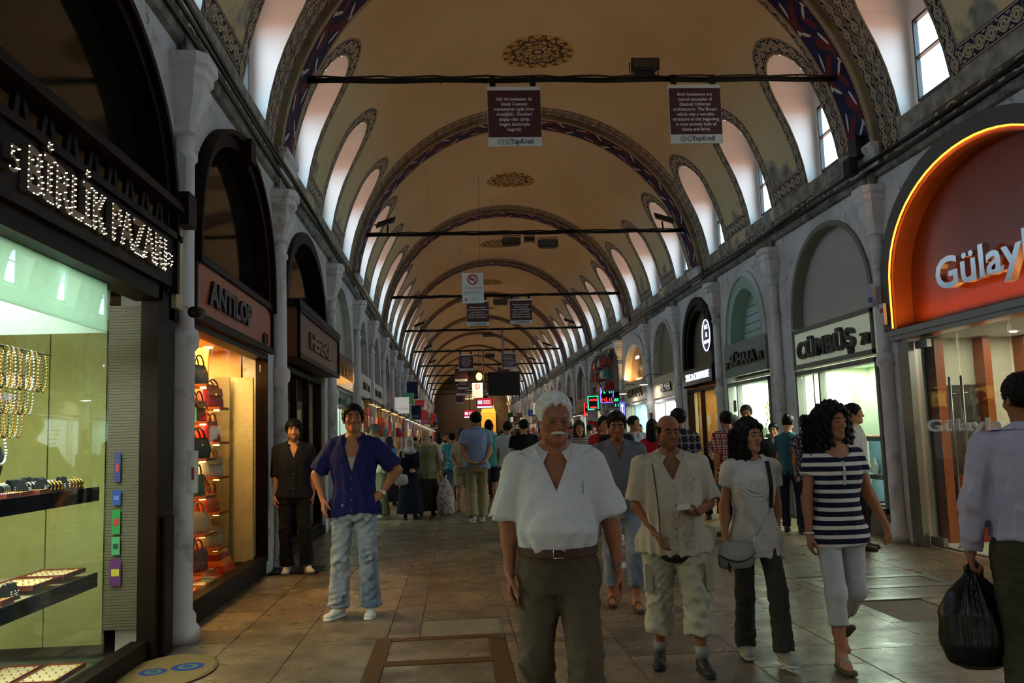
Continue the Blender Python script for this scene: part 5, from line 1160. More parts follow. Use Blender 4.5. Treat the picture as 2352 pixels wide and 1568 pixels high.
def ripple(d, p, *terms):
    """cloth folds, worked out only close to the surface"""
    d = np.array(d, dtype=f32); m = np.abs(d) < .055; q = [np.broadcast_to(c, d.shape)[m] for c in p]
    for amp, seed, fr, sz in terms:
        a = amp(*q) if callable(amp) else amp; d[m] -= a*(folds((q[0], q[1], q[2]*sz), seed, fr)+.14)
    return d
def loft(p, prof, e=2.25):
    """tower of ellipses: (z, half width, half depth, centre y, centre x)"""
    x, y, z = p; pr = np.array([tuple(q)+(0,)*(5-len(q)) for q in prof], float); zz = np.clip(z, pr[0, 0], pr[-1, 0])
    a, b, cy, cx = (np.interp(zz, pr[:, 0], pr[:, i]).astype(f32) for i in (1, 2, 3, 4))
    k = (np.abs((x-cx)/a)**e+np.abs((y-cy)/b)**e)**(1/e)
    return np.maximum((k-1)*np.minimum(a, b), np.maximum(pr[0, 0]-z, z-pr[-1, 0]))
g = G('skin', .5, spec=.35); at = g.node('ShaderNodeAttribute', attribute_name='tint'); T_ = S(g, at.outputs['Fac'])
def skinmat(c, lip=(150, 70, 62), dark=None):
    g = G('skin_%d_%d_%d' % c, .5, spec=.35); at = g.node('ShaderNodeAttribute', attribute_name='tint'); T_ = S(g, at.outputs['Fac'])
    k = g.mix(g.ramp(T_, 0, 1), c, lip); k = g.mix(g.ramp(T_*-1., 0, 1), k, dark or tuple(int(v*.55) for v in c)); k = g.mix(g.ramp(g.noise(35, 3, .6, g.obj()), .4, .7)*.25, k, tuple(int(v*.82) for v in c))
    return g.col(k).m
SKIN = [skinmat((176, 118, 88)), skinmat((158, 100, 72)), skinmat((190, 136, 106)), skinmat((146, 92, 66)), skinmat((204, 152, 124))]
_cl = {}
def cloth(c, pat=None, c2=(255, 255, 255), f=18., rough=.85):
    k = (c, pat, c2, f)
    if k in _cl: return _cl[k]
    g = G('%s_cloth_%d_%d_%d' % (pat or 'plain', *c), rough, spec=.2); o = g.obj(); x, y, z = g.xyz(o); n = g.noise(40, 3, .6, o)
    col = g.mix(n, c, tuple(int(v*.88) for v in c))
    if pat == 'stripe': col = g.mix(((z*f).frac() < .42), col, c2)
    if pat == 'plaid':
        a = ((x*f).frac() < .25).max((z*f).frac() < .25); b = (((x*f+.5).frac() < .12).max((z*f+.5).frac() < .12)); col = g.mix(a, col, c2); col = g.mix(b, col, (40, 40, 80))
    if pat == 'check': col = g.mix(((x*f).frac() < .5)*((z*f).frac() < .5), col, c2)
    if pat == 'floral': col = g.mix(g.ramp(g.noise(f, 4, .6, o), .5, .56), col, c2)
    if pat == 'denim':
        col = g.mix(g.ramp(g.noise(5, 3, .6, o, (1, 1, .4)), .45, .62), c, c2)
    g.col(col).bump(g.noise(260, 1, .5, o), .12, .002); _cl[k] = g.m; return g.m
def hairmat(c):
    g = G('hair_%d_%d_%d' % c, .5, spec=.18); o = g.obj(); n = g.noise(120, 2, .6, o, (1, 1, .15)); g.col(g.mix(n, c, tuple(min(255, int(v*1.35+6)) for v in c))).bump(n, .35, .004); return g.m
H_BLACK = hairmat((13, 10, 9)); H_BROWN = hairmat((44, 30, 22)); H_GREY = hairmat((96, 90, 86)); H_WHITE = hairmat((206, 204, 200)); H_FAIR = hairmat((96, 66, 44))
M_EYEW = flat((176, 166, 158), .35); M_IRIS = flat((30, 20, 16), .25); M_BROW = flat((26, 20, 18), .8)
def head_sdf(q, fem, old=0.):
    d = elp(q, (0, .014, .035), (.077, .097, .086))
    j = .9 if fem else 1.
    d = smin(d, elp(q, (0, -.026, -.025), (.061*j, .066, .082)), .03)
    d = smin(d, cone(q, (-.042*j, -.01, -.062), (0, -.068, -.093), .024*j, .020), .03); d = smin(d, cone(q, (.042*j, -.01, -.062), (0, -.068, -.093), .024*j, .020), .03)
    for s in (-1, 1):
        d = smin(d, elp(q, (s*.04, -.062, -.022), (.022, .02, .018)), .025)                      # cheekbone
        d = smin(d, cone(q, (s*.012, -.088, .024), (s*.05, -.072, .024), .0095, .008), .012)      # brow
        d = -smin(-d, elp(q, (s*.031, -.101, .004), (.019, .022, .0125)), .010)                   # eye socket
        d = smin(d, elp(q, (s*.031, -.0775, .003), (.0165, .0125, .0125)), .004)                  # eyeball under lids
        d = smin(d, cone(q, (s*.018, -.0885, .0115), (s*.044, -.0815, .0105), .0038, .0038), .005)  # upper lid fold
        d = smin(d, elp(q, (s*.0135, -.1, -.034), (.0095, .010, .008)), .006)
        e = elp(q, (s*.081, .012, -.004), (.011, .02, .032)); e = -smin(-e, elp(q, (s*.090, .006, -.002), (.008, .011, .02)), .006); d = smin(d, e, .008)
    d = smin(d, cone(q, (0, -.09, .014), (0, -.113, -.028), .0085, .0125 if not fem else .0105), .012)
    d = smin(d, cone(q, (-.018, -.0905, -.0605), (.018, -.0905, -.0605), .0058, .0058), .010); d = smin(d, elp(q, (0, -.093, -.0605), (.016, .01, .006)), .008)
    d = smin(d, elp(q, (0, -.0905, -.0735), (.019, .011, .0075)), .009)
    d = -smin(-d, cone(q, (-.023, -.097, -.067), (.023, -.097, -.067), .0022, .0022), .004)
    d = smin(d, elp(q, (0, -.082, -.098), (.019, .017, .016)), .016)
    if old:
        for s in (-1, 1): d = -smin(-d, cone(q, (s*.022, -.103, -.036), (s*.037, -.083, -.072), .004, .004), .008); d = smin(d, elp(q, (s*.04, -.04, -.085), (.022, .03, .022)), .02)
    return d
def rotm(yaw, pitch, tilt):
    return np.array(Matrix.Rotation(yaw, 3, 'Z') @ Matrix.Rotation(pitch, 3, 'X') @ Matrix.Rotation(tilt, 3, 'Y'))
def V3(*a): return np.array(a, float)
def unit(v): v = np.array(v, float); return v/np.linalg.norm(v)
RES = {'A': (.0052, .0068, .0105), 'B': (.0092, .0105, .0185), 'C': (.015, .016, .026)}
def hand_prims(W, d, n, t, curl, s=1., spread=.0):
    d, n, t = unit(d), unit(n), unit(t); L = []
    offs = (.030, .010, -.010, -.029); ln = (.068, .076, .070, .055); kn = (.088, .092, .087, .078)
    for k in range(4):
        K = W+(d*kn[k]+t*offs[k])*s; L.append((W+(d*.012+t*offs[k]*.55)*s, K, .016*s, .0115*s))
        a = curl*(.55+.08*k); P_ = K; dr = d+t*spread*offs[k]*8
        for q, (fr, rr_) in enumerate(((.45, .0098), (.31, .0088), (.24, .0074))):
            dd = unit(dr*cos(a)+n*sin(a)); Q = P_+dd*ln[k]*fr*s; L.append((P_, Q, rr_*s, rr_*.92*s)); P_ = Q; a += curl*(.8 if q == 0 else .6)
    T0 = W+(d*.02+t*.026)*s; T1 = T0+unit(d*.75+t*.6+n*.35)*.042*s; T2 = T1+unit(d*.95+t*.2+n*.35*(1+curl))*.032*s; T3 = T2+unit(d+n*.4*(1+curl))*.026*s
    L += [(T0, T1, .0155*s, .0115*s), (T1, T2, .0112*s, .0098*s), (T2, T3, .0098*s, .0078*s)]
    return L
class Fig: pass
def figure(label, loc, rz, h=1.75, lod='A', fem=False, w=1., belly=0., skin=0, hair=None, hairmat_=None, head=(0, 0, 0), lean=(0, 0), armR=None, armL=None, footR=None, footL=None,
           top=None, low=None, shoes=('sneaker', (220, 218, 212), (230, 228, 222)), group=None, zoff=0., old=0., stubble=0., brow=M_BROW, eyes=True, seed=1, deco=None, neckv=True, face=True):
    """a clothed figure 1.75 tall in its own frame, scaled to h; faces -y; the person's right is -x"""
    rh, ra, rc = RES[lod]; Sx = h/1.75; rg = random.Random(seed)
    shx = (.178 if not fem else .155)*w; shz = 1.412 if not fem else 1.40
    SH = {-1: V3(-shx+lean[0], lean[1], shz), 1: V3(shx+lean[0], lean[1], shz)}
    HIP = {-1: V3(-.088*w, 0, .92+zoff), 1: V3(.088*w, 0, .92+zoff)}
    if zoff:
        for s in SH: SH[s][2] += zoff
    zo = zoff
    arm = {}; hipr = .094 if not fem else .085
    for s, a in ((-1, armR), (1, armL)):
        a = a or ((.05, .02, -1), (.03, -.12, -1), (0, -.1, -1), .45)
        d1 = unit((s*a[0][0], a[0][1], a[0][2])); d2 = unit((s*a[1][0], a[1][1], a[1][2])); d3 = unit((s*a[2][0], a[2][1], a[2][2]))
        E = SH[s]+d1*.285; Wr = E+d2*.245
        pn = a[4] if len(a) > 4 else (-1, 0, .1); pn = unit((s*pn[0], pn[1], pn[2])); pn = unit(pn-d3*np.dot(pn, d3))
        th = np.cross(d3, pn)*(1 if s < 0 else -1)
        arm[s] = (SH[s], E, Wr, d3, pn, th, a[3], d1)
    leg = {}
    for s, a in ((-1, footR), (1, footL)):
        a = a or (.02, 0, 0, .12); A = V3(s*(.088*w+a[0]), a[1], .085+a[2]); Hh = HIP[s]; v = A-Hh; L = np.linalg.norm(v); l1, l2 = .435, .405
        if L > .835: A = Hh+v/L*.835; v = A-Hh; L = .835
        c = (l1*l1+L*L-l2*l2)/(2*l1*L); hgt = l1*sqrt(max(0, 1-c*c)); u = v/L; b = V3(s*.12, -1, .15); b = unit(b-u*np.dot(b, u)); leg[s] = (Hh, Hh+u*l1*c+b*hgt, A, a[3]*s, a[4] if len(a) > 4 else 0.)
    R = rotm(head[0], head[1], head[2]); hc = V3(lean[0]*1.1, lean[1]*1.15-.012, 1.635+zo)
    def HL(p):
        x, y, z = p[0]-hc[0], p[1]-hc[1], p[2]-hc[2]-(-.06); Rt = R.T
        return (Rt[0, 0]*x+Rt[0, 1]*y+Rt[0, 2]*z, Rt[1, 0]*x+Rt[1, 1]*y+Rt[1, 2]*z, Rt[2, 0]*x+Rt[2, 1]*y+Rt[2, 2]*z-.06)
    def HW(v): return R @ (np.array(v)+V3(0, 0, .06))+hc-V3(0, 0, .06)
    f_ = belly
    cw = w*(1 if not fem else .9)
    lx, ly = lean
    core = [(.80, .15*w, .10, 0), (.90, .168*w+.01*fem, .115+.02*f_, 0), (1.0, .152*cw, .11+.06*f_, -.02*f_, lx*.1), (1.1, (.145-.012*fem)*cw+.012*f_, .105+.09*f_, -.035*f_+ly*.3, lx*.3), (1.22, .158*cw, .112+.05*f_, -.015*f_+ly*.6, lx*.6), (1.32, .168*cw, .112+.012*fem, ly*.8-.008*fem, lx*.8), (1.40, .160*cw, .098, ly+.004, lx), (1.455, .115*cw, .075, ly+.008, lx), (1.50, .06, .06, ly+.008, lx)]
    core = [(q[0]+zo, *q[1:]) for q in core]
    def chest(p):
        d = loft(p, [q for q in core if q[0] >= 1.2+zo])
        for s in (-1, 1): d = smin(d, cone(p, (SH[s][0]*.25+lx*.75, ly+.012, 1.455+zo), SH[s], .042, .048), .03)
        return d
    # ---------- bare body: head, neck, chest; arms; shins
    def bodyf(p):
        d = smin(head_sdf(HL(p), fem, old), cone(p, HW((0, .022, -.05)), (lx, ly+.018, 1.45+zo), .052 if not fem else .045, .058 if not fem else .05), .03)
        return smin(d, chest(p), .035)
    c0 = hc
    W1, F1 = nets(bodyf, (c0[0]-.2*w-.02, c0[1]-.17, 1.3+zo), (c0[0]+.2*w+.02, c0[1]+.17, 1.79+zo), rh)
    q = HL((W1[:, 0], W1[:, 1], W1[:, 2])); tint = np.zeros(len(W1))
    if face:
        lip = np.exp(-((q[0]/.021)**4+((q[2]+.067)/.0115)**4))*(q[1] < -.07); tint += lip*(.75 if fem else .45)
        tint += .25*np.exp(-(((np.abs(q[0])-.042)/.02)**2+((q[2]+.025)/.018)**2))*(q[1] < -.03)
        tint -= .35*np.exp(-(((np.abs(q[0])-.031)/.017)**2+((q[2]-.006)/.010)**2))*(q[1] < -.05)
        if stubble: tint -= stubble*(1/(1+np.exp((q[2]+.05)/.008)))*(q[1] < .0)*(1/(1+np.exp(-(q[2]+.125)/.01)))*(1-lip)
    VS, FS, TS = [W1], [F1], [tint]
    armskin = (top or {}).get('sleeve', .55) < 1.9
    for s in (-1, 1):
        A, E, Wr, d3, pn, th, cu, d1 = arm[s]; hp = hand_prims(Wr, d3, pn, th, cu, 1. if not fem else .9)
        fr = .86 if fem else 1.
        if lod == 'C': hp = [(Wr, Wr+d3*.09, .028, .034), (Wr+d3*.09, Wr+d3*.15+pn*.03, .03, .018)]
        def af(p):
            d = smin(cone(p, A, E, .050*fr*w, .041*fr), cone(p, E, Wr, .041*fr, .027*fr), .02); d = smin(d, cone(p, E, E+(Wr-E)*.35, .043*fr, .038*fr), .02)
            dh = None
            for a, b, r0, r1 in hp:
                c = cone(p, a, b, r0, r1); dh = c if dh is None else smin(dh, c, .006)
            return smin(d, dh, .014)
        pts = np.array([A, E, Wr]+[q[1] for q in hp]); lo, hi = pts.min(0)-.06, pts.max(0)+.06
        if lod == 'A':   # arm and hand meshed as one surface; the sleeve hides its upper end
            pass
        Wa, Fa = nets(af, lo, hi, ra); VS.append(Wa); FS.append(Fa+sum(len(v) for v in VS[:-1])); TS.append(np.zeros(len(Wa)))
    lowk = (low or {}).get('kind', 'trousers'); bare = low and low.get('to', 1.) < .95
    foot_bare = shoes and shoes[0] == 'sandal'
    for s in (-1, 1):
        Hh, K, A, ty, tp = leg[s]; fd = V3(sin(ty)*1., -cos(ty), -.0); fd = fd*cos(tp)+V3(0, 0, -sin(tp))
        if not (bare or foot_bare): continue
        def lf(p):
            d = smin(cone(p, Hh+(K-Hh)*.5, K, .062, .052), cone(p, K, A, .050, .034), .03); d = smin(d, elp(p, K+(A-K)*.3+V3(0, .018, 0), (.05, .052, .1)), .03)
            if foot_bare: d = smin(d, cone(p, A+V3(0, .02, -.045), A+fd*.13+V3(0, 0, -.06), .034, .026), .03); d = smin(d, cone(p, A, A+fd*.06+V3(0, 0, -.04), .034, .034), .03)
            return d
        pts = np.array([Hh+(K-Hh)*.5, K, A, A+fd*.17]); Wa, Fa = nets(lf, pts.min(0)-.09, pts.max(0)+.09, ra*1.3); VS.append(Wa); FS.append(Fa+sum(len(v) for v in VS[:-1])); TS.append(np.zeros(len(Wa)))
    body = link('person', npmesh('person', np.concatenate(VS)*Sx, np.concatenate(FS), SKIN[skin], np.concatenate(TS)), None, loc); body.rotation_euler[2] = rz; tag(body, label, 'person', group)
    kids = []
    def add(name, W, F, mat, parent=None):
        o = link(name, npmesh(name, np.asarray(W)*Sx, np.asarray(F), mat), parent or body); return o
    def addmb(name, m, mat, smooth=True, parent=None):
        m.v = [tuple(np.array(v)*Sx) for v in m.v]; return m.build(name, mat, parent or body, smooth)
    # ---------- face details
    if face and lod != 'C':
        if eyes:
            for s in (-1, 1):
                m = MB(); c = HW((s*.031, -.0785, .0015)); m.ball(c, .0112, 10); addmb('eye', m, M_EYEW); m = MB(); m.ball(HW((s*.031+head[0]*-.004, -.0868, .0012)), .0052, 8); addmb('iris', m, M_IRIS)
        for s in (-1, 1):
            m = MB(); m.tube([HW(v) for v in ((s*.012, -.0985, .026), (s*.03, -.0955, .0315), (s*.05, -.082, .027))], [.004 if fem else .0058, .0045 if fem else .0062, .0025], 6); addmb('eyebrow', m, brow)
    # ---------- hair
    if hair:
        hm = hairmat_ or H_BLACK; t = hair.get('t', .012); st = hair['style']
        zl = hair.get('line', .066)
        def hf(p):
            q = HL(p); x, y, z = q
            d = elp(q, (0, .016, .037), (.079+t, .099+t, .088+t))
            zc = np.interp(y, [-.12, -.085, -.062, -.048, -.03, -.005, .018, .035, .07, .12], [zl, zl, zl-.006, zl-.05, -.022, -.012, .0, -.05, -.075, -.085]).astype(f32)
            if st == 'bald': d = np.maximum(d, z-.045-.05*(y+.02)); zc = zc+np.where(y < -.045, .2, 0)
            zc = zc+.009*np.sin(x*160+seed)*np.sin(y*110+2*seed)+.006*np.sin(x*310+3)
            d2 = np.maximum(d, (zc-z)*.8)
            if st in ('curly', 'long', 'bun'):
                if st == 'bun': d2 = smin(d2, elp(q, (0, .115, .075), (.04, .036, .04)), .01)
                else:
                    L = hair.get('len', .3); wd = hair.get('wide', .13)
                    b = loft((x, y, z), [(-L, wd*.7, .06, .07), (-L*.6, wd, .095, .05), (-.05, wd*.98, .115, .035), (.06, wd*.74, .115, .02), (.12, wd*.35, .06, .015), (.14, .02, .02, .01)], 2.0)
                    fc = np.maximum(np.maximum(np.abs(x)-.062-np.clip(z, 0, .1)*-.35, y+.005), -(.20-np.abs(z+.13)))
                    b = -smin(-b, elp((x, y, z), (0, -.085, -.03), (.066, .105, .125)), .02); d2 = smin(d2, b, .03)
                if st == 'curly': d2 = ripple(d2, p, (.036, seed, 120, 1.), (.016, seed+3, 260, 1.))
                elif st == 'long': d2 = ripple(d2, p, (.007, seed, 120, .2))
            else: d2 = ripple(d2, p, (.006, seed, 150, .6))
            return d2
        L = hair.get('len', .0); e = .16+(max(.05, hair.get('wide', .13)-.1) if st in ('curly', 'long') else 0)
        Wh, Fh = nets(hf, (hc[0]-e, hc[1]-e, hc[2]-.12-L), (hc[0]+e, hc[1]+e+.03, hc[2]+.17), rh*1.25); ho = add('hair', Wh, Fh, hm)
        if st in ('short', 'bald') and lod != 'C' and len(Wh):     # loose strands break up the outline
            m = MB(); r2 = random.Random(seed); Rt = R.T
            for k in range((620 if not hair.get('back') else 420) if lod == 'A' else 240):
                v = Wh[r2.randrange(len(Wh))]; q_ = Rt @ (v-hc+V3(0, 0, .06))-V3(0, 0, .06)
                if st == 'bald' and q_[2] > .05: continue
                nrm = unit(q_-V3(0, .016, .037)); fl = unit(V3(.25*np.sign(q_[0])*(q_[2] < .08), (-.55 if q_[1] < .02 and q_[2] > .05 else .35) if not hair.get('back') else .8, -.5 if q_[2] < .09 else -.05)+V3(r2.uniform(-.5, .5), r2.uniform(-.5, .5), r2.uniform(-.2, .2))*.8); fl = unit(fl-nrm*np.dot(fl, nrm)); ln = r2.uniform(.012, .024)
                pts = [HW(q_-nrm*.002), HW(q_+fl*ln*.5+nrm*(.0028 if not hair.get('back') else .0012)), HW(q_+fl*ln+nrm*(.0022 if not hair.get('back') else -.001))]; m.tube(pts, [.0024, .002, .0009] if lod == 'A' else [.004, .0035, .0015], 3)
            addmb('strand', m, hm, True, ho)['kind'] = 'stuff'
        if st == 'curly' and lod == 'A':     # loose ringlets round the mass
            m = MB(); r2 = random.Random(seed)
            for k in range(260):
                a = r2.uniform(-.35, pi+.35); z0 = r2.uniform(-.16, .06); wd = hair.get('wide', .13)*.95; cx0, cy0 = wd*r2.uniform(.8, 1.05)*cos(a), .05+.12*sin(a)*r2.uniform(.8, 1.05); ln = r2.uniform(.07, .16); rr_ = r2.uniform(.006, .012); ph = r2.uniform(0, 6); pts = []
                zlow = -L+.0
                for j in range(9): u = j/8; pts.append(HW((cx0*(1+.04*u)+rr_*cos(ph+u*9), cy0+rr_*sin(ph+u*9), max(z0-ln*u, zlow-.03))))
                m.tube(pts, [.0045]*8+[.002], 4)
            addmb('curl', m, hm, True, ho)['kind'] = 'stuff'
    # ---------- top garment
    T = dict(top or {}); tops = None
    if top:
        ez = T.get('ease', .022); hem = T.get('hem', .86)+zo; sl = T.get('sleeve', .55); sr = T.get('sr', .078 if not fem else .062); tuck = T.get('tuck', False)
        prof = [(q[0], q[1]+ez+(.014 if tuck and abs(q[0]-1.1-zo) < .06 else 0), q[2]+ez+(.012 if tuck and abs(q[0]-1.1-zo) < .06 else 0), *q[3:]) for q in core]
        lr_ = (low or {}).get('lr', 1.)
        if not tuck and (low or {}).get('kind') != 'skirt': prof = [(q[0], max(q[1], .088*w+hipr*lr_*w+.030) if q[0] < hem+.11 else q[1]+.006, max(q[2], hipr*lr_*w+.042) if q[0] < hem+.11 else q[2]+.006, *q[3:]) for q in prof]
        if not tuck: prof = [(q[0], max(q[1], T.get('straight', .0)*.17*w) if q[0] < 1.3+zo else q[1], *q[2:]) for q in prof]
        prof = [(.58+zo, *prof[0][1:])]+prof
        if T.get('flare'): prof = [(q[0], q[1]+T['flare']*max(0, 1.1+zo-q[0]), q[2]+T['flare']*max(0, 1.1+zo-q[0]), *q[3:]) for q in prof]
        vz = T.get('v', 1.30)+zo; vw = T.get('vw', .36); wr = T.get('wr', .010)
        def tf(p):
            x, y, z = p; d = loft(p, prof)
            for s in (-1, 1): d = smin(d, cone(p, (SH[s][0]*.3+lx*.7, ly+.012, 1.452+zo), SH[s], .05, .062 if not fem else .054), .03)
            if fem and T.get('bust', 1):
                for s in (-1, 1): d = smin(d, elp(p, (s*.07+lx*.7, ly*.8-.085, 1.25+zo), (.066, .055, .062)), .04)
            d = np.maximum(d, hem+.012*np.sin(9*x+seed)-z)
            for s in (-1, 1):
                A, E, Wr = arm[s][:3]; pu = T.get('puff', 0)
                if sl <= 0: continue
                if sl <= 1:
                    en = A+(E-A)*sl; c = cone(p, A, en+(en-A)*.15, sr*.92+pu, sr+T.get('sflare', .012)); u = unit(E-A); c = np.maximum(c, (x-en[0])*u[0]+(y-en[1])*u[1]+(z-en[2])*u[2])
                else:
                    c = cone(p, A, E, sr*.95, sr*.82); en = E+(Wr-E)*(sl-1); u = unit(Wr-E); c2 = cone(p, E, en+u*.02, sr*.82, sr*.66); c = smin(c, np.maximum(c2, (x-en[0])*u[0]+(y-en[1])*u[1]+(z-en[2])*u[2]), .02)
                d = smin(d, c, .022)
            d = ripple(d, p, (lambda a, b, c: wr*2.3*(.42+.58*np.clip((1.38+zo-c)/.35, 0, 1)), seed+7, 36, .5), (wr*.6, seed+9, 75, .8))
            d = np.maximum(d, -cone(p, (lx, ly+.012, 1.46+zo), (lx, ly-.02, 1.62+zo), .066+T.get('neck', 0), .085+T.get('neck', 0)))
            if T.get('crew') is None: d = np.maximum(d, -np.maximum(np.abs(x-lx-T.get('vx', 0))-(z-vz)*vw, y-ly+.005))
            else: d = np.maximum(d, -elp(p, (lx, ly-.07, 1.47+zo), (T['crew'], .11, T.get('cd', .07))))
            return d
        pts = np.array([v for s in (-1, 1) for v in arm[s][:3]]); m_ = .13
        lo = np.minimum(pts.min(0), (-.24*w, -.26, hem)); hi = np.maximum(pts.max(0), (.24*w, .2, 1.55+zo))
        if sl <= 1: pts = np.array([v for s in (-1, 1) for v in (arm[s][0], arm[s][0]+(arm[s][1]-arm[s][0])*max(sl, .1))]); lo = np.minimum(pts.min(0), (-.2*w+lx, -.2, hem)); hi = np.maximum(pts.max(0), (.2*w+lx, .16, 1.5+zo))
        lo[2] = min(lo[2], hem); Wt, Ft = nets(tf, lo-.1, hi+.1, rc); tops = add(T.get('name', 'shirt'), Wt, Ft, T['mat'])
        def surf(x, z, side=-1):
            """y of the garment's front (or back) at x, z"""
            ys = np.arange(-.36, .3, .004, dtype=f32) if side < 0 else np.arange(.36, -.3, -.004, dtype=f32)
            v = tf((np.full((len(ys), 1, 1), x, f32), ys[:, None, None], np.full((len(ys), 1, 1), z, f32))).ravel(); k = np.argmax(v < 0); return float(ys[k]) if v[k] < 0 else None
        if T.get('collar'):
            m = MB(); n = 24; st = []
            def push(p_, cl=.005):
                p_ = np.array(p_, float); rad = unit((p_[0]-lx, p_[1]-ly-.012, .35*np.hypot(p_[0]-lx, p_[1]-ly-.012)))
                for _ in range(30):
                    v = float(np.ravel(tf(tuple(np.full((1, 1, 1), c, f32) for c in p_)))[0])
                    if v > cl: break
                    p_ = p_+rad*.004
                return tuple(p_)
            for k in range(n+1):
                a = -pi/2+.40+(2*pi-.80)*k/n; fr = 1-abs(k/n-.5)*2; fr = min(1, fr*1.6)   # 0 at the front ends, 1 at the back
                ca, sa = cos(a), sin(a); zt = 1.468+.056*fr; r0 = .070
                c_ = (lx, ly+.012)
                st.append(((c_[0]+r0*ca*.97, c_[1]+r0*sa*.97, zt-.05+zo), (c_[0]+r0*ca, c_[1]+r0*sa, zt+zo), (c_[0]+(r0+.008)*ca, c_[1]+(r0+.008)*sa, zt+.005+zo), push((c_[0]+(r0+.030)*ca*(1+.15*(1-fr)), c_[1]+(r0+.028)*sa, zt-.032-.040*(1-fr)**2+zo))))
            for p_, q_ in zip(st, st[1:]):
                for a, b in ((0, 1), (1, 2), (2, 3)): m.face([p_[a], q_[a], q_[b], p_[b]])
            addmb('collar', m, T.get('cmat', T['mat']), True)
        if T.get('placket'):
            m = MB(); z0 = hem+.02; zs = np.linspace(z0, vz-.005, 16); row = []
            for z in zs:
                for_ = [surf(xx+T.get('vx', 0)+lx*((z-1-zo)/.45 if z > 1+zo else 0), z) for xx in (-.016, .016)]
                if None not in for_: row.append([(xx+T.get('vx', 0)+lx*((z-1-zo)/.45 if z > 1+zo else 0), yy-.003, z) for xx, yy in zip((-.016, .016), for_)])
            for a, b in zip(row, row[1:]): m.face([a[0], a[1], b[1], b[0]])
            if row: addmb('placket', m, T.get('cmat', T['mat']), True)
            for k in range(T.get('nb', 5)):
                if len(row) < 3: break
                r_ = row[min(len(row)-1, int((k+.4)/T.get('nb', 5)*len(row)))]; c = (np.array(r_[0])+np.array(r_[1]))/2; m = MB(); m.ball((c[0], c[1]-.002, c[2]), (.0055, .003, .0055), 8); addmb('button', m, T.get('btn', M_WHITE))
        if T.get('pocket'):
            px, pz, pw, ph = T['pocket']; m = MB(); G_ = []
            for i in range(5):
                r_ = []
                for j in range(5):
                    xx, zz = px+pw*(i/4-.5), pz+ph*(j/4-.5); yy = surf(xx, zz); r_.append((xx, (yy if yy is not None else -.12)-.004, zz))
                G_.append(r_)
            for i in range(4):
                for j in range(4): m.face([G_[i][j], G_[i+1][j], G_[i+1][j+1], G_[i][j+1]])
            addmb('pocket', m, T.get('cmat', T['mat']), True)
    else: surf = None
    # ---------- lower garment
    Lw = dict(low or {})
    if low:
        ease = Lw.get('ease', .016); wst = Lw.get('waist', 1.03)+zo; wst = wst if (not top or T.get('tuck')) else min(wst, hem+.10); to = Lw.get('to', 1.0); lwr = Lw.get('wr', .010); lr = Lw.get('lr', 1.)
        lprof = [(q[0], q[1]+ease, q[2]+ease, *q[3:]) for q in core if q[0] < 1.2+zo]
        def pf(p):
            x, y, z = p; d = np.maximum(loft(p, lprof), z-wst)
            if lowk == 'skirt':
                zb = Lw.get('hemz', .12); fl = Lw.get('flare', .1); pr = [(zb, .20*w+fl, .16+fl, .0), (.5, .19*w+fl*.5, .15+fl*.5, 0), (.9, .18*w, .135, 0), (1.04, .165*w, .125, 0)]
                d = np.maximum(smin(d, loft(p, pr, 2.), .02), z-wst); d = ripple(d, p, (.022, seed, 55, .12))
                return np.maximum(d, zb-z)
            for s in (-1, 1):
                Hh, K, A = leg[s][:3]; c = cone(p, Hh+V3(0, 0, -.03), K, (hipr-.002)*lr*w, .068*lr)
                if to > .52:
                    u = unit(A-K); t1 = min((to-.5)*2, 1.06); en = K+(A-K)*t1
                    r1 = Lw.get('hr', .062)*lr; c2 = cone(p, K, en+u*.03, .068*lr, r1); c2 = np.maximum(c2, (x-en[0])*u[0]+(y-en[1])*u[1]+(z-en[2])*u[2]); c = smin(c, c2, .03)
                else:
                    u = unit(K-Hh); en = Hh+(K-Hh)*to*2; c = np.maximum(cone(p, Hh, K, .10*lr*w, .086*lr), (x-en[0])*u[0]+(y-en[1])*u[1]+(z-en[2])*u[2])
                d = smin(d, c, .035)
            d = np.maximum(d, z-wst)
            return ripple(d, p, (lambda a, b, c: lwr*2.2*(.5+.8*np.exp(-((c-.47)/.12)**2)+.9*np.exp(-((c-.14)/.1)**2)+.6*np.exp(-((c-.82)/.08)**2)), seed+21, 40, 1.5), (lwr*.5, seed+5, 85, 1.))
        pts = np.array([v for s in (-1, 1) for v in leg[s][:3]]); lo, hi = pts.min(0), pts.max(0)
        if lowk == 'skirt': lo, hi = np.array((-.28*w-.05, -.3, Lw.get('hemz', .12))), np.array((.28*w+.05, .3, wst))
        lo = np.minimum(lo, (-.12*w, -.06-.05*f_, .8+zo)); hi = np.maximum(hi, (.12*w, .06, wst))
        if to <= .52: lo[2] = max(lo[2], .35)
        lo[2] = max(lo[2]-.13, -.02); Wt, Ft = nets(pf, lo-(.13, .13, 0), hi+(.13, .13, .02), rc); add(Lw.get('name', 'trousers'), Wt, Ft, Lw['mat'])
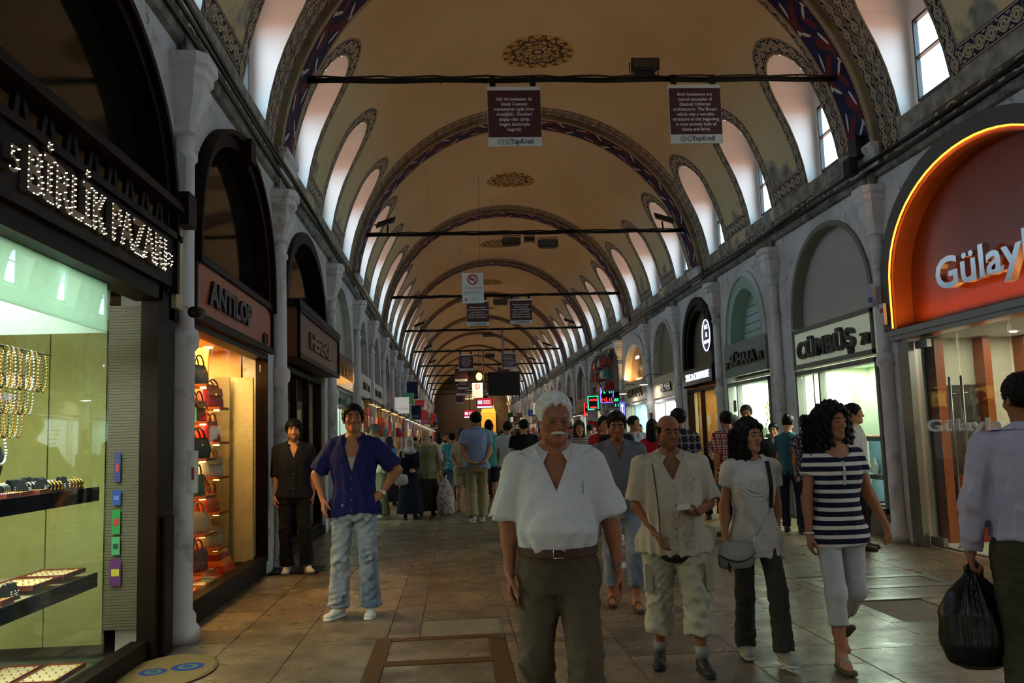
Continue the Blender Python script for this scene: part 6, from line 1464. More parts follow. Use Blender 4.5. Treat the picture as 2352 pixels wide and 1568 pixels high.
        if Lw.get('belt'):
            zb = wst-.016; pr = np.array([(q[0], q[1]+ease+.008, q[2]+ease+.008, q[3]) for q in lprof]); a = np.interp(zb, pr[:, 0], pr[:, 1]); b = np.interp(zb, pr[:, 0], pr[:, 2]); cy = np.interp(zb, pr[:, 0], pr[:, 3]); m = MB(); n = 40; e = 2/2.25
            R_ = [(a*abs(cos(t))**e*np.sign(cos(t)), cy+b*abs(sin(t))**e*np.sign(sin(t))) for t in [2*pi*k/n for k in range(n)]]
            for k in range(n):
                p_, q_ = R_[k], R_[(k+1) % n]; m.face([(*p_, zb-.019), (*q_, zb-.019), (*q_, zb+.019), (*p_, zb+.019)]); m.face([(*p_, zb+.019), (*q_, zb+.019), (q_[0]*.9, q_[1]*.9, zb+.019), (p_[0]*.9, p_[1]*.9, zb+.019)])
            addmb('belt', m, Lw['belt'], True); m = MB(); yb_ = cy-b; m.tube([(-.028, yb_-.006, zb-.02), (.028, yb_-.006, zb-.02), (.028, yb_-.006, zb+.02), (-.028, yb_-.006, zb+.02), (-.028, yb_-.006, zb-.02)], .0035, 5); addmb('buckle', m, M_SILVER)
    # ---------- shoes
    if shoes:
        for s in (-1, 1):
            Hh, K, A, ty, tp = leg[s]; st, c1, c2 = shoes
            Rm = np.array(Matrix.Rotation(ty, 3, 'Z') @ Matrix.Rotation(-tp, 3, 'X')); zs_ = -.082
            def SL(p): 
                x, y, z = p[0]-A[0], p[1]-A[1], p[2]-A[2]; Q = Rm.T; return (Q[0, 0]*x+Q[0, 1]*y+Q[0, 2]*z, Q[1, 0]*x+Q[1, 1]*y+Q[1, 2]*z, Q[2, 0]*x+Q[2, 1]*y+Q[2, 2]*z)
            def sole(p):
                q = SL(p); d = smin(cone((q[0], q[1], q[2]*0), (0, .045, 0), (0, -.03, 0), .036, .036), cone((q[0], q[1], q[2]*0), (0, -.06, 0), (s*-.004, -.155, 0), .043, .040), .03); return np.maximum(d, np.abs(q[2]+.072)-.0125)
            def upper(p):
                q = SL(p); d = smin(cone(q, (0, .035, -.035), (0, -.15, -.058), .036, .030), cone(q, (0, .02, .0), (0, -.05, -.035), .038, .036), .03); d = smin(d, elp(q, (0, -.14, -.055), (.04, .045, .022)), .02)
                d = np.maximum(d, -(q[2]+.068)); return np.maximum(np.maximum(d, q[2]-.03), -cone(q, (0, .015, .01), (0, .01, .1), .03, .04)) if st != 'sandal' else np.maximum(d-.002, np.abs(q[1]+.07+.4*np.abs(q[0]))-.016)
            lo, hi = A-.24, A+.24; lo[2], hi[2] = A[2]-.2, A[2]+.12
            Ws, Fs_ = nets(upper, lo, hi, ra*1.15); uo = add('shoe' if st != 'sandal' else 'sandal', Ws, Fs_, flat(c1, .6)); Ws, Fs_ = nets(sole, lo, hi, ra*1.15); add('sole', Ws, Fs_, flat(c2, .7), uo)
            if st == 'sneaker' and lod == 'A':
                m = MB()
                for k in range(4): m.tube([A+Rm@V3(xx, -.075-.018*k, -.012-.009*k+.0) for xx in (-.022, 0, .022)], .003, 4)
                addmb('laces', m, flat((226, 224, 220) if sum(c1) > 300 else (40, 38, 38), .8), True, uo)
    fg = Fig(); fg.o = body; fg.S = Sx; fg.arm = arm; fg.leg = leg; fg.HW = HW; fg.surf = surf; fg.add = addmb; fg.addn = add; fg.hc = hc; fg.R = R; fg.HL = HL; fg.SH = SH; fg.rc = rc; fg.core = core
    return fg
# ============================================================ the people of the street
SNK = ('sneaker', (214, 212, 206), (226, 224, 218)); BLK = ('sneaker', (28, 27, 28), (22, 21, 21)); BRN = ('shoe', (52, 36, 26), (24, 20, 18)); SND = ('sandal', (70, 50, 40), (60, 44, 34))
def wristwatch(fg, s, strap, dial, r=.034):
    A, E, W, d3 = fg.arm[s][:4]; d = unit(W-E); c = W-d*.02; a = unit(np.cross(d, (0, 1, .01))); b = np.cross(d, a); m = MB(); n = 14
    m.tube([c+(a*cos(2*pi*k/n)+b*sin(2*pi*k/n))*r for k in range(n+1)], .007, 6); fg.add('watch_strap', m, strap); m = MB(); q = c+V3(s*.6, -.75, 0)/.96*r; m.ball(q, (.016, .014, .018), 10); fg.add('watch_face', m, dial)
def strip_on(fg, name, pts, wd, mat, lift=.006, side=-1):
    """flat band laid on the front of the garment through (x, z) points"""
    m = MB(); P_ = []
    for x, z in pts:
        y = fg.surf(x, z, side); P_.append((x, (y if y is not None else -.1)-lift*(1 if side < 0 else -1), z))
    for a, b in zip(P_, P_[1:]):
        t = unit(np.array(b)-np.array(a)); n = unit(np.cross(t, (0, 1, 0)))*wd/2; a, b = np.array(a), np.array(b); o = V3(0, -.003*(1 if side < 0 else -1), 0)
        m.hexa([a-n, a+n, b+n, b-n, a-n+o, a+n+o, b+n+o, b-n+o])
    return fg.add(name, m, mat, False)
# --- white-haired man in the middle
f = figure('white-haired moustached man in a white short-sleeved shirt walking towards the camera', (.475, 4.2, 0), -.08, 1.70, 'A', w=1.02, belly=.8, skin=1, old=1, brow=flat((150, 146, 142), .8), eyes=False, seed=3,
    hair=dict(style='short', t=.013, line=.088, back=1), hairmat_=H_WHITE, head=(.2, .22, .03), armR=((.2, .05, -1), (.0, -.16, -1), (.0, -.2, -1), .4), armL=((.3, .02, -1), (.12, -.1, -1), (.05, -.1, -1), .35),
    footR=(.03, .16, .05, .1, .3), footL=(.02, -.14, 0, .12), top=dict(mat=cloth((226, 226, 228)), ease=.03, hem=1.0, tuck=True, sleeve=.95, sr=.076, sflare=.026, v=1.285, vw=.42, collar=True, placket=True, nb=4, pocket=(.105, 1.235, .1, .12), wr=.021),
    low=dict(mat=cloth((96, 84, 66)), waist=1.02, lr=1.18, hr=.1, ease=.016, belt=flat((70, 36, 20), .45), wr=.012), shoes=BRN)
wristwatch(f, 1, M_STEEL, M_WHITE)
m = MB(); m.tube([f.HW(v) for v in ((-.034, -.088, -.058), (-.018, -.104, -.05), (0, -.112, -.0465), (.018, -.104, -.05), (.034, -.088, -.058))], [.004, .0072, .007, .0072, .004], 8); f.add('moustache', m, hairmat((176, 172, 166)))
m = MB(); y = f.surf(.12, 1.285); m.tube([(.125, y-.008, 1.33), (.125, y-.01, 1.26)], .004, 6); f.add('pen', m, M_STEEL)
A, E, W, d3, pn, th, cu, d1 = f.arm[-1]; c = W+d3*.108-th*.011; m = MB(); a = unit(np.cross(d3, pn)); m.tube([c+(a*cos(k*pi/5)+pn*sin(k*pi/5))*.0115 for k in range(11)], .0028, 5); f.add('finger_ring', m, M_GOLD)
for s in (-1, 1): m = MB(); m.tube([f.HW(v) for v in ((s*.019, -.093, .001), (s*.031, -.0955, -.002), (s*.043, -.087, .001))], .0022, 5); f.add('eyelash', m, M_BROW)
# --- balding man in a beige shirt
f = figure('balding man in a beige embroidered shirt and cropped cargo trousers holding a card', (1.40, 5.68, 0), -.12, 1.61, 'A', w=1.14, belly=.55, skin=3, seed=11, hair=dict(style='bald', t=.006), head=(.16, .08, 0), stubble=.55,
    armR=((.14, -.02, -1), (-.42, -.55, -.75), (-.35, -.35, -.85), .55), armL=((.2, .06, -1), (-.38, -.75, -.18), (-.75, -.5, .05), 1.1, (0, .1, 1)), footR=(.02, .12, .0, .2), footL=(.03, -.2, 0, .15),
    top=dict(mat=cloth((206, 194, 176)), ease=.032, hem=.80, straight=1.12, sleeve=.9, sr=.078, sflare=.018, v=1.30, vw=.5, collar=True, placket=True, nb=7, btn=flat((90, 70, 60), .4), wr=.013),
    low=dict(mat=cloth((186, 180, 160)), waist=1.0, to=.80, lr=1.32, hr=.088, wr=.018), shoes=BLK)
for s in (-1, 1):
    Hh, K, A = f.leg[s][:3]; m = MB(); m.tube([K+(A-K)*.78, K+(A-K)*.97], [.046, .042], 12); f.add('sock', m, cloth((150, 148, 146)))
    m = MB(); c = Hh*.35+K*.65+V3(s*.088, -.03, 0); m.box(c[0]-.02, c[0]+.03, c[1]-.075, c[1]+.075, c[2]-.09, c[2]+.09); f.add('cargo_pocket', m, cloth((176, 170, 150)), False)
A, E, W, d3, pn, th, cu, d1 = f.arm[1]; m = MB(); c = W+d3*.12+V3(0, -.01, .02); m.hexa([c+V3(-.05, -.02, 0), c+V3(.03, -.035, .01), c+V3(.03, -.035, .05), c+V3(-.05, -.02, .04)]+[c+V3(-.05, -.017, 0), c+V3(.03, -.032, .01), c+V3(.03, -.032, .05), c+V3(-.05, -.017, .04)]); f.add('card', m, M_WHITE, False)
strip_on(f, 'piping', [(-.135+.02*sin(t*2), 1.42-.55*t) for t in [k/12 for k in range(13)]], .006, M_BLACK)
for k, (cx0, cz0, r0) in enumerate(((.11, 1.31, .03), (.1, 1.25, .028), (.09, 1.12, .032), (.085, 1.02, .03), (.08, .94, .03), (.09, .87, .026))):
    strip_on(f, 'embroidery', [(cx0+r0*1.2*cos(j*.55+k), cz0+r0*sin(j*.55+k)*(1 if k % 2 else .6)) for j in range(13)], .0028, flat((150, 134, 118), .7), .003)
m = MB(); y = f.surf(0, .86); m.ball((0, (y or -.2)+.035, .785), (.11, .04, .045), 14); f.add('waist_pouch', m, M_BLACK)
# --- young woman in a white blouse
f = figure('young woman in a white ruffled blouse and grey trousers with a crossbody bag', (1.98, 5.8, 0), -.08, 1.565, 'A', fem=True, w=1.0, belly=.15, skin=2, seed=21, hair=dict(style='curly', t=.016, len=.33, wide=.125, line=.075), head=(.45, .02, 0),
    armR=((.22, .03, -1), (.06, -.16, -1), (-.1, -.3, -1), .6), armL=((.1, .16, -1), (.0, .02, -1), (0, -.1, -1), .5), footR=(.0, .13, .0, .1), footL=(.02, -.2, 0, .1),
    top=dict(mat=cloth((224, 222, 218)), name='blouse', ease=.016, hem=.74, sleeve=.5, sr=.064, puff=.012, sflare=.004, crew=.07, cd=.03, wr=.012, flare=.03), low=dict(mat=cloth((66, 66, 60)), lr=1.02, hr=.075, wr=.012), shoes=('sneaker', (150, 150, 146), (190, 188, 184)))
for k in range(3): strip_on(f, 'ruffle', [(.125*cos(pi+pi*j/12), 1.40-.05*k+(.17-.02*k)*sin(pi+pi*j/12)+.006*(j % 2)) for j in range(13)], .022, cloth((230, 228, 224)), .006)
strip_on(f, 'collar_frill', [(-.06+.12*j/8, 1.455-.02*sin(pi*j/8)) for j in range(9)], .03, cloth((230, 228, 224)), .004)
for k in range(4): m = MB(); z = 1.40-.045*k; y = f.surf(0, z); m.ball((0, (y or -.12)-.009, z), .005, 6); f.add('button', m, M_WHITE)
m = MB(); m.ball(f.HW((-.084, -.005, -.05)), .011, 10); f.add('earring', m, flat((236, 230, 220), .3))
b = strip_on(f, 'bag_strap', [(.10-.0*t, 1.45-.34*t) for t in [k/7 for k in range(8)]], .028, M_BLACK, .02)
strip_on(f, 'bag_chain', [(.10-.20*t, 1.11-.30*t) for t in [k/9 for k in range(10)]], .007, M_SILVER, .012)
q = tag(empty('crossbody_bag', (1.80, 5.66, .70), .25), 'silver-grey crossbody bag with black trim at the blouse woman\'s hip', 'bag'); Wb, Fb = nets(lambda p: loft(p, [(-.085, .10, .028, 0), (-.06, .13, .036, 0), (0, .135, .038, 0), (.05, .125, .03, 0), (.085, .095, .012, 0)], 2.8)-.006*folds(p, 4, 60), (-.15, -.08, -.1), (.15, .08, .1), .009); link('body', npmesh('body', Wb, Fb, flat((128, 128, 126), .5)), q)
Wb, Fb = nets(lambda p: np.maximum(loft(p, [(-.085, .106, .034, 0), (-.06, .136, .042, 0), (0, .141, .044, 0), (.05, .131, .036, 0), (.092, .10, .016, 0)], 2.8), np.maximum(p[1]-.0, -p[2]-.035+2.6*p[0]**2)), (-.16, -.09, -.1), (.16, .09, .12), .007); link('flap', npmesh('flap', Wb, Fb, flat((146, 146, 144), .45)), q)
MB().tube([(-.13+.26*k/12, -.043+.022*abs(k/6-1)**3, -.035+2.6*(-.13+.26*k/12)**2) for k in range(13)], .0055, 5).build('trim', M_BLACK, q); m = MB()
for k in range(7): m.tube([(-.09, -.05, -.03), (-.10+.005*k, -.056, -.075-.012*(k % 3))], .004, 4)
m.build('tassel', M_BLACK, q)
# --- young woman in stripes
f = figure('young woman in a navy and white striped top and white cropped trousers', (2.46, 5.58, 0), .02, 1.645, 'A', fem=True, w=1.02, belly=.1, skin=0, seed=31, hair=dict(style='curly', t=.03, len=.30, wide=.20, line=.078), head=(.3, .03, .0),
    armR=((.2, -.02, -1), (.04, -.08, -1), (0, -.05, -1), .5), armL=((.34, .10, -1), (.42, -.02, -.9), (.1, -.1, -1), .75), footR=(.01, -.12, 0, .1), footL=(-.02, .28, .1, .1, .6),
    top=dict(mat=cloth((30, 34, 58), 'stripe', (222, 216, 208), 17.5), name='striped_top', ease=.014, hem=.80, sleeve=.46, sr=.062, sflare=.006, crew=.095, cd=.085, wr=.007), low=dict(mat=cloth((200, 200, 204)), to=.76, lr=1.0, hr=.062, ease=.012, wr=.006), shoes=('sandal', (150, 140, 130), (90, 70, 56)))
strip_on(f, 'button_placket', [(0, 1.37-.16*k/6) for k in range(7)], .018, cloth((214, 210, 206)), .004); m = MB()
A, E, W, d3 = f.arm[-1][:4]; d = unit(W-E); a = unit(np.cross(d, (0, 1, .01))); b = np.cross(d, a); m.tube([W-d*.012+(a*cos(2*pi*k/12)+b*sin(2*pi*k/12))*.031 for k in range(13)], .007, 6); f.add('bracelet', m, M_WHITE)
# --- man walking away with a black bag
f = figure('man in a pale lilac long-sleeved shirt walking away with a black bag', (2.73, 4.02, 0), pi-.4, 1.72, 'A', w=1.08, belly=.3, skin=3, seed=41, hair=dict(style='short', t=.012), head=(.35, .05, 0), armL=((.26, .06, -1), (.1, -.2, -1), (.0, -.12, -1), 1.5), armR=((.1, -.05, -1), (0, -.4, -1), (0, -.3, -1), .6),
    footR=(.02, -.2, 0, .1), footL=(.02, .18, .03, .1, .3), top=dict(mat=cloth((196, 190, 214)), ease=.03, hem=.98, tuck=True, sleeve=1.95, sr=.076, v=1.36, collar=True, wr=.018), low=dict(mat=cloth((70, 66, 48)), waist=1.01, lr=1.15, hr=.1), shoes=BRN)
A, E, W, d3 = f.arm[1][:4]; hw = (Matrix.Rotation(pi-.4, 3, 'Z') @ Vector((W+d3*.085)*f.S))+Vector((2.73, 4.02, 0))
q = tag(empty('plastic_bag', hw), 'full black plastic carrier bag in the lilac-shirted man\'s hand', 'bag'); M_PLASTIC = G('black_plastic', .36, 0, .4, (11, 10, 11)).m
def bagf(p):
    x, y, z = p; a = np.arctan2(y, x); d = loft(p, [(-.46, .09, .07, 0), (-.43, .15, .11, 0), (-.34, .18, .13, 0), (-.2, .165, .11, 0), (-.1, .11, .06, 0), (-.03, .035, .025, 0), (.01, .03, .02, 0)], 2.); up = np.clip((z+.42)/.3, 0, 1)
    return d-.012*up*np.sin(13*a+4*np.sin(3*a)+6*z)-.008*folds(p, 8, 30)
Wb, Fb = nets(bagf, (-.2, -.16, -.48), (.2, .16, .03), .008); link('sack', npmesh('sack', Wb, Fb, M_PLASTIC), q)
for s in (-1, 1): MB().tube([(s*.02, -.0, -.03), (s*.035, -.01, .01), (0, 0, .03)], .009, 6).build('handle', M_PLASTIC, q, True)
# --- man with hands on hips
f = figure('young man in an open blue shirt and faded jeans with hands on his hips', (-.90, 7.88, 0), -.06, 1.83, 'A', w=1.0, skin=0, seed=51, hair=dict(style='short', t=.016, line=.07), head=(.22, -.12, 0),
    armR=((.52, .18, -.82), (-.3, -.42, -.8), (-.1, -.35, -.9), .35, (-.8, .5, .2)), armL=((.62, .18, -.75), (-.5, -.25, -.75), (-.75, -.45, -.4), .35, (-.3, .8, -.3)), footR=(.045, -.02, 0, .45), footL=(.04, 0, 0, .05),
    top=dict(mat=cloth((36, 40, 104)), ease=.026, hem=.84, sleeve=.86, sr=.074, sflare=.012, v=1.19, vw=.3, collar=True, placket=True, nb=4, btn=flat((190, 170, 120), .4), wr=.017), low=dict(mat=cloth((160, 168, 178), 'denim', (110, 124, 146)), waist=.96, lr=1.08, hr=.085, wr=.017), shoes=SNK)
wristwatch(f, 1, M_WHITE, M_WHITE, .033); m = MB()
G_ = [[(.06*(i/4-.5)*2*(.45+.55*j/4), -.119-.0+.01*abs(i/4-.5), 1.20+.12*j/4) for j in range(5)] for i in range(5)]
for i in range(4):
    for j in range(4): m.face([G_[i][j], G_[i+1][j], G_[i+1][j+1], G_[i][j+1]])
f.add('undershirt', m, cloth((196, 192, 186)))
# --- shop man in the doorway
f = figure('bearded young man in a dark checked shirt leaning in a doorway', (-1.94, 10.72, 0), .12, 1.79, 'A', w=1.02, skin=2, seed=61, hair=dict(style='short', t=.022, line=.055), head=(.05, .02, 0), stubble=1.1, armR=((.08, .03, -1), (.02, -.12, -1), (0, -.15, -1), .7), armL=((.1, .08, -1), (.02, -.06, -1), (0, -.1, -1), .9),
    footR=(-.01, -.06, 0, .1), footL=(.06, -.1, 0, .35), top=dict(mat=cloth((26, 26, 38), 'check', (34, 34, 48), 60), ease=.024, hem=.86, sleeve=1.05, sr=.074, v=1.31, collar=True, placket=True, nb=6, btn=flat((160, 150, 140), .4)), low=dict(mat=cloth((24, 23, 24)), lr=1.05, hr=.08), shoes=('sneaker', (214, 210, 204), (120, 110, 100)))
# --- man in the grey polo
f = figure('man in a grey polo shirt and faded jeans gesturing with one hand', (1.44, 7.72, 0), -.1, 1.69, 'A', w=1.08, belly=.3, skin=1, seed=71, hair=dict(style='short', t=.013), head=(-.05, .2, 0), stubble=.6, armR=((.12, .03, -1), (.02, -.1, -1), (0, -.1, -1), .5), armL=((.12, -.1, -1), (-.25, -.95, .05), (-.5, -.8, .15), .35, (-.2, 0, 1)),
    footR=(.0, .14, .0, .1), footL=(.0, -.14, 0, .1), top=dict(mat=cloth((112, 114, 124)), name='polo_shirt', ease=.022, hem=.86, sleeve=.72, sr=.076, v=1.33, vw=.3, collar=True, nb=3), low=dict(mat=cloth((130, 142, 158), 'denim', (90, 104, 126)), to=.86, lr=1.05, hr=.075), shoes=SND)
# ------------------------------------------------------------ people farther off
STAND_ = dict(armR=((.08, .03, -1), (.02, -.12, -1), (0, -.12, -1), .5), armL=((.08, .03, -1), (.02, -.12, -1), (0, -.12, -1), .5))
WALK = dict(armR=((.08, .15, -1), (.02, -.05, -1), (0, -.1, -1), .5), armL=((.08, -.15, -1), (.02, -.35, -1), (0, -.3, -1), .5), footR=(.0, -.2, 0, .1), footL=(0, .2, .04, .1, .4))
SHORT = dict(style='short', t=.014); LONG = dict(style='long', t=.016, len=.3, wide=.105); BUN = dict(style='bun', t=.014)
JEANS = dict(mat=cloth((70, 84, 116), 'denim', (44, 54, 80)), lr=1.02, hr=.072); KHAKI = dict(mat=cloth((150, 138, 108)), lr=1.1, hr=.085); DARK = dict(mat=cloth((30, 30, 36)), lr=1.05, hr=.078); SHORTS = dict(mat=cloth((34, 34, 40)), to=.44, lr=1.1)
def B(label, loc, rz, h, topc, low=JEANS, hair=SHORT, hm=None, pose=STAND_, fem=False, sleeve=.6, pat=None, c2=(255, 255, 255), fq=18., seed=1, lod='B', shoes=BRN, skin=0, head=(0, 0, 0), **kw):
    tk = dict(mat=cloth(topc, pat, c2, fq), ease=.022 if not fem else .016, hem=kw.pop('hem', .86), sleeve=sleeve, v=kw.pop('v', 1.38), collar=kw.pop('collar', False), wr=.012, tuck=kw.pop('tuck', False)); tk.update(kw.pop('tk', {}))
    p = dict(pose); p.update(kw); return figure(label, loc, rz, h, lod, fem=fem, hair=hair, hairmat_=hm, top=tk, low=low, shoes=shoes, skin=skin, seed=seed, head=head, **p)
BACKH = dict(armR=((.14, .10, -1), (-.35, .55, -.6), (-.8, .2, -.3), .5), armL=((.14, .10, -1), (-.35, .55, -.6), (-.8, .2, -.3), .5), footR=(.0, -.12, 0, .1), footL=(.0, .12, .02, .1))
f = B('tall man in a light blue shirt seen from behind, hands clasped at his back', (.38, 16.0, 0), pi+.1, 1.98, (140, 160, 204), KHAKI, pose=BACKH, seed=101, collar=True, shoes=('sneaker', (200, 196, 188), (210, 206, 200)), w=1.0, head=(.35, 0, 0))
def scarf(f, c, pat=None, c2=(255, 255, 255), fq=18.):
    """head scarf covering hair, neck and shoulders"""
    def sf(p):
        q = f.HL(p); d = elp(q, (0, .014, .03), (.094, .115, .108)); d = smin(d, cone(q, (0, .0, -.06), (0, -.0, -.17), .085, .12), .05); d = smin(d, elp(q, (0, -.03, -.19), (.15, .12, .05)), .05)
        return -smin(-d, elp(q, (0, -.125, -.02), (.058, .07, .085)), .012)-.004*folds(p, 5, 40)
    W, F = nets(sf, f.hc-(.2, .2, .3), f.hc+(.2, .2, .17), f.rc*.62); f.addn('head_scarf', W, F, cloth(c, pat, c2, fq))
SK = lambda c, z=.1, fl=.08: dict(kind='skirt', mat=cloth(c), hemz=z, flare=fl, name='long_skirt')
f = B('girl in a white headscarf and long navy coat holding a phone to her cheek', (-.9, 17.3, 0), .2, 1.58, (30, 30, 52), SK((28, 28, 48), .12, .1), None, fem=True, sleeve=1.95, seed=102, skin=4, hem=.8, pose=dict(armR=((.1, -.3, -1), (-.1, -.5, .85), (.1, .1, 1), .9), armL=((.08, -.05, -1), (-.35, -.7, -.3), (-.7, -.5, 0), .6)), shoes=BLK); scarf(f, (214, 208, 214))
m = MB(); A, E, W, d3 = f.arm[-1][:4]; c = W+d3*.08; m.box(c[0]-.012, c[0]+.012, c[1]-.03, c[1]+.03, c[2]-.05, c[2]+.05); f.add('phone', m, flat((120, 170, 60), .4), False)
q = tag(empty('white_handbag', (-1.05, 17.0, .78), .2), 'small white shoulder bag carried by the girl in navy', 'bag'); Wb, Fb = nets(lambda p: loft(p, [(-.11, .10, .03, 0), (-.05, .14, .045, 0), (.05, .13, .035, 0), (.1, .1, .015, 0)], 3.), (-.17, -.08, -.12), (.17, .08, .12), .016); link('body', npmesh('body', Wb, Fb, flat((196, 194, 190), .4)), q); MB().tube([(-.12, 0, .08), (-.05, .05, .5), (.05, .1, .62)], .01, 5).build('strap', M_WHITE, q)
f = B('woman in a beige patterned headscarf, khaki blouse and dark skirt carrying a big sack', (-.6, 18.0, 0), .1, 1.7, (132, 122, 98), SK((36, 32, 34), .1, .09), None, fem=True, sleeve=1.9, seed=103, skin=4, hem=.66, w=1.18, pose=dict(armR=((.1, .0, -1), (.0, -.3, -.9), (0, -.3, -.9), .8), armL=((.3, .0, -1), (.1, -.1, -1), (0, 0, -1), 1.2)), tk=dict(ease=.03)); scarf(f, (190, 176, 150), 'floral', (150, 120, 100), 40)
q = tag(empty('patterned_sack', (-.22, 17.85, .0), .2), 'large pale floral sack hanging beside the woman in khaki', 'sack'); Wb, Fb = nets(lambda p: loft(p, [(.0, .1, .1, 0), (.05, .17, .14, 0), (.35, .19, .15, 0), (.6, .12, .08, 0), (.72, .05, .04, 0)], 2.)-.012*folds(p, 3, 25), (-.22, -.2, 0), (.22, .2, .75), .016); link('sack', npmesh('sack', Wb, Fb, cloth((186, 178, 176), 'floral', (150, 110, 116), 16)), q); MB().tube([(0, 0, .7), (.03, 0, .8)], .015, 6).build('tie', M_WHITE, q)
f = B('man in a cream shirt and khaki trousers stooping by the left shop', (-1.42, 17.55, 0), -1.25, 1.84, (206, 200, 182), KHAKI, pose=dict(armR=((.1, -.3, -1), (-.1, -.5, -.7), (0, -.5, -.6), .7), armL=((.1, -.2, -1), (-.1, -.5, -.8), (0, -.5, -.6), .7), lean=(0, -.12)), hm=H_GREY, seed=104, collar=True, head=(-.1, .25, 0), skin=2, shoes=('sneaker', (190, 184, 170), (190, 186, 176)))
f = B('woman in a dark print top and white trousers beside the stooping man', (-1.62, 18.15, 0), -1.2, 1.80, (70, 60, 80), dict(mat=cloth((206, 202, 200)), lr=1.1, hr=.08), LONG, H_BROWN, fem=True, pat='floral', c2=(150, 120, 120), fq=30, seed=105, head=(0, .25, 0), skin=4, pose=dict(STAND_, lean=(0, -.08)))
f = B('man in a teal T-shirt and dark shorts seen from behind', (.74, 19.0, 0), pi, 1.86, (70, 150, 148), SHORTS, pose=WALK, seed=106, shoes=SND)
f = B('woman in a cream top and beige shorts seen from behind, hands joined', (.14, 18.5, 0), pi-.1, 1.72, (196, 180, 156), dict(mat=cloth((184, 170, 146)), to=.42, lr=1.05), BUN, H_BROWN, fem=True, pose=BACKH, seed=107, shoes=SND)
f = B('man in a white T-shirt seen from behind beside the black T-shirt', (1.10, 18.2, 0), pi-.2, 1.83, (200, 200, 204), DARK, pose=WALK, seed=108)
f = B('broad man in a black T-shirt seen from behind', (1.34, 17.0, 0), pi+.1, 1.84, (20, 19, 22), DARK, w=1.12, seed=109, lean=(0, 0))
f = B('man in a turquoise patterned shirt walking away behind the light blue shirt', (-.07, 21.2, 0), pi, 1.66, (60, 140, 170), JEANS, pose=WALK, pat='floral', c2=(110, 180, 200), fq=24, seed=110)
f = B('woman in a white headscarf half hidden behind the teal T-shirt', (1.0, 22.5, 0), pi, 1.66, (190, 190, 196), SK((60, 50, 60)), None, fem=True, sleeve=1.9, seed=111); scarf(f, (206, 204, 208))
f = B('short-haired woman in a striped cardigan right of the white-haired man', (2.0, 14.0, 0), 0, 1.73, (206, 200, 206), JEANS, LONG, H_BROWN, fem=True, pat='stripe', c2=(60, 60, 80), fq=30, sleeve=1.6, seed=112, skin=2)
f = B('young man in a red polo below the green-rimmed neon', (2.32, 13.5, 0), .1, 1.78, (176, 40, 48), JEANS, seed=113, skin=2, collar=True)
f = B('dark-haired man in navy just behind the grey polo', (2.30, 12.4, 0), 0, 1.78, (26, 28, 44), DARK, seed=114, head=(-.3, 0, 0))
f = B('man in a lilac-grey shirt near the beige shop', (3.1, 15.0, 0), .3, 1.80, (160, 156, 180), JEANS, seed=115, skin=2, head=(.4, 0, 0))
f = B('boy in a bright blue shirt behind the lilac-grey shirt', (3.35, 15.9, 0), .5, 1.68, (40, 80, 180), JEANS, seed=116)
f = B('woman in a red top with long dark hair seen from behind', (3.08, 13.5, 0), pi-.3, 1.70, (176, 30, 52), DARK, LONG, fem=True, seed=117, tk=dict(crew=.09))
f = B('tall man in a black plaid shirt behind the balding man', (2.72, 10.5, 0), pi, 1.78, (24, 24, 28), JEANS, pat='plaid', c2=(120, 120, 124), fq=11, seed=118, collar=True)
f = B('man in a red plaid shirt seen from behind, near the wooden shop', (3.95, 12.5, 0), pi+.3, 1.77, (206, 196, 200), JEANS, pat='plaid', c2=(150, 34, 46), fq=13, seed=119, collar=True, sleeve=.8)
f = B('grey-haired man partly hidden by the red plaid shirt', (4.42, 13.6, 0), pi+.6, 1.73, (120, 120, 120), DARK, hm=H_GREY, seed=120, head=(.3, .1, 0))
f = B('man in an olive green shirt and glasses before the teal-arched window', (5.0, 14.7, 0), -.35, 1.92, (96, 110, 52), KHAKI, hm=H_BROWN, seed=121, collar=True, head=(-.1, .12, 0), skin=1)
for s in (-1, 1): m = MB(); m.tube([f.HW((s*.031+.018*cos(k*pi/6), -.103, .003+.013*sin(k*pi/6))) for k in range(13)], .0022, 4); f.add('spectacle_rim', m, M_BLACK)
m = MB(); m.tube([f.HW(v) for v in ((-.013, -.106, .004), (.013, -.106, .004))], .002, 4); f.add('spectacle_bridge', m, M_BLACK)
f = B('boy with dark hair peering past the teal top', (5.2, 14.0, 0), -.4, 1.6, (30, 30, 34), JEANS, seed=122, head=(-.2, .1, 0))
f = B('woman in a teal T-shirt with hair in a bun, head bowed', (4.93, 12.7, 0), pi-.6, 1.70, (46, 100, 116), dict(mat=cloth((30, 36, 56)), lr=.98, hr=.062), BUN, fem=True, seed=123, head=(-.2, .45, 0), pose=dict(armR=((.1, -.3, -1), (-.2, -.8, -.2), (-.2, -.8, -.2), .6), armL=((.1, -.3, -1), (-.2, -.8, -.2), (-.2, -.8, -.2), .6)), tk=dict(crew=.08), skin=2)
f = B('woman in a dark floral blouse and jeans with tied auburn hair', (5.05, 12.35, 0), pi-.4, 1.68, (46, 42, 60), dict(mat=cloth((30, 34, 54)), lr=1.0, hr=.065), BUN, H_FAIR, fem=True, pat='floral', c2=(150, 140, 150), fq=26, seed=124, head=(-.1, .3, 0), tk=dict(crew=.08), hem=.78)
f = B('young man in a white shirt looking at the pale green window', (4.98, 10.65, 0), 1.0, 1.78, (206, 206, 220), DARK, seed=125, sleeve=1.9, collar=True, head=(.2, 0, 0), skin=2)
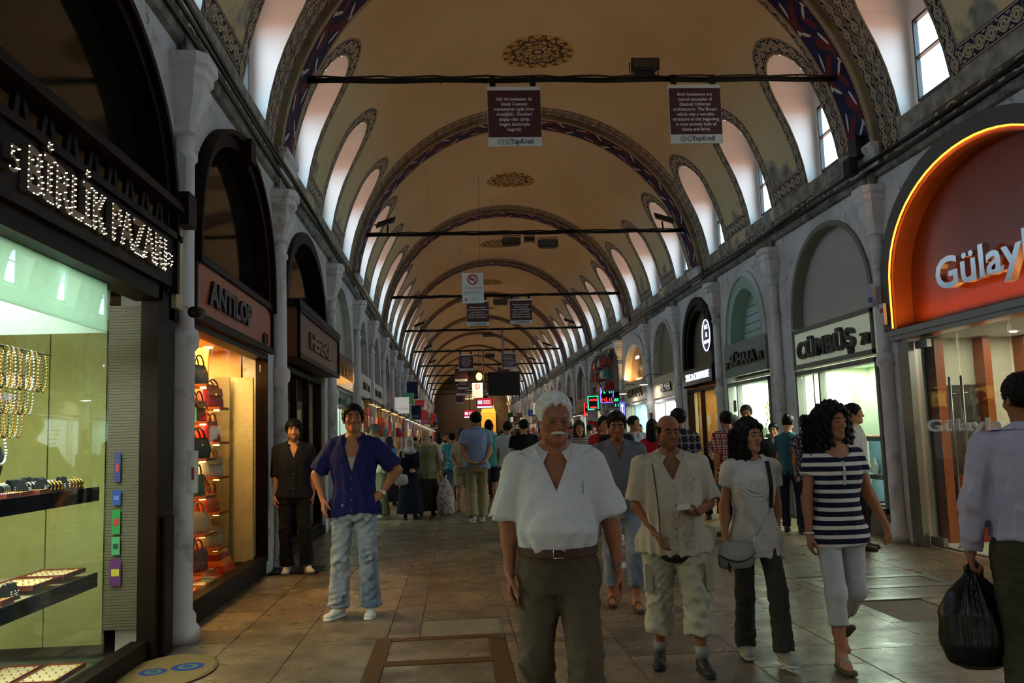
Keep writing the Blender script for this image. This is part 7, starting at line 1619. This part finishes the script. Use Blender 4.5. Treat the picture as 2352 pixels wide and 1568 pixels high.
f = B('grey-haired woman in black sitting on a stool, hand to her face', (4.6, 15.5, 0), -.3, 1.66, (22, 20, 22), dict(mat=cloth((60, 56, 60)), lr=1.05, hr=.075), SHORT, H_FAIR, fem=True, seed=126, zoff=-.36, sleeve=.3, skin=4, pose=dict(armR=((.1, -.5, -1), (.1, -.4, .9), (.2, .1, 1), .8), armL=((.1, -.3, -1), (-.2, -.8, -.1), (-.4, -.7, 0), .6), footR=(.02, -.42, 0, .1), footL=(.02, -.42, 0, .1)), head=(0, .15, 0))
q = tag(empty('stool', (4.62, 15.58, 0)), 'wooden stool under the seated woman in black', 'stool'); MB().lathe([(.19, .37), (.2, .39), (.2, .415)], n=16).build('seat', M_WOODO, q)
for k in range(4): a = pi/4+k*pi/2; MB().tube([(.13*cos(a), .13*sin(a), .38), (.19*cos(a), .19*sin(a), 0)], .016, 6).build('leg', M_WOODO, q)
# ------------------------------------------------------------ distant crowd: a few figures, recoloured copies
def dress(o, topm, lowm, hairm=None):
    for c in o.children:
        n = c.name.split('.')[0]; m = {'shirt': topm, 'trousers': lowm, 'long_skirt': lowm, 'head_scarf': hairm, 'hair': hairm}.get(n)
        if m and c.material_slots: c.material_slots[0].link = 'OBJECT'; c.material_slots[0].material = m
CP = dict(lod='C'); PROTO = []
X0 = (0, -40, 0)
PROTO.append(B('x', X0, 0, 1.75, (1, 1, 1), DARK, pose=WALK, seed=201, **CP)); PROTO.append(B('x', X0, 0, 1.75, (1, 1, 1), JEANS, pose=STAND_, seed=202, sleeve=1.9, **CP)); PROTO.append(B('x', X0, 0, 1.64, (1, 1, 1), JEANS, LONG, fem=True, pose=WALK, seed=203, **CP))
f = B('x', X0, 0, 1.62, (1, 1, 1), SK((60, 60, 60)), None, fem=True, sleeve=1.9, seed=204, **CP); scarf(f, (200, 200, 200)); PROTO.append(f); PROTO.append(B('x', X0, 0, 1.72, (1, 1, 1), SHORTS, pose=WALK, seed=205, shoes=SND, **CP))
CN = [('white', (206, 204, 204)), ('black', (24, 22, 24)), ('red', (160, 34, 38)), ('navy', (34, 40, 76)), ('orange', (196, 96, 40)), ('sky-blue', (120, 160, 200)), ('beige', (190, 170, 136)), ('green', (60, 110, 70)), ('grey', (120, 118, 118)), ('pink', (206, 130, 140)), ('brown', (92, 66, 48)), ('yellow', (206, 180, 80)), ('purple', (96, 60, 116)), ('teal', (50, 120, 124))]
KN = ['walking man', 'standing man', 'long-haired woman', 'headscarfed woman', 'man in shorts']
BOD = [o_ for o_ in COL.objects if o_.name.startswith('person') and o_.location.y > 19]
rg = random.Random(77); spots = []; used = set(); tries = 0
while len(spots) < 120 and tries < 9000:
    tries += 1; y = 20.5+58*rg.random()**1.7; x = rg.uniform(-1.7, 5.2)
    if y < 27 and -1.3 < x < -.2: continue
    if any((x-o_.location.x)**2+(y-o_.location.y)**2 < .5 for o_ in BOD): continue
    if all((x-a)**2+((y-b)*.6)**2 > .3 for a, b in spots): spots.append((x, y))
spots.sort(key=lambda t: t[1]); ZONE = lambda y: 'nearer than the black screen' if y < 30 else ('amid the far crowd' if y < 45 else ('under the red screens' if y < 60 else 'at the far end of the street'))
for i, (x, y) in enumerate(spots):
    k = rg.choice([0, 0, 1, 1, 2, 2, 3, 4]); c = rg.randrange(len(CN)); back = rg.random() < .55; cnt = 0
    while (k, c, back, ZONE(y)) in used and cnt < 40: c = rg.randrange(len(CN)); k = rg.choice([0, 1, 2, 3, 4]); cnt += 1
    used.add((k, c, back, ZONE(y))); P_ = PROTO[k].o
    lb = 'distant %s, %s top, %s, %s' % (KN[k], CN[c][0], 'from behind' if back else 'facing us', ZONE(y))
    o = copy_tree(P_, (x, y, 0), (pi if back else 0)+rg.uniform(-.4, .4), lb, 'distant crowd', rg.uniform(.95, 1.06))
    dress(o, cloth(CN[c][1]), cloth(rg.choice([(30, 30, 36), (60, 74, 104), (140, 130, 104), (60, 50, 44)])), cloth(rg.choice([(206, 204, 208), (160, 140, 110), (60, 60, 90), (180, 120, 120)])) if k == 3 else rg.choice([H_BLACK, H_BLACK, H_BROWN, H_GREY]))
for f in PROTO:
    for c in list(f.o.children_recursive): bpy.data.objects.remove(c)
    bpy.data.objects.remove(f.o)
